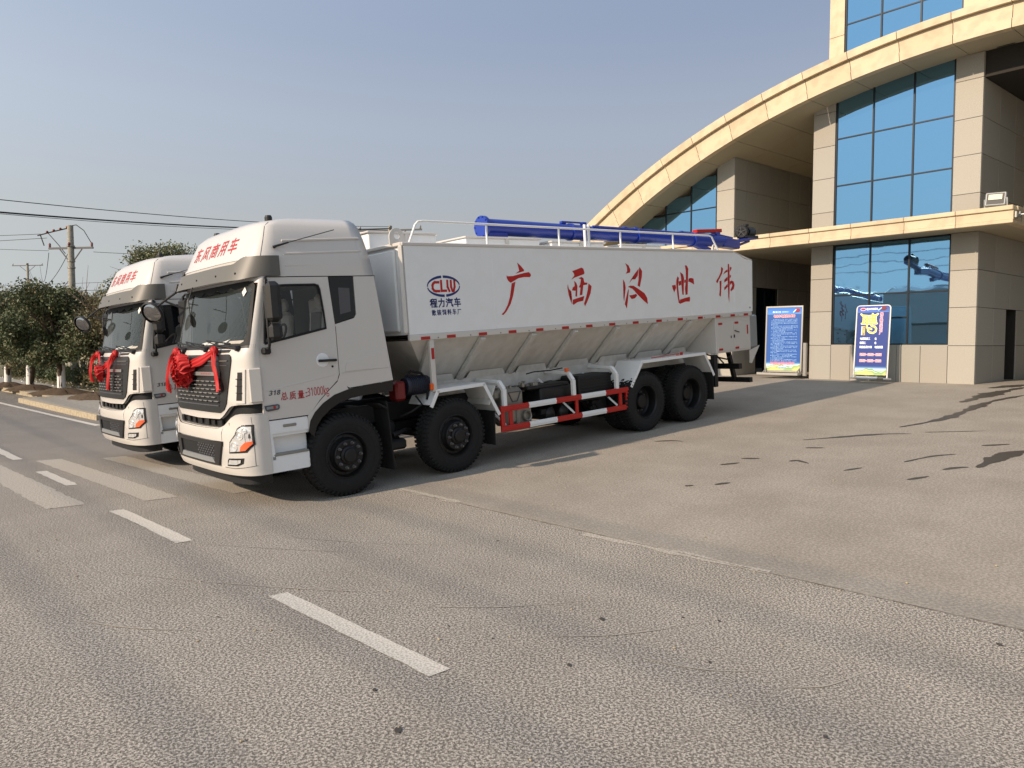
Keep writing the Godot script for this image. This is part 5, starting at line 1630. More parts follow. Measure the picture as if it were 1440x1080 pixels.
	for s in [-1.0, 1.0]:
		b = MB.new()
		var c := Vector3(s * 0.86, 3.435, 0.60)
		b.lathe([[0.045, 0.0], [0.045, 0.05], [0.035, 0.075], [0.0, 0.08]], T(Vector3.RIGHT, Vector3.UP, Vector3(0, 0, 1), c), 12)
		tput("roof_lamp", b, M.black_plastic, rf)
	b = MB.new()
	b.tube([Vector3(1.235, 3.085, 0.74), Vector3(1.255, 3.10, 0.70), Vector3(1.27, 3.14, 0.56)], 0.018, 8, true, 0.010)
	b.tube([Vector3(1.27, 3.14, 0.56), Vector3(1.30, 3.30, -0.03)], 0.005, 6)
	tput("antenna", b, M.black_plastic)
	# ---- mirrors
	for s in [1.0, -1.0]:
		var mr := holder("side_mirror", tk)
		b = MB.new()
		b.box(Vector3(s * 1.46, 2.44, 0.90), Vector3(0.25, 0.46, 0.17), 0.05, Basis(Vector3.UP, s * -0.25)); tput("housing", b, M.black_plastic, mr)
		b = MB.new(); b.box(Vector3(s * 1.45, 2.44, 0.812), Vector3(0.19, 0.39, 0.006), 0.002, Basis(Vector3.UP, s * -0.25)); tput("glass", b, M.mirror, mr)
		b = MB.new(); b.box(Vector3(s * 1.45, 2.10, 0.90), Vector3(0.23, 0.19, 0.15), 0.04, Basis(Vector3.UP, s * -0.25)); tput("lower_housing", b, M.black_plastic, mr)
		b = MB.new()
		b.tube([Vector3(s * 1.24, 2.70, 0.86), Vector3(s * 1.38, 2.72, 0.93), Vector3(s * 1.43, 2.68, 0.955), Vector3(s * 1.44, 2.3, 0.97), Vector3(s * 1.44, 1.98, 0.97), Vector3(s * 1.40, 1.92, 0.96), Vector3(s * 1.26, 1.90, 0.96)], 0.018, 8)
		b.box(Vector3(s * 1.29, 1.885, 0.955), Vector3(0.09, 0.08, 0.10), 0.02)
		tput("arm", b, M.black_plastic, mr)
	var fm := holder("front_mirror", tk)
	b = MB.new()
	b.lathe([[0.0, 0.02], [0.05, 0.018], [0.085, 0.0], [0.085, -0.012], [0.0, -0.03]], T(Vector3(0, 1, 0.2).normalized(), Vector3(0.55, -0.25, -0.8).normalized(), Vector3(0.55, -0.25, -0.8).normalized().cross(Vector3(0, 1, 0.2).normalized()) * -1.0, Vector3(0.13, 2.30, 1.36)), 20)
	tput("housing", b, M.black_plastic, fm)
	b = MB.new(); b.tube([Vector3(-0.05, 2.72, 1.27), Vector3(0.0, 2.55, 1.35), Vector3(0.10, 2.37, 1.38)], 0.007, 6); b.tube([Vector3(0.0, 2.52, 1.36), Vector3(-0.12, 2.50, 1.20)], 0.006, 6); tput("arm", b, M.black_plastic, fm)
	var rm := holder("round_mirror", tk)
	var ny := Vector3(0.50, -0.42, 0.76).normalized()
	var nx := Vector3.UP.cross(ny).normalized()
	b = MB.new()
	b.lathe([[0.15, -0.03], [0.168, 0.0], [0.168, 0.02], [0.15, 0.03]], T(nx, ny, nx.cross(ny), Vector3(-1.68, 2.485, 1.31)), 28)
	b.lathe([[0.0, -0.06], [0.1, -0.05], [0.15, -0.03]], T(nx, ny, nx.cross(ny), Vector3(-1.68, 2.485, 1.31)), 28)
	tput("rim", b, M.black_plastic, rm)
	b = MB.new()
	b.lathe([[0.152, 0.0], [0.11, 0.028], [0.06, 0.043], [0.0, 0.05]], T(nx, ny, nx.cross(ny), Vector3(-1.68, 2.485, 1.315)), 28)
	tput("glass", b, M.mirror, rm)
	b = MB.new()
	b.tube([Vector3(-1.60, 2.55, 1.28), Vector3(-1.40, 2.63, 1.22), Vector3(-1.14, 2.73, 1.13)], 0.016, 8)
	b.tube([Vector3(-1.38, 2.63, 1.22), Vector3(-1.24, 2.50, 1.0)], 0.014, 8)
	b.tube([Vector3(-1.14, 2.74, 1.13), Vector3(-1.14, 2.84, 1.10)], 0.018, 6)
	tput("arm", b, M.black_plastic, rm)

# bright metal broken into small tilted faces, as inside a lamp
func facets(p: Array, off: float, step: float) -> MB:
	var b := MB.new()
	var poly := v2(p)
	var r := RandomNumberGenerator.new()
	r.seed = 17
	var lo := poly[0]; var hi := poly[0]
	for q in poly:
		lo = lo.min(q); hi = hi.max(q)
	var y := lo.y
	while y < hi.y:
		var x := lo.x
		while x < hi.x:
			var ta := r.randf_range(-0.55, 0.55); var tb := r.randf_range(-0.15, 0.75)
			for g in Geometry2D.intersect_polygons(poly, PackedVector2Array([Vector2(x, y), Vector2(x + step, y), Vector2(x + step, y + step), Vector2(x, y + step)])):
				var ix := Geometry2D.triangulate_polygon(g)
				for m in range(0, ix.size(), 3):
					var v := []
					for i in 3:
						var q: Vector2 = g[ix[m + i]]
						v.append(Vector3(q.x, q.y, f_bump(q.x, q.y) + off + ((q.x - x) / step * ta + (q.y - y) / step * tb + 0.3) * 0.012))
					if (v[1] - v[0]).cross(v[2] - v[0]).z > 0.0: b.tri(v[0], v[1], v[2])
					else: b.tri(v[0], v[2], v[1])
			x += step
		y += step
	return b

func quick_plate(p: Array, f: Callable, off: float, depth: float, step := 0.07) -> MB:
	var b := MB.new()
	b.plate(v2(p), f, off, depth, step)
	return b

func wheel_at(called: String, tyre: Mesh, tread: Mesh, rim: Mesh, bolts: Mesh, hub: Mesh, t: Transform3D) -> void:
	var w := put_mesh(called, tyre, M.rubber, t, tk)
	stuff(put_mesh("tread_blocks", tread, M.rubber, Transform3D(), w))
	put_mesh("rim", rim, M.rim, Transform3D(), w)
	if bolts: stuff(put_mesh("wheel_nuts", bolts, M.bolt, Transform3D(), w))
	if hub: put_mesh("hub", hub, M.rim, Transform3D(), w)

func wheels() -> void:
	# meshes lie with their axle along y, outer face at y = 0
	var R := 0.515
	var b := MB.new()
	var prof := [[0.275, -0.30], [0.40, -0.305], [0.47, -0.295], [0.495, -0.275], [0.505, -0.25], [R - 0.006, -0.22], [R - 0.006, -0.178], [R - 0.018, -0.176], [R - 0.018, -0.166], [R - 0.006, -0.164], [R - 0.006, -0.135], [R - 0.018, -0.133], [R - 0.018, -0.123], [R - 0.006, -0.121], [R - 0.006, -0.06], [0.502, -0.032], [0.49, -0.015], [0.465, 0.0], [0.43, 0.008], [0.39, 0.010], [0.388, 0.006], [0.35, 0.003], [0.32, -0.006], [0.285, -0.022]]
	b.lathe(prof, Transform3D(), 56)
	var tyre := b.mesh()
	b = MB.new()
	for k in 52:
		var a := TAU * k / 52.0
		var bs := Basis(Vector3.UP, a)
		for q in [[-0.045, 0.0], [-0.255, 0.5]]:
			var bb := Basis(Vector3.UP, a + TAU / 52.0 * q[1])
			b.box(bb * Vector3(R - 0.006, q[0], 0), Vector3(0.026, 0.075, 0.040), 0.006, bb * Basis(Vector3(0, 0, 1), 0.22 if q[0] > -0.1 else -0.22))
		b.box(bs * Vector3(R - 0.006, -0.15, 0), Vector3(0.012, 0.10, 0.034), 0.003, bs * Basis(Vector3.RIGHT, 0.5))
		b.box(bs * Vector3(0.487, -0.006, 0), Vector3(0.03, 0.02, 0.02), 0.004, bs)
	var tread := b.mesh()
	b = MB.new()
	b.lathe([[0.285, -0.022], [0.295, -0.012], [0.283, -0.008], [0.268, -0.03], [0.255, -0.06], [0.225, -0.055], [0.205, -0.02], [0.195, 0.028], [0.185, 0.034], [0.12, 0.030], [0.115, 0.02]], Transform3D(), 40)
	for k in 10:
		var a := TAU * (k + 0.5) / 10.0
		b.lathe([[0.0, 0.0005], [0.018, 0.0]], Transform3D(Basis(), Vector3(cos(a) * 0.232, -0.047, sin(a) * 0.232)), 10)
	var rim_f := b.mesh()
	b = MB.new()
	for k in 10:
		var a := TAU * k / 10.0
		var c := Vector3(cos(a) * 0.158, 0.030, sin(a) * 0.158)
		b.lathe([[0.021, 0.0], [0.021, 0.016], [0.014, 0.018], [0.014, 0.05], [0.0, 0.052]], Transform3D(Basis(), c), 6)
	var bolts := b.mesh()
	b = MB.new()
	b.lathe([[0.118, 0.02], [0.115, 0.045], [0.09, 0.06], [0.085, 0.085], [0.07, 0.095], [0.0, 0.095]], Transform3D(), 24)
	var hub_f := b.mesh()
	b = MB.new()
	b.lathe([[0.285, -0.022], [0.295, -0.012], [0.283, -0.008], [0.270, -0.03], [0.262, -0.10], [0.258, -0.17], [0.235, -0.20], [0.15, -0.205], [0.145, -0.20]], Transform3D(), 40)
	var rim_r := b.mesh()
	b = MB.new()
	for k in 10:
		var a := TAU * k / 10.0
		b.lathe([[0.019, 0.0], [0.019, 0.02], [0.013, 0.022], [0.013, 0.045], [0.0, 0.046]], Transform3D(Basis(), Vector3(cos(a) * 0.168, -0.205, sin(a) * 0.168)), 6)
	var bolts_r := b.mesh()
	b = MB.new()
	b.lathe([[0.148, -0.205], [0.135, -0.14], [0.115, -0.10], [0.10, -0.095], [0.0, -0.09]], Transform3D(), 24)
	var hub_r := b.mesh()
	for s in [1.0, -1.0]:
		var turn := T(Vector3(0, 0, s), Vector3(s, 0, 0), Vector3(0, 1, 0), Vector3.ZERO)
		for z in [0.0, -1.70]:
			turn.origin = Vector3(s * 1.25, R - 0.004, z)
			wheel_at("front_wheel", tyre, tread, rim_f, bolts, hub_f, turn)
		for z in [-5.84, -7.14]:
			turn.origin = Vector3(s * 1.25, R - 0.004, z)
			wheel_at("rear_wheel", tyre, tread, rim_r, bolts_r, hub_r, turn)
			turn.origin = Vector3(s * 0.915, R - 0.004, z)
			wheel_at("inner_wheel", tyre, tread, rim_r, null, null, turn)
	for z in [0.0, -1.70, -5.84, -7.14]:
		b = MB.new()
		b.tube([Vector3(-0.95, 0.5, z), Vector3(0.95, 0.5, z)], 0.075 if z > -3.0 else 0.11, 10)
		if z < -3.0: b.lathe([[0.0, -0.24], [0.20, -0.16], [0.24, 0.0], [0.20, 0.16], [0.0, 0.24]], T(Vector3(0, 0, 1), Vector3.RIGHT, Vector3.UP, Vector3(0, 0.5, z)), 16)
		for s in [-1.0, 1.0]: b.box(Vector3(s * 0.46, 0.66, z), Vector3(0.09, 0.12, 1.1), 0.02)
		tput("axle", b, M.chassis)

func fender(path: Array, s: float, mid_x: float) -> MB:
	var b := MB.new()
	var w := 0.56
	for i in path.size() - 1:
		var a := Vector3(s * mid_x, path[i][1], path[i][0]); var d := Vector3(s * mid_x, path[i + 1][1], path[i + 1][0])
		var dir := (d - a).normalized()
		b.bar(a, d, w, 0.012)
		b.bar(a - dir * 0.012 + Vector3(s * 0.28, -0.018, 0), d + dir * 0.012 + Vector3(s * 0.28, -0.018, 0), 0.016, 0.052, 0.003)
	return b

func tank() -> void:
	var b := MB.new()
	# body of the bulk feed box
	b.extr(v2([1.05, 1.955, 1.05, 3.15, 8.66, 3.13, 9.05, 3.0, 9.31, 2.96, 9.26, 1.955]), side_t(1.25), 2.5, true)
	var box := tput("tank_body", b, M.tank_paint)
	for s in [-1.0, 1.0]:
		b = MB.new()
		b.bar(Vector3(s * 1.215, 1.96, -1.02), Vector3(s * 1.215, 3.15, -1.02), 0.07, 0.07, 0.03, Vector3(0, 0, 1))
		tput("corner_post", b, M.white_paint, box)
	# faint vertical panel seams and weld lines
	b = MB.new()
	for z in [-2.55, -4.1, -5.65, -7.2, -8.65]: b.bar(Vector3(1.2505, 1.97, z), Vector3(1.2505, 3.12, z), 0.004, 0.012, 0.0, Vector3(0, 0, 1))
	tput("weld_seam", b, M.tank_paint, box)
	# front cover with rounded inset
	b = MB.new()
	b.box(Vector3(0, 2.55, -1.035), Vector3(2.1, 1.1, 0.05), 0.02)
	tput("front_cover", b, M.tank_paint, box)
	b = MB.new()
	for s in [-1.0, 1.0]:
		b.bar(Vector3(s * 1.235, 3.155, -1.02), Vector3(s * 1.235, 3.137, -8.66), 0.05, 0.05, 0.01)
		b.bar(Vector3(s * 1.235, 3.137, -8.66), Vector3(s * 1.235, 2.975, -9.3), 0.03, 0.02, 0.004)
	b.bar(Vector3(-1.235, 3.155, -1.03), Vector3(1.235, 3.155, -1.03), 0.05, 0.05, 0.01)
	tput("top_rim", b, M.white_paint, box)
	b = MB.new()
	for s in [-1.0, 1.0]:
		b.box(Vector3(s * 1.235, 1.912, -5.13), Vector3(0.05, 0.082, 8.18), 0.006)
	var rail := tput("lower_rail", b, M.white_paint)
	for z in [-1.29, -1.72, -2.28, -2.84, -3.39, -3.94, -4.48, -5.03, -5.63, -6.26, -6.87, -7.48, -8.05, -8.54, -9.00]:
		b = MB.new()
		b.box(Vector3(1.262, 1.898, z), Vector3(0.006, 0.042, 0.15), 0.002)
		tput("reflector_strip", b, M.red_reflector, rail)
	b = MB.new()
	for k in 15: b.box(Vector3(1.262, 1.895, -1.5 - 0.556 * k), Vector3(0.006, 0.014, 0.018), 0.002)
	stuff(tput("rail_bolts", b, M.bolt, rail))
	# lettering
	var t := side_t(1.2525)
	for ch in CALLI:
		b = MB.new()
		for p in ch: b.extr(v2(p), t, 0.0)
		tput("brush_character", b, M.lettering_red, box)
	# round badge with letters, and the two lines under it
	b = MB.new()
	for k in 64:
		var a0 := TAU * k / 64.0 + 0.02; var a1 := TAU * (k + 1) / 64.0 + 0.02
		if k in [0, 16, 32, 48]: continue
		var q := []
		for a in [a0, a1]:
			q.append(Vector2(cos(a) * 0.278, sin(a) * 0.147))
			q.append(Vector2(cos(a) * 0.262, sin(a) * 0.112))
		var o := Vector2(1.655, 2.588)
		b.quad(t * Vector3(o.x + q[0].x, o.y + q[0].y, 0), t * Vector3(o.x + q[2].x, o.y + q[2].y, 0), t * Vector3(o.x + q[3].x, o.y + q[3].y, 0), t * Vector3(o.x + q[1].x, o.y + q[1].y, 0))
	var x0 := 1.41
	for g in ["cheng", "li", "qi", "che"]:
		glyph(b, g, Vector2(x0, 2.305), Vector2(0.115, 0.115), 0.017, t)
		x0 += 0.134
	x0 = 1.43
	for g in ["san", "zhuang", "si", "liao", "che", "chang"]:
		glyph(b, g, Vector2(x0, 2.195), Vector2(0.066, 0.075), 0.0095, t)
		x0 += 0.086
	tput("maker_badge", b, M.logo_blue, box)
	b = MB.new()
	var c := [[0.10, 0.055, 0.04, 0.055, 0.015, 0.04, 0.0, 0.015, 0.0, -0.03, 0.02, -0.055, 0.05, -0.065, 0.105, -0.065], [0.145, 0.07, 0.145, -0.062, 0.22, -0.062], [0.25, 0.07, 0.25, -0.01, 0.275, -0.065], [0.31, 0.07, 0.31, -0.01, 0.327, -0.065], [0.37, 0.07, 0.37, -0.01, 0.35, -0.07]]
	for st in c:
		var pts := []
		for i in range(0, st.size(), 2): pts.append(Vector2(1.47 + st[i], 2.588 + st[i + 1]))
		b.stroke(pts, 0.034, t)
	tput("badge_letters", b, M.lettering_red, box)
	# hopper under the box
	b = MB.new()
	for s in [-1.0, 1.0]:
		var a := Vector3(s * 1.20, 1.875, -1.08); var d := Vector3(s * 0.50, 1.235, -1.78)
		var e := Vector3(s * 0.50, 1.235, -7.98); var f := Vector3(s * 1.20, 1.875, -7.98)
		if s > 0: b.quad(a, d, e, f)
		else: b.quad(a, f, e, d)
	b.quad(Vector3(-1.20, 1.875, -1.08), Vector3(-0.50, 1.235, -1.78), Vector3(0.50, 1.235, -1.78), Vector3(1.20, 1.875, -1.08))
	b.quad(Vector3(-1.2, 1.89, -1.08), Vector3(1.2, 1.89, -1.08), Vector3(1.2, 1.89, -8.0), Vector3(-1.2, 1.89, -8.0))
	var hop := tput("hopper", b, M.dusty_white)
	for s in [1.0, -1.0]:
		for z in [-1.9, -2.62, -3.30, -4.20, -5.21, -6.22, -7.23]:
			b = MB.new()
			if z == -1.9 : continue
			var up := Vector3(s * 0.674, -0.738, 0) * -1.0
			var nrm := Vector3(s * 0.675, -0.737, 0).normalized()
			var zz: float = -2.305 if z == -2.62 else z
			b.bar(Vector3(s * 1.20, 1.875, zz) + nrm * 0.035, Vector3(s * 0.52, 1.245, zz) + nrm * 0.045, 0.09, 0.07, 0.006, nrm)
			tput("rib", b, M.dusty_white, hop)
		b = MB.new()
		b.bar(Vector3(s * 1.20, 1.875, -1.40) + Vector3(s, -1.08, 0).normalized() * 0.03, Vector3(s * 0.52, 1.245, -1.60) + Vector3(s, -1.08, 0).normalized() * 0.03, 0.09, 0.06, 0.006, Vector3(s, -1.08, 0).normalized())
		tput("rib", b, M.dusty_white, hop)
		var zs := [-1.62, -2.305, -3.30, -4.20, -5.21, -6.22, -7.23, -7.98]
		for i in zs.size() - 1:
			b = MB.new()
			var z0: float = zs[i] - 0.075; var z1: float = zs[i + 1] + 0.075
			b.extr(v2([-z0, 1.235, -z0 + 0.10, 1.40, -z1 - 0.10, 1.40, -z1, 1.235]), T(Vector3(0, 0, -1), Vector3(s * 0.30, 0.95, 0).normalized(), Vector3(s * 0.95, -0.30, 0).normalized(), Vector3(s * 0.22, 0.0, 0)) if s > 0 else T(Vector3(0, 0, -1), Vector3(s * 0.30, 0.95, 0).normalized(), Vector3(s * 0.95, -0.30, 0).normalized() * -1.0, Vector3(s * 0.22, 0.0, 0)), 0.01, true)
			tput("trough_plate", b, M.dusty_white, hop)
		b = MB.new()
		b.box(Vector3(s * 0.56, 1.13, -4.9), Vector3(0.10, 0.22, 6.5), 0.01)
		tput("sub_frame", b, M.dusty_white)
		# post from box to fender
		b = MB.new()
		b.box(Vector3(s * 1.215, 1.52, -1.40), Vector3(0.06, 0.72, 0.075), 0.008)
		var post := tput("support_post", b, M.white_paint)
		b = MB.new(); b.box(Vector3(s * 1.248, 1.68, -1.40), Vector3(0.008, 0.15, 0.045), 0.002); tput("reflector_strip", b, M.red_reflector, post)
		b = MB.new(); b.box(Vector3(s * 1.26, 1.235, -1.335), Vector3(0.04, 0.09, 0.05), 0.008); tput("amber_lamp", b, M.amber, post)
		# fenders
		var f1 := tput("angled_fender", fender([[-1.32, 0.98], [-1.44, 1.18], [-2.25, 1.195], [-2.50, 0.73]], s, 0.965), M.guard_white)
		b = MB.new(); b.box(Vector3(s * 0.965, 1.00, -2.40), Vector3(0.54, 0.3, 0.012), 0.0, Basis(Vector3.RIGHT, -0.45)); tput("web", b, M.dusty_white, f1)
		b = MB.new(); b.box(Vector3(s * 0.99, 0.52, -2.41), Vector3(0.50, 0.50, 0.02), 0.004, Basis(Vector3.RIGHT, -0.05)); tput("mudflap", b, M.rubber)
		tput("angled_fender", fender([[-5.46, 0.83], [-5.77, 1.225], [-7.59, 1.235], [-7.86, 0.81]], s, 0.965), M.guard_white)
		b = MB.new(); b.box(Vector3(s * 0.99, 0.60, -7.84), Vector3(0.50, 0.56, 0.02), 0.004); tput("mudflap", b, M.rubber)
		b = MB.new()
		b.bar(Vector3(s * 1.22, 1.255, -6.05), Vector3(s * 1.22, 1.275, -6.85), 0.014, 0.014, 0.004); b.box(Vector3(s * 1.23, 1.27, -6.9), Vector3(0.03, 0.05, 0.06), 0.005)
		tput("fender_lamp", b, M.red_paint)
		# side guard
		for y in [0.77, 0.475]:
			var cuts := [-2.55, -3.11, -3.69, -4.25, -4.83, -5.40]
			for i in 5:
				b = MB.new()
				var z0: float = cuts[i]; var z1: float = cuts[i + 1]
				b.box(Vector3(s * 1.21, y, (z0 + z1) * 0.5), Vector3(0.035, 0.085, z0 - z1 - 0.001), 0.004)
				b.box(Vector3(s * 1.231, y, (z0 + z1) * 0.5), Vector3(0.008, 0.030, z0 - z1 - 0.001), 0.003)
				tput("guard_rail_section", b, M.red_paint if i % 2 == 0 else M.guard_white)
		for z in [-2.585, -5.365, -2.75, -5.2, -4.15]:
			b = MB.new()
			b.box(Vector3(s * (1.21 if z in [-2.585, -5.365] else 1.205), 0.6225, z), Vector3(0.04 if z in [-2.585, -5.365] else 0.03, 0.209, 0.07 if z != -4.15 else 0.06), 0.004)
			tput("guard_upright", b, M.red_paint)
		for z in [-2.65, -4.10, -5.13]:
			b = MB.new()
			b.bar(Vector3(s * 1.20, 0.81, z), Vector3(s * 1.20, 1.06, z), 0.06, 0.065, 0.006, Vector3(0, 0, 1))
			b.bar(Vector3(s * 1.20, 1.05, z), Vector3(s * 1.13, 1.17, z + 0.03), 0.065, 0.06, 0.006, Vector3(0, 0, 1))
			b.bar(Vector3(s * 1.14, 1.17, z + 0.03), Vector3(s * 0.62, 1.19, z + 0.05), 0.065, 0.05, 0.006)
			tput("guard_bracket", b, M.guard_white)
			b = MB.new(); b.bar(Vector3(s * 1.18, 0.52, z - 0.02), Vector3(s * 0.70, 1.10, z + 0.30), 0.03, 0.03, 0.004); tput("guard_strut", b, M.guard_white)
		for z in [-4.02, -6.9]:
			b = MB.new(); b.box(Vector3(s * 1.15, 1.225, z), Vector3(0.05, 0.055, 0.06), 0.006); tput("amber_lamp", b, M.amber)
	# chassis
	b = MB.new()
	for s in [-1.0, 1.0]:
		b.box(Vector3(s * 0.43, 0.88, -3.9), Vector3(0.08, 0.26, 10.0), 0.01)
	for z in [0.8, -0.9, -2.6, -4.4, -5.2, -6.5, -7.8, -8.8]: b.box(Vector3(0, 0.88, z), Vector3(0.84, 0.16, 0.10), 0.01)
	tput("chassis_frame", b, M.chassis)
	b = MB.new()
	b.box(Vector3(0, 0.75, 0.25), Vector3(0.74, 0.66, 1.3), 0.1)
	b.box(Vector3(0, 0.72, -1.2), Vector3(0.5, 0.46, 0.9), 0.08)
	b.tube([Vector3(0, 0.66, -1.6), Vector3(0, 0.55, -5.6)], 0.06, 10)
	tput("engine_and_gearbox", b, M.chassis)
	b = MB.new()
	b.box(Vector3(0, 0.62, -0.95), Vector3(1.6, 0.34, 0.10), 0.02)
	b.tube([Vector3(1.0, 0.62, -0.82), Vector3(0.95, 0.66, -1.05), Vector3(0.7, 0.6, -1.3)], 0.035, 8)
	b.box(Vector3(0.85, 0.48, -0.9), Vector3(0.3, 0.14, 0.3), 0.03)
	tput("steering_gear", b, M.chassis)
	# hydraulic motor behind the cab
	var mo := holder("hydraulic_motor", tk)
	b = MB.new()
	b.lathe([[0.0, 0.0], [0.115, 0.0], [0.125, 0.03], [0.125, 0.36], [0.10, 0.40], [0.0, 0.40]], T(Vector3(1, 0, 0), Vector3(0, 0, -1), Vector3(0, 1, 0), Vector3(1.0, 1.26, -1.06)), 24)
	tput("housing", b, M.navy, mo)
	b = MB.new()
	for k in 9: b.lathe([[0.128, 0.0], [0.134, 0.004], [0.134, 0.012], [0.128, 0.016]], T(Vector3(1, 0, 0), Vector3(0, 0, -1), Vector3(0, 1, 0), Vector3(1.0, 1.26, -1.12 - 0.03 * k)), 24)
	stuff(tput("cooling_fins", b, M.navy, mo))
	b = MB.new(); b.box(Vector3(1.0, 1.21, -0.945), Vector3(0.22, 0.26, 0.16), 0.03); tput("pump_guard", b, M.dark_red, mo)
	b = MB.new()
	b.tube([Vector3(0.98, 1.38, -1.1), Vector3(1.0, 1.46, -1.18), Vector3(1.04, 1.42, -1.32), Vector3(1.1, 1.3, -1.40), Vector3(1.1, 1.05, -1.35)], 0.018, 8)
	b.tube([Vector3(1.05, 1.12, -1.2), Vector3(1.12, 1.0, -1.25), Vector3(1.1, 0.92, -1.1), Vector3(0.95, 0.85, -1.0)], 0.015, 8)
	tput("hose", b, M.rubber, mo)
	# exhaust treatment box with its outlet
	var ex := holder("exhaust_box", tk)
	b = MB.new()
	b.box(Vector3(0.88, 0.75, -2.98), Vector3(0.34, 0.58, 0.44), 0.07)
	b.box(Vector3(0.90, 0.60, -3.14), Vector3(0.38, 0.30, 0.30), 0.03)
	b.box(Vector3(0.7, 0.95, -2.9), Vector3(0.5, 0.14, 0.5), 0.03)
	tput("housing", b, M.steel, ex)
	b = MB.new()
	b.lathe([[0.062, -0.02], [0.062, 0.05], [0.075, 0.06], [0.082, 0.05], [0.082, -0.02]], T(Vector3(0, 0, 1), Vector3.RIGHT, Vector3.UP, Vector3(1.09, 0.60, -3.15)), 20)
	tput("outlet_pipe", b, M.steel, ex)
	b = MB.new()
	b.lathe([[0.0, 0.0], [0.062, 0.0]], T(Vector3(0, 0, 1), Vector3.RIGHT, Vector3.UP, Vector3(1.085, 0.60, -3.15)), 20)
	tput("bore", b, M.seal, ex)
	b = MB.new()
	for s in [-1.0, 1.0]: b.bar(Vector3(1.055, 0.98, -2.98 + s * 0.12), Vector3(1.055, 0.84, -2.98 + s * 0.05), 0.012, 0.014)
	b.bar(Vector3(1.055, 0.84, -2.93), Vector3(1.055, 0.84, -3.03), 0.012, 0.014)
	b.bar(Vector3(1.055, 0.98, -2.86), Vector3(1.055, 0.98, -3.10), 0.012, 0.014)
	tput("strap", b, M.badge_grey, ex)
	b = MB.new()
	rng.seed = 61
	for k in 26:
		b.box(Vector3(rng.randf_range(0.75, 1.0), rng.randf_range(0.88, 1.10), rng.randf_range(-2.75, -3.6)), Vector3(rng.randf_range(0.03, 0.09), rng.randf_range(0.02, 0.07), rng.randf_range(0.03, 0.1)), 0.008)
	stuff(tput("small_fittings", b, M.steel, ex))
	# battery box, tank, valves and air cylinders behind the guard
	b = MB.new()
	b.box(Vector3(0.84, 0.86, -3.85), Vector3(0.50, 0.24, 0.72), 0.03)
	b.box(Vector3(0.84, 1.0, -3.7), Vector3(0.46, 0.06, 0.9), 0.02)
	tput("battery_box", b, M.black_plastic)
	b = MB.new()
	b.box(Vector3(0.86, 0.88, -4.75), Vector3(0.46, 0.42, 0.80), 0.03)
	for k in 7: b.box(Vector3(1.094, 0.74 + k * 0.05, -4.75), Vector3(0.012, 0.012, 0.74), 0.003)
	tput("fuel_tank", b, M.chassis)
	for z in [-3.72, -4.02]:
		b = MB.new()
		b.lathe([[0.0, 0.04], [0.06, 0.03], [0.10, 0.0], [0.108, -0.03], [0.108, -0.55], [0.0, -0.6]], T(Vector3(0, 0, 1), Vector3.RIGHT, Vector3.UP, Vector3(1.04, 0.555, z)), 22)
		tput("air_cylinder", b, M.black_plastic)
	b = MB.new()
	for k in 40:
		b.box(Vector3(rng.randf_range(0.5, 1.02), rng.randf_range(0.50, 1.02), rng.randf_range(-3.4, -5.2)), Vector3(rng.randf_range(0.03, 0.12), rng.randf_range(0.03, 0.10), rng.randf_range(0.03, 0.16)), 0.01)
	stuff(tput("valves_and_brackets", b, M.chassis))
	b = MB.new()
	for k in 3:
		var z := -3.0 - k * 0.6
		b.tube([Vector3(0.7, 1.0, z), Vector3(0.86, 1.03, z - 0.2), Vector3(0.95, 1.0, z - 0.4), Vector3(0.9, 0.9, z - 0.5)], 0.011, 6)
	stuff(tput("air_hoses", b, M.rubber))
	b = MB.new()
	b.tube([Vector3(1.05, 1.23, -3.25), Vector3(0.95, 1.24, -3.5), Vector3(1.0, 1.235, -3.8), Vector3(1.1, 1.26, -3.98)], 0.010, 6)
	tput("cable", b, M.rubber)
	b = MB.new()
	b.lathe([[0.0, 0.05], [0.10, 0.04], [0.13, 0.0], [0.13, -0.06], [0.05, -0.2]], T(Vector3(0, 0, 1), Vector3.RIGHT, Vector3.UP, Vector3(0.9, 0.57, -5.04)), 18)
	tput("brake_chamber", b, M.chassis)
	# rear cabinet
	b = MB.new()
	b.box(Vector3(0, 1.535, -8.585), Vector3(2.47, 0.70, 1.19), 0.008)
	var cb := tput("rear_cabinet", b, M.white_paint)
	for k in 2:
		b = MB.new()
		b.box(Vector3(1.238, 1.50, -8.31 - k * 0.545), Vector3(0.012, 0.56, 0.53), 0.004)
		var d := tput("cabinet_door", b, M.white_paint, cb)
		for y in [1.75, 1.255]:
			b = MB.new(); b.box(Vector3(1.247, y, -8.13 - k * 0.55), Vector3(0.005, 0.042, 0.13), 0.002); tput("reflector_strip", b, M.red_reflector, d)
	b = MB.new()
	b.tube([Vector3(1.255, 1.60, -8.60), Vector3(1.265, 1.56, -8.74)], 0.009, 6)
	b.box(Vector3(1.25, 1.49, -8.59), Vector3(0.015, 0.06, 0.03), 0.004); b.box(Vector3(1.25, 1.48, -8.48), Vector3(0.012, 0.05, 0.02), 0.004)
	tput("door_handle", b, M.black_plastic, cb)
	b = MB.new(); b.box(Vector3(1.247, 1.60, -9.06), Vector3(0.006, 0.18, 0.04), 0.002); tput("reflector_strip", b, M.red_reflector, cb)
	b = MB.new(); b.box(Vector3(1.16, 1.55, -9.33), Vector3(0.12, 0.66, 0.28), 0.03); tput("rear_lamp_box", b, M.lamp_grey, cb)
	b = MB.new()
	b.extr(v2([9.15, 1.17, 9.52, 1.25, 9.22, 0.90, 9.15, 0.92]), side_t(1.22), 0.012, true)
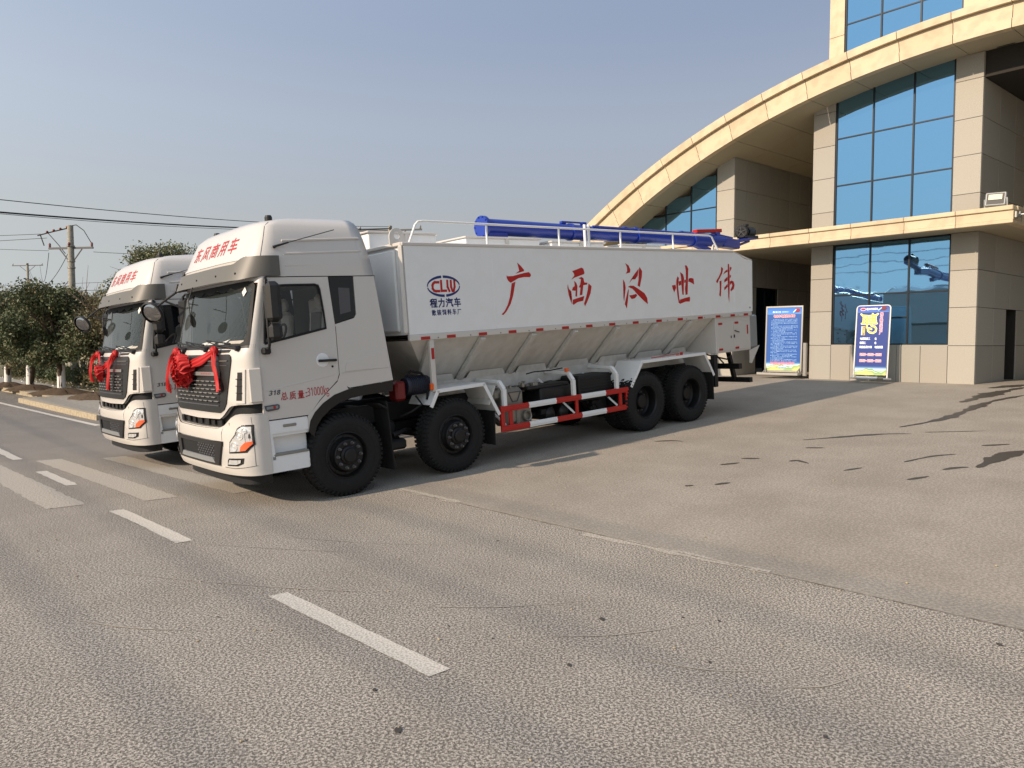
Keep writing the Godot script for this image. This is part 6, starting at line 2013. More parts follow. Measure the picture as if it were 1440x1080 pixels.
	b.extr(v2([9.15, 1.17, 9.52, 1.25, 9.22, 0.90, 9.15, 0.92]), side_t(-1.208), 0.012, true)
	tput("rear_deflector", b, M.white_paint)
	b = MB.new()
	b.box(Vector3(0, 0.57, -9.18), Vector3(2.44, 0.10, 0.10), 0.008)
	b.box(Vector3(0, 0.86, -9.0), Vector3(2.2, 0.11, 0.10), 0.008)
	for x in [-0.85, 0.85]: b.bar(Vector3(x, 0.55, -9.15), Vector3(x, 1.18, -8.95), 0.08, 0.08, 0.006)
	for s in [-1.0, 1.0]: b.box(Vector3(s * 1.15, 0.85, -8.02), Vector3(0.10, 0.62, 0.10), 0.01)
	tput("under_run_bar", b, M.chassis)
	b = MB.new()
	b.tube([Vector3(0.8, 1.17, -8.2), Vector3(0.9, 1.08, -8.5), Vector3(0.95, 1.02, -8.75), Vector3(0.9, 1.10, -8.95)], 0.016, 8)
	b.tube([Vector3(0.95, 1.12, -8.4), Vector3(0.98, 0.98, -8.55), Vector3(0.9, 0.95, -8.7)], 0.016, 8)
	tput("hose", b, M.rubber)
	b = MB.new(); b.lathe([[0.0, 0.006], [0.018, 0.0]], T(Vector3(0, 0, 1), Vector3.RIGHT, Vector3.UP, Vector3(1.252, 2.03, -9.17)), 10); tput("plug", b, M.seal, box)

func roof_gear() -> void:
	var b: MB
	# filling hatches
	for q in [[-1.60, 1.15, 3.155, 3.40], [-3.50, 1.55, 3.15, 3.37], [-5.20, 1.30, 3.145, 3.335], [-6.90, 1.15, 3.14, 3.315]]:
		b = MB.new()
		b.box(Vector3(0.0, (q[2] + q[3]) * 0.5, q[0]), Vector3(0.85, q[3] - q[2], q[1]), 0.01)
		var h := tput("filling_hatch", b, M.tank_paint)
		b = MB.new(); b.box(Vector3(0.0, q[3] + 0.012, q[0]), Vector3(0.92, 0.03, q[1] + 0.06), 0.01); tput("lid", b, M.white_paint, h)
		b = MB.new(); b.box(Vector3(0.44, q[3] - 0.08, q[0] - 0.05), Vector3(0.03, 0.20, 0.07), 0.006); tput("latch", b, M.white_paint, h)
	# rail along the roof edge
	b = MB.new()
	var pts := [Vector3(1.17, 3.15, -1.18), Vector3(1.17, 3.42, -1.31), Vector3(1.17, 3.465, -1.36), Vector3(1.17, 3.475, -1.44)]
	for k in 13: pts.append(Vector3(1.17, lerpf(3.475, 3.44, k / 12.0), lerpf(-1.55, -7.98, k / 12.0)))
	pts.append_array([Vector3(1.17, 3.42, -8.07), Vector3(1.17, 3.15, -8.28)])
	b.tube(pts, 0.016, 8)
	var rl := tput("roof_rail", b, M.guard_white)
	for z in [-2.54, -4.0, -5.45, -6.88]:
		b = MB.new(); b.tube([Vector3(1.17, 3.14, z), Vector3(1.17, 3.45, z)], 0.016, 8); tput("rail_post", b, M.guard_white, rl)
	for z in [-4.66, -4.75]:
		b = MB.new(); b.tube([Vector3(1.1, 3.14, z), Vector3(1.1, 3.545, z)], 0.024, 8); tput("rail_post", b, M.guard_white, rl)
	for q in [[-1.09, 3.16, 0.12], [-8.35, 3.14, 0.085]]:
		b = MB.new()
		var o := PackedVector2Array(); var i := PackedVector2Array()
		for k in 20:
			var a := TAU * k / 20.0
			var p: Vector2 = Vector2(cos(a), sin(a)) * q[2]
			if p.y < 0.0: p = Vector2(clampf(p.x * 1.3, -q[2], q[2]), -q[2] * 0.9)
			o.append(p + Vector2(-q[0], q[1] + q[2] * 0.9)); i.append(Vector2(cos(a), sin(a)) * q[2] * 0.4 + Vector2(-q[0], q[1] + q[2] * 1.05))
		b.ring(o, i, side_t(1.05), 0.02)
		b.ring(o, i, T(Vector3(0, 0, 1), Vector3.UP, Vector3.LEFT, Vector3(1.03, 0, 0)) * Transform3D(Basis.from_scale(Vector3(-1, 1, 1)), Vector3.ZERO), 0.0)
		tput("lifting_lug", b, M.white_paint)
	# unloading auger
	var au := holder("unloading_auger", tk)
	var X := 0.20
	var ax := func(z: float) -> Vector3: return Vector3(X, lerpf(3.585, 3.484, (-3.234 - z) / 6.4), z)
	var seg := func(z0: float, z1: float, r: float) -> MB:
		var m := MB.new()
		m.tube([ax.call(z0), ax.call(z1)], r, 22)
		return m
	tput("tube", seg.call(-3.287, -5.686, 0.133), M.auger_blue, au)
	tput("tube", seg.call(-5.686, -9.843, 0.126), M.auger_blue, au)
	tput("end_flange", seg.call(-3.223, -3.287, 0.175), M.auger_blue, au)
	b = MB.new()
	for k in 10:
		var a := TAU * k / 10.0
		b.lathe([[0.012, 0.0], [0.012, 0.015], [0.0, 0.016]], T(Vector3(1, 0, 0), Vector3(0, 0, 1), Vector3(0, -1, 0), ax.call(-3.223) + Vector3(cos(a), sin(a), 0) * 0.155), 6)
	stuff(tput("flange_bolts", b, M.auger_blue, au))
	b = MB.new(); b.box(ax.call(-3.501) + Vector3(0, -0.14, 0), Vector3(0.22, 0.12, 0.40), 0.02); tput("foot", b, M.auger_blue, au)
	for z in [-5.228, -5.611, -6.976, -8.767]:
		tput("coupling", seg.call(z + 0.03, z - 0.03, 0.152), M.auger_blue, au)
	b = MB.new()
	b.tube([Vector3(X, 3.729, -5.046), Vector3(X, 3.723, -5.654)], 0.016, 8)
	for z in [-5.068, -5.579]: b.box(Vector3(X, 3.713, z), Vector3(0.07, 0.05, 0.12), 0.01)
	b.tube([Vector3(X, 3.675, -6.699), Vector3(X, 3.665, -7.072)], 0.014, 8)
	for z in [-6.699, -7.018]: b.box(Vector3(X, 3.67, z), Vector3(0.07, 0.045, 0.10), 0.01)
	b.tube([Vector3(X, 3.649, -8.404), Vector3(X, 3.643, -8.831)], 0.014, 8)
	b.box(Vector3(X, 3.643, -8.426), Vector3(0.07, 0.045, 0.09), 0.01)
	b.tube([Vector3(X + 0.08, 3.659, -5.739), Vector3(X + 0.08, 3.595, -9.47)], 0.02, 8)
	tput("hydraulic_line", b, M.auger_blue, au)
	b = MB.new()
	b.box(Vector3(X, 3.686, -9.342), Vector3(0.12, 0.075, 0.90), 0.01, Basis(Vector3.RIGHT, 0.045))
	tput("warning_bar", b, M.red_paint, au)
	b = MB.new()
	b.box(Vector3(X, 3.638, -9.63), Vector3(0.14, 0.06, 0.16), 0.01)
	b.bar(Vector3(X, 3.595, -9.577), Vector3(X, 3.531, -10.163), 0.16, 0.08, 0.01)
	b.bar(Vector3(X, 3.457, -9.79), Vector3(X, 3.414, -10.376), 0.24, 0.20, 0.02)
	b.bar(Vector3(X, 3.468, -10.216), Vector3(X, 3.595, -11.123), 0.22, 0.07, 0.01)
	b.bar(Vector3(X, 3.361, -10.27), Vector3(X, 3.51, -10.909), 0.05, 0.05, 0.01)
	b.bar(Vector3(X, 3.446, -8.724), Vector3(X, 3.276, -9.364), 0.12, 0.10, 0.01)
	tput("discharge_head", b, M.auger_blue, au)
	b = MB.new()
	b.lathe([[0.0, 0.0], [0.06, 0.0], [0.07, 0.012], [0.12, 0.012], [0.135, 0.0], [0.145, -0.02], [0.145, -0.16], [0.12, -0.18], [0.0, -0.18]], T(Vector3(0, 1, 0), Vector3(0.45, 0, 0.89), Vector3(0, 1, 0).cross(Vector3(0.45, 0, 0.89)) * -1.0, Vector3(X + 0.03, 3.702, -10.568)), 24)
	b.lathe([[0.12, 0.0], [0.125, -0.03], [0.125, -0.3], [0.09, -0.34], [0.0, -0.34]], T(Vector3(0, 1, 0), Vector3(0.1, 0, 1).normalized(), Vector3(0, 1, 0).cross(Vector3(0.1, 0, 1).normalized()) * -1.0, Vector3(X, 3.702, -10.749)), 24)
	b.box(Vector3(X, 3.595, -10.856), Vector3(0.24, 0.05, 0.5), 0.01)
	b.box(Vector3(X, 3.857, -10.803), Vector3(0.08, 0.05, 0.12), 0.01)
	var am := tput("drive_motor", b, M.black_plastic, au)
	b = MB.new()
	for k in 5:
		var a := TAU * k / 5.0
		var d := Vector3(0.45, 0, 0.89).normalized()
		var u := Vector3(0, 1, 0); var w := d.cross(u)
		b.bar(Vector3(X + 0.036, 3.702, -10.552), Vector3(X + 0.036, 3.702, -10.552) + (u * cos(a) + w * sin(a)) * 0.11, 0.02, 0.012)
	tput("fan_spokes", b, M.badge_grey, am)

func trucks() -> void:
	var sl := atan(0.0655)
	var ro := deg_to_rad(1.1)
	var bs := Basis(Vector3.RIGHT, sl) * Basis(Vector3(0, 0, 1), ro)
	tk = holder("feed_truck")
	tk.transform = Transform3D(bs, Vector3(-8.6, -0.015, -4.72) - bs * Vector3(1.25, 0, 0))
	cab()
	wheels()
	tank()
	roof_gear()
	tag(tk, "near white bulk feed truck with large red characters along its tank", "truck", "white bulk feed trucks parked side by side")
	var t2: Node3D = tk.duplicate()
	t2.name = nm(self, "feed_truck")
	add_child(t2, true)
	t2.transform = Transform3D(bs, tk.position + Vector3(-4.3, -0.08, 0.0))
	tag(t2, "far white bulk feed truck half hidden behind the near one", "truck", "white bulk feed trucks parked side by side")
	bow(tk.transform, 1, "large red silk bow with a full round rosette on the near truck's grille")
	bow(t2.transform, 2, "smaller flat red silk bow with wide tails on the far truck's grille")

func ribbon(b: MB, pts: Array, ws: Array, fold: float, ph: float) -> void:
	# a gathered strip of cloth: across it the cloth ripples
	var nu := 26
	var nv := 13
	var g := []
	for i in nu + 1:
		var t := float(i) / nu * (pts.size() - 1)
		var k := mini(int(t), pts.size() - 2)
		var f := t - k
		var p0: Vector3 = pts[maxi(k - 1, 0)]; var p1: Vector3 = pts[k]; var p2: Vector3 = pts[k + 1]; var p3: Vector3 = pts[mini(k + 2, pts.size() - 1)]
		var c := p1.cubic_interpolate(p2, p0, p3, f)
		var d := (p2 - p1).normalized()
		var w: float = lerpf(ws[k], ws[k + 1], smoothstep(0.0, 1.0, f))
		var s := d.cross(Vector3(0, 0, 1)).normalized()
		var nn := s.cross(d).normalized()
		var row := []
		for j in nv + 1:
			var q := float(j) / nv - 0.5
			var z := sin(q * 15.0 + ph + t * 0.9) * fold * (0.6 + 0.4 * sin(t * 2.3 + ph)) - q * q * fold * 2.0
			row.append(c + s * (q * w + 0.004 * sin(t * 7.0 + j)) + nn * z * signf(nn.z))
		g.append(row)
	b.grid(g)

func bow(t: Transform3D, kind: int, label: String) -> void:
	var o := holder("silk_bow")
	o.transform = t * Transform3D(Basis(), Vector3(-0.15, 1.66, 1.42))
	tag(o, label, "bow", "red silk bows on the truck grilles")
	var r := RandomNumberGenerator.new()
	r.seed = 40 + kind
	var P := func(x: float, y: float, off: float) -> Vector3: return Vector3(x, y, f_cab(x, y) + off) - Vector3(-0.15, 1.66, 1.42)
	var kl := Vector2(-0.73, 1.925); var kr := Vector2(0.67, 1.92)
	var cx := -0.20
	var cy := 1.72
	if kind == 2:
		kl = Vector2(-0.66, 1.92); kr = Vector2(0.50, 1.925); cx = -0.16; cy = 1.66
	var b := MB.new()
	ribbon(b, [P.call(kl.x, kl.y, 0.06), P.call(lerpf(kl.x, cx, 0.45), lerpf(kl.y, cy, 0.35), 0.07), P.call(cx - 0.1, cy + 0.08, 0.10)], [0.07, 0.10, 0.08], 0.018, 0.5)
	put("sash", b, M.silk, o)
	b = MB.new()
	ribbon(b, [P.call(cx + 0.06, cy + 0.02, 0.10), P.call(lerpf(cx, kr.x, 0.5), lerpf(cy, kr.y, 0.42), 0.07), P.call(kr.x, kr.y, 0.05)], [0.08, 0.11, 0.07], 0.018, 2.0)
	put("sash", b, M.silk, o)
	for s in [-1, 1]:
		var k := kl if s < 0 else kr
		b = MB.new()
		var m := []
		for i in 7:
			var row := []
			for j in 13:
				var a := TAU * j / 12.0
				var v := PI * i / 6.0
				var q := 0.055 * (1.0 + 0.2 * sin(j * 3.0 + i) * (1.0 if j < 12 else 0.0))
				if j == 12 or j == 0: q = 0.055
				row.append(P.call(k.x, k.y, 0.07) + Vector3(sin(v) * cos(a) * q, cos(v) * q, sin(v) * sin(a) * q * 0.8))
			m.append(row)
		b.grid(m, false, true)
		put("knot", b, M.silk, o)
		b = MB.new()
		if kind == 1:
			if s < 0: ribbon(b, [P.call(k.x, k.y, 0.09), Vector3(-0.90, 1.78, 1.38) - Vector3(-0.15, 1.66, 1.42), Vector3(-1.02, 1.60, 1.39) - Vector3(-0.15, 1.66, 1.42), Vector3(-1.13, 1.40, 1.36) - Vector3(-0.15, 1.66, 1.42)], [0.06, 0.09, 0.12, 0.16], 0.022, 1.0)
			else: ribbon(b, [P.call(k.x, k.y, 0.08), P.call(k.x + 0.03, k.y - 0.15, 0.07), P.call(k.x + 0.07, k.y - 0.32, 0.06), P.call(k.x + 0.13, k.y - 0.47, 0.06)], [0.09, 0.11, 0.12, 0.13], 0.018, 0.3)
		else:
			if s < 0: ribbon(b, [P.call(k.x, k.y, 0.09), Vector3(-0.86, 1.82, 1.40) - Vector3(-0.15, 1.66, 1.42), Vector3(-1.02, 1.64, 1.41) - Vector3(-0.15, 1.66, 1.42), Vector3(-1.10, 1.46, 1.38) - Vector3(-0.15, 1.66, 1.42)], [0.08, 0.13, 0.17, 0.18], 0.026, 1.0)
			else: ribbon(b, [P.call(k.x, k.y, 0.10), P.call(k.x - 0.10, k.y - 0.18, 0.12), P.call(k.x - 0.16, k.y - 0.38, 0.12), P.call(k.x - 0.20, k.y - 0.58, 0.11)], [0.09, 0.14, 0.16, 0.14], 0.024, 0.8)
		put("tail", b, M.silk, o)
	# rosette: rings of crumpled petals
	var n := 44 if kind == 1 else 22
	b = MB.new()
	var rr := 0.22 if kind == 1 else 0.125
	var cen: Vector3 = P.call(cx, cy - (0.05 if kind == 1 else 0.06), 0.10)
	var core := []
	for i in 9:
		var row := []
		for j in 17:
			var a := TAU * (j % 16) / 16.0
			var v := PI * i / 8.0
			var q := rr * 0.72 * (1.0 + 0.10 * sin(a * 5.0 + i * 1.3))
			row.append(cen + Vector3(sin(v) * cos(a) * q, cos(v) * q, sin(v) * sin(a) * q * 0.7))
		core.append(row)
	b.grid(core, false, true)
	for k in n:
		var a := k * 2.39996
		var rad := rr * sqrt(float(k + 0.5) / n)
		var dir := Vector3(cos(a), sin(a) * (1.05 if kind == 1 else 1.35), 0)
		var nrm := (dir * (rad / rr) * 1.1 + Vector3(0, 0, 1.0 - 0.75 * rad / rr)).normalized()
		var base := cen + dir * rad * 0.72 + Vector3(0, 0, 0.15 * rr / 0.26 * (1.0 - rad / rr * 0.9))
		var side := nrm.cross(Vector3(r.randfn(), r.randfn(), r.randfn())).normalized()
		var up2 := side.cross(nrm)
		var sz := rr * r.randf_range(0.34, 0.52)
		var g := []
		for i in 7:
			var row := []
			for j in 7:
				var u := (i / 6.0 - 0.5) * 2.0; var v := (j / 6.0 - 0.5) * 2.0
				var curl := 0.55 * v * v + 0.18 * sin(u * 5.0 + k) + 0.12 * sin(v * 6.0 + u * 4.0 + k * 2.0)
				row.append(base + side * u * sz * 0.9 * (1.0 - 0.25 * v * v) + up2 * v * sz * 0.55 + nrm * (curl * sz * 0.45 + 0.02))
			g.append(row)
		b.grid(g)
	put("rosette", b, M.silk, o)
	# loose lobes where the sash enters
	b = MB.new()
	for k in (5 if kind == 1 else 4):
		var a := PI * 0.5 + (k - 2) * 0.5
		ribbon(b, [cen + Vector3(0, 0, 0.05), cen + Vector3(cos(a), sin(a), 0.1) * rr * 0.8 + Vector3(0, 0, 0.08), cen + Vector3(cos(a) * 1.1, sin(a) * 0.95, 0.0) * rr * 1.05], [0.06, 0.16, 0.10], 0.02, k * 1.3)
	put("loop", b, M.silk, o)

# ---------------------------------------------------------------- standing boards with printed sheets
class Pic:
	var im: Image
	func _init(w: int, h: int, c: Color) -> void:
		im = Image.create_empty(w, h, true, Image.FORMAT_RGBA8)
		im.fill(c)
	func rect(x: float, y: float, w: float, h: float, c: Color) -> void:
		im.fill_rect(Rect2i(int(x), int(y), maxi(1, int(w)), maxi(1, int(h))), c)
	func dot(x: float, y: float, r: float, c: Color) -> void:
		for j in range(int(y - r), int(y + r) + 1):
			for i in range(int(x - r), int(x + r) + 1):
				if i >= 0 and j >= 0 and i < im.get_width() and j < im.get_height() and (i - x) * (i - x) + (j - y) * (j - y) <= r * r: im.set_pixel(i, j, c)
	func line(p: Vector2, q: Vector2, w: float, c: Color) -> void:
		var k := maxi(1, int(p.distance_to(q)))
		for i in k + 1:
			var t := p.lerp(q, float(i) / k)
			dot(t.x, t.y, w * 0.5, c)
	func glyph(g: Array, o: Vector2, s: Vector2, w: float, c: Color) -> void:
		for st in g:
			for i in range(0, st.size() - 2, 2):
				line(o + Vector2(st[i], 1.0 - st[i + 1]) * s, o + Vector2(st[i + 2], 1.0 - st[i + 3]) * s, w, c)
	func oval(c: Vector2, r: Vector2, col: Color) -> void:
		for j in range(int(c.y - r.y), int(c.y + r.y) + 1):
			for i in range(int(c.x - r.x), int(c.x + r.x) + 1):
				var d := (Vector2(i, j) - c) / r
				if d.length_squared() <= 1.0 and i >= 0 and j >= 0 and i < im.get_width() and j < im.get_height(): im.set_pixel(i, j, col)

func fold_row(p: Pic, x: float, y: float, keys: Array, size: Vector2, gap: float, w: float, c: Color, vertical := false) -> void:
	for k in keys:
		if k != "": p.glyph(GLYPHS[k], Vector2(x, y), size, w, c)
		if vertical: y += size.y + gap
		else: x += size.x + gap

func landscape(p: Pic, y0: float) -> void:
	var W := p.im.get_width(); var H := p.im.get_height()
	for y in range(int(y0), H):
		var t := (y - y0) / (H - y0)
		for x in W:
			var base := p.im.get_pixel(x, y)
			var hill := 0.45 + 0.12 * sin(x * 0.02 + 1.0) + 0.05 * sin(x * 0.07)
			var c := base.lerp(Color(0.75, 0.88, 0.92), smoothstep(0.0, 0.45, t))
			if t > hill: c = Color(0.42, 0.62, 0.40).lerp(Color(0.80, 0.80, 0.48), clampf((t - hill) * 2.0 + 0.25 * sin(x * 0.015), 0, 1))
			if absf(t - hill - 0.08 - 0.08 * sin(x * 0.008)) < 0.025: c = Color(0.93, 0.94, 0.9)
			p.im.set_pixel(x, y, c)

func printed(p: Pic) -> StandardMaterial3D:
	var m := StandardMaterial3D.new()
	p.im.generate_mipmaps()
	m.albedo_texture = ImageTexture.create_from_image(p.im)
	m.roughness = 0.5
	return m

func sheet_quad(w: float, h: float, z: float) -> MB:
	var b := MB.new()
	b.quad(Vector3(-w / 2, 0, z), Vector3(w / 2, 0, z), Vector3(w / 2, h, z), Vector3(-w / 2, h, z))
	for q in b.v: b.uv.append(Vector2(q.x / w + 0.5, 1.0 - q.y / h))
	return b

func boards() -> void:
	var all := ["dian", "han", "gong", "ming", "zhuang", "pei", "che", "li", "liao", "si", "san", "cheng", "zhi", "liang", "jing", "yong", "shang", "feng", "zong", "qi"]
	rng.seed = 91
	# blue notice board in a metal frame
	var o = tag(holder("notice_board", self, Vector3(-11.16, 1.0, -19.42)), "tall pale blue notice board in a metal frame, full of white lines of text", "notice board") as Node3D
	o.rotation.y = 0.10
	o.rotation.x = -0.03
	var p: Pic = Pic.new(512, 940, Color(0.03, 0.31, 0.62))
	for y in 90:
		p.rect(0, y, 512, 1, Color(0.16, 0.42, 0.78).lerp(Color(0.35, 0.62, 0.88), y / 160.0))
	p.rect(0, 92, 512, 4, Color(0.45, 0.68, 0.9))
	p.oval(Vector2(95, 62), Vector2(15, 12), Color(0.93, 0.96, 1))
	fold_row(p, 120, 50, ["cheng", "li", "qi", "che"], Vector2(20, 24), 3, 3.2, Color(0.93, 0.96, 1))
	fold_row(p, 225, 54, ["san", "zhuang", "si", "liao", "che", "chang"], Vector2(15, 18), 3, 2.2, Color(0.85, 0.92, 1))
	p.oval(Vector2(455, 45), Vector2(38, 30), Color(0.60, 0.10, 0.14))
	p.line(Vector2(392, 70), Vector2(430, 32), 12, Color(0.85, 0.94, 0.97))
	p.line(Vector2(420, 72), Vector2(490, 50), 8, Color(0.10, 0.14, 0.4))
	for k in 9: p.glyph(GLYPHS[all[(k * 3) % 20] if GLYPHS.has(all[(k * 3) % 20]) else "che"], Vector2(96 + k * 36, 106), Vector2(32, 38), 10, Color(0.98, 0.90, 0.90))
	for k in 9: p.glyph(GLYPHS[all[(k * 3) % 20] if GLYPHS.has(all[(k * 3) % 20]) else "che"], Vector2(96 + k * 36, 106), Vector2(32, 38), 5, Color(0.86, 0.20, 0.22))
	var y := 168
	var row := 0
	while y < 800:
		var indent := 90 if row in [0, 5, 8, 10, 13, 15, 17, 20, 23, 26, 28] else 62
		var last := row in [4, 7, 9, 12, 14, 16, 19, 22, 25, 27, 29]
		var x := indent
		var lim := rng.randi_range(150, 400) if last else 455
		while x < lim:
			var k: String = all[rng.randi() % all.size()]
			if GLYPHS.has(k): p.glyph(GLYPHS[k], Vector2(x, y), Vector2(11, 12), 1.3, Color(0.72, 0.83, 0.95))
			x += 14 if rng.randf() > 0.06 else 24
		y += 20
		row += 1
	landscape(p, 800)
	for r in 2:
		for k in 17: p.glyph(GLYPHS[["li", "che", "gong", "liang", "yong"][(k + r) % 5]], Vector2(60 + k * 22, 808 + r * 26), Vector2(19, 21), 4, Color(0.90, 0.45, 0.50))
	p.rect(190, 880, 120, 34, Color(0.60, 0.73, 0.80)); p.rect(200, 872, 100, 8, Color(0.8, 0.85, 0.88))
	for k in 6: p.rect(150 + k * 45, 890 + (k % 2) * 8, 26, 14, Color(0.55, 0.66, 0.66))
	put("printed_sheet", sheet_quad(0.96, 1.72, 0.022), printed(p), o).position = Vector3(0, 0.14, 0)
	var b := MB.new()
	for s in [-1.0, 1.0]: b.box(Vector3(s * 0.505, 0.99, 0), Vector3(0.045, 1.78, 0.05), 0.008)
	b.box(Vector3(0, 1.885, 0), Vector3(1.055, 0.05, 0.05), 0.008)
	b.box(Vector3(0, 0.115, 0), Vector3(1.055, 0.05, 0.05), 0.008)
	put("frame", b, M.alu, o)
	b = MB.new(); b.box(Vector3(0, 1.0, -0.005), Vector3(0.965, 1.74, 0.03)); put("backing", b, M.lamp_grey, o)
	for s in [-1.0, 1.0]:
		b = MB.new()
		b.bar(Vector3(s * 0.47, 0.03, 0.30), Vector3(s * 0.47, 0.20, 0.02), 0.03, 0.03, 0.005)
		b.bar(Vector3(s * 0.47, 0.03, -0.30), Vector3(s * 0.47, 0.20, -0.02), 0.03, 0.03, 0.005)
		b.bar(Vector3(s * 0.47, 0.03, 0.32), Vector3(s * 0.47, 0.03, -0.32), 0.045, 0.05, 0.008)
		put("foot", b, M.alu, o)
	b = MB.new(); b.box(Vector3(-0.03, 0.045, 0.30), Vector3(1.16, 0.07, 0.05), 0.008); b.box(Vector3(-0.03, 0.04, 0.05), Vector3(1.1, 0.05, 0.05), 0.008); put("base_bar", b, M.alu, o)

	# deep blue recruitment stand with a round cornered tube frame
	o = tag(holder("recruitment_stand", self, Vector3(-8.57, 1.0, -18.97)), "deep blue stand with one big yellow character, in front of the window", "sign stand") as Node3D
	o.rotation.x = -0.075
	o.rotation.y = 0.03
	var navy := Color(0.015, 0.185, 0.50)
	p = Pic.new(440, 980, navy)
	for yy in 85: p.rect(0, yy, 440, 1, Color(0.12, 0.22, 0.55).lerp(Color(0.22, 0.40, 0.75), yy / 85.0))
	p.rect(0, 84, 440, 5, Color(0.35, 0.58, 0.85))
	p.oval(Vector2(75, 46), Vector2(40, 21), Color(0.95, 0.9, 0.95))
	p.oval(Vector2(75, 46), Vector2(33, 15), Color(0.62, 0.12, 0.25))
	fold_row(p, 122, 30, ["cheng", "li", "qi", "che", "yong", "che"], Vector2(24, 29), 3, 5, Color(0.94, 0.96, 1))
	p.oval(Vector2(365, 40), Vector2(40, 33), Color(0.45, 0.08, 0.12))
	p.line(Vector2(290, 62), Vector2(330, 30), 13, Color(0.75, 0.90, 0.95))
	p.line(Vector2(320, 70), Vector2(405, 45), 9, Color(0.08, 0.10, 0.3))
	var yel := Color(0.97, 0.82, 0.22)
	# the big character: a roof-like top, the ear at left and the hook at right
	var big := [[.0, 1.0, .08, .93, .42, .90], [.52, .90, .92, .93, 1.0, 1.0], [.15, .9, .15, .50], [.38, .9, .38, .30], [.15, .78, .38, .78], [.15, .64, .38, .64], [.05, .50, .42, .50], [.53, .9, .53, .62], [.88, .9, .88, .62], [.70, 1.0, .70, .62], [.53, .76, .88, .76], [.50, .62, .92, .62], [.45, .50, .97, .50], [.60, .50, .68, .36, .86, .34, .95, .22, .92, .08, .78, .0, .58, .03, .46, .12, .44, .24, .55, .25, .66, .20]]
	p.glyph(big, Vector2(52, 115), Vector2(232, 270), 27, Color(0.98, 0.97, 0.85))
	p.glyph(big, Vector2(52, 115), Vector2(232, 270), 17, yel)
	p.rect(62, 285, 18, 130, Color(0.75, 0.83, 0.92))
	p.rect(86, 285, 30, 130, yel)
	fold_row(p, 90, 290, ["zhi", "che", "gong", "liang"], Vector2(22, 26), 5, 3, Color(0.25, 0.2, 0.2), true)
	fold_row(p, 318, 98, ["cheng", "li", "zhuang", "yong", "qi", "che", "chang"], Vector2(40, 42), 2, 12, Color(0.98, 0.94, 0.96), true)
	fold_row(p, 318, 98, ["cheng", "li", "zhuang", "yong", "qi", "che", "chang"], Vector2(40, 42), 2, 6, Color(0.86, 0.25, 0.42), true)
	var wh := Color(0.94, 0.96, 1)
	fold_row(p, 52, 448, ["dian", "han", "zhuang", "pei", "gong"].map(func(k: String) -> String: return k if GLYPHS.has(k) else "zhi"), Vector2(26, 32), 3, 6, wh)
	fold_row(p, 230, 448, ["", "ming"], Vector2(26, 32), 3, 6, wh)
	fold_row(p, 52, 508, ["zhuang", "pin", "gong"], Vector2(26, 32), 3, 6, wh)
	fold_row(p, 230, 508, ["", "ming"], Vector2(26, 32), 3, 6, wh)
	fold_row(p, 52, 568, ["liao", "shang", "zong", "yong", "li", "si"], Vector2(26, 32), 3, 6, wh)
	fold_row(p, 265, 568, ["dian", "shang", "zhi", "liang"], Vector2(26, 32), 3, 6, wh)
	for r in 2:
		for q in [[13.0, Color(0.98, 0.92, 0.94)], [7.0, Color(0.88, 0.28, 0.30)]]:
			var x := 62.0
			for k in 11:
				if k in [3, 7]:
					p.line(Vector2(x + 2, 690 + r * 88), Vector2(x + 16, 690 + r * 88), q[0], q[1])
				else:
					p.line(Vector2(x + 4, 676 + r * 88), Vector2(x + 4, 704 + r * 88), q[0], q[1])
					p.line(Vector2(x + 18, 676 + r * 88), Vector2(x + 18, 704 + r * 88), q[0], q[1])
					p.line(Vector2(x + 4, (676 if k % 2 else 704) + r * 88), Vector2(x + 18, (676 if k % 2 else 704) + r * 88), q[0], q[1])
				x += 28.0
	landscape(p, 845)
	put("printed_sheet", sheet_quad(0.755, 1.70, 0.014), printed(p), o).position = Vector3(0.0, 0.11, 0)
	b = MB.new(); b.box(Vector3(0, 0.96, 0), Vector3(0.755, 1.70, 0.018)); put("backing", b, M.guard_white, o)
	b = MB.new()
	var loop := [Vector3(-0.405, 0.02, 0)]
	for q in [[-0.405, 1.77, PI, PI / 2], [0.405, 1.77, PI / 2, 0.0]]:
		for k in 7:
			var a: float = lerpf(q[2], q[3], k / 6.0)
			loop.append(Vector3(q[0] * (0.075 / 0.405 * 0.0 + 1.0) + (0.075 if q[0] < 0 else -0.075) + cos(a) * 0.075, q[1] - 0.03 + sin(a) * 0.075, 0))
	loop.append(Vector3(0.405, 0.02, 0))
	b.tube(loop, 0.016, 10)
	put("tube_frame", b, M.guard_white, o)
	b = MB.new()
	b.box(Vector3(-0.05, 0.035, 0.06), Vector3(0.52, 0.06, 0.10), 0.02)
	put("base_box", b, M.guard_white, o)
	for s in [-1.0, 1.0]:
		b = MB.new()
		b.bar(Vector3(s * 0.40, 0.02, 0.16), Vector3(s * 0.40, 0.03, -0.22), 0.05, 0.035, 0.01)
		put("foot", b, M.guard_white, o)
	b = MB.new(); b.box(Vector3(0.28, 0.03, 0.07), Vector3(0.16, 0.05, 0.12), 0.02, Basis(Vector3.UP, 0.5)); put("weight_bag", b, M.kerb_stone, o)
	b = MB.new(); b.bar(Vector3(0.0, 1.2, -0.02), Vector3(0.0, 0.02, -0.40), 0.03, 0.02); put("rear_stay", b, M.guard_white, o)

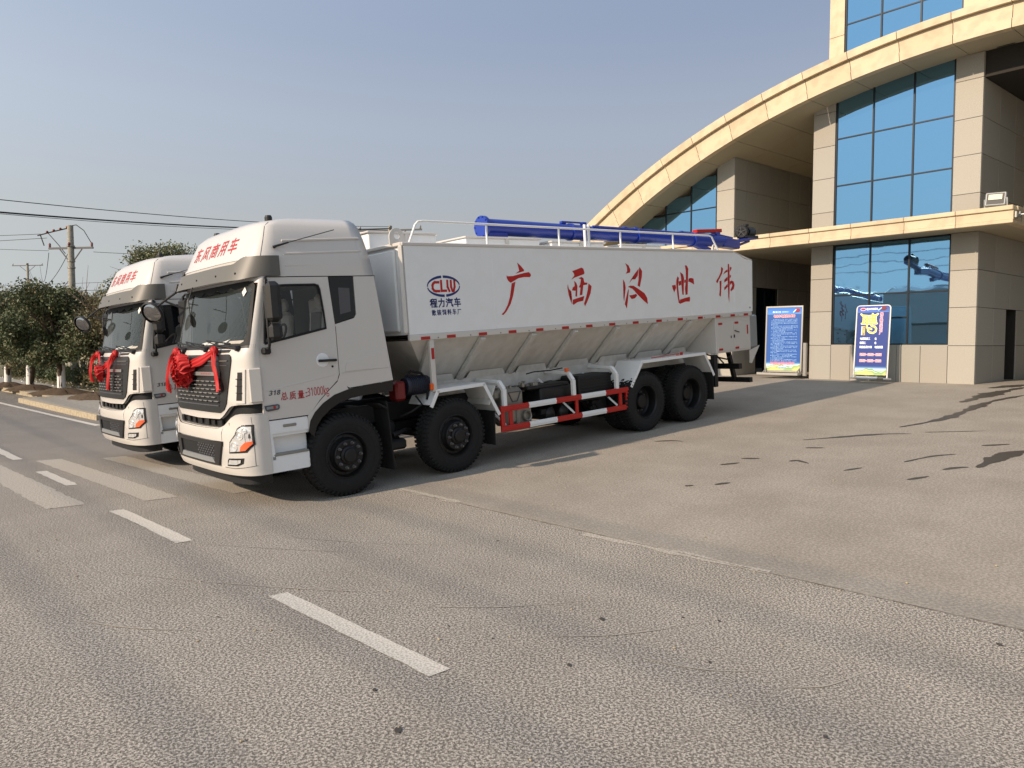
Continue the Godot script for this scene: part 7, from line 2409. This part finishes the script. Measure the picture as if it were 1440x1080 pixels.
# still, hazy air: colour by height, a little brighter all round the sun
func hazy_sky(sun_at: Vector3) -> ImageTexture:
	var im := Image.create_empty(512, 256, false, Image.FORMAT_RGBF)
	var hs := [0.0, 7.0, 14.5, 22.0, 30.0, 60.0, 90.0]
	var cs := [Vector3(0.375, 0.385, 0.385), Vector3(0.345, 0.365, 0.375), Vector3(0.308, 0.353, 0.432), Vector3(0.238, 0.293, 0.408), Vector3(0.215, 0.272, 0.40), Vector3(0.165, 0.22, 0.36), Vector3(0.155, 0.205, 0.35)]
	for j in 256:
		var el := 90.0 - (j + 0.5) / 256.0 * 180.0
		var base: Vector3 = cs[0]
		for k in 6:
			if el >= hs[k]: base = (cs[k] as Vector3).lerp(cs[k + 1], smoothstep(hs[k], hs[k + 1], el) * 0.5 + 0.5 * clampf((el - hs[k]) / (hs[k + 1] - hs[k]), 0.0, 1.0))
		if el < 0.0: base = Vector3(0.26, 0.25, 0.235)
		for i in 512:
			var az := (i + 0.5) / 512.0 * TAU
			var d := Vector3(sin(az) * cos(deg_to_rad(el)), sin(deg_to_rad(el)), -cos(az) * cos(deg_to_rad(el)))
			var g := pow(maxf(0.0, d.dot(sun_at) + 0.6) / 1.6, 2.0) if el > 0.0 else 0.0
			var c := base + Vector3(0.55, 0.60, 0.59) * g
			im.set_pixel(i, j, Color(c.x, c.y, c.z))
	return ImageTexture.create_from_image(im)

func _ready() -> void:
	var cam := Camera3D.new()
	cam.name = "camera"
	cam.fov = 53.10
	cam.near = 0.1
	cam.far = 2000.0
	cam.position = EYE
	cam.rotation = Vector3(-0.05360, deg_to_rad(49.3), 0)
	add_child(cam)
	cam.current = true
	var sun := DirectionalLight3D.new()
	sun.name = "sun"
	sun.light_color = Color(1.0, 0.91, 0.81)
	sun.light_energy = 1.35
	sun.light_angular_distance = 0.6
	sun.shadow_enabled = true
	add_child(sun)
	sun.look_at_from_position(Vector3.ZERO, Vector3(0.21, -1.0, -2.05), Vector3.UP)
	var env := Environment.new()
	env.background_mode = Environment.BG_SKY
	env.sky = Sky.new()
	var sm := PanoramaSkyMaterial.new()
	sm.panorama = hazy_sky(Vector3(-0.21, 1.0, 2.05).normalized())
	env.sky.sky_material = sm
	env.background_energy_multiplier = 1.0
	env.tonemap_mode = Environment.TONE_MAPPER_LINEAR
	env.tonemap_exposure = 1.25
	env.sdfgi_enabled = true
	env.ssao_enabled = true
	env.ssil_enabled = true
	var we := WorldEnvironment.new()
	we.name = "world_environment"
	we.environment = env
	add_child(we)
	materials()
	ground()
	verge()
	building()
	trucks()
	surroundings()
	boards()
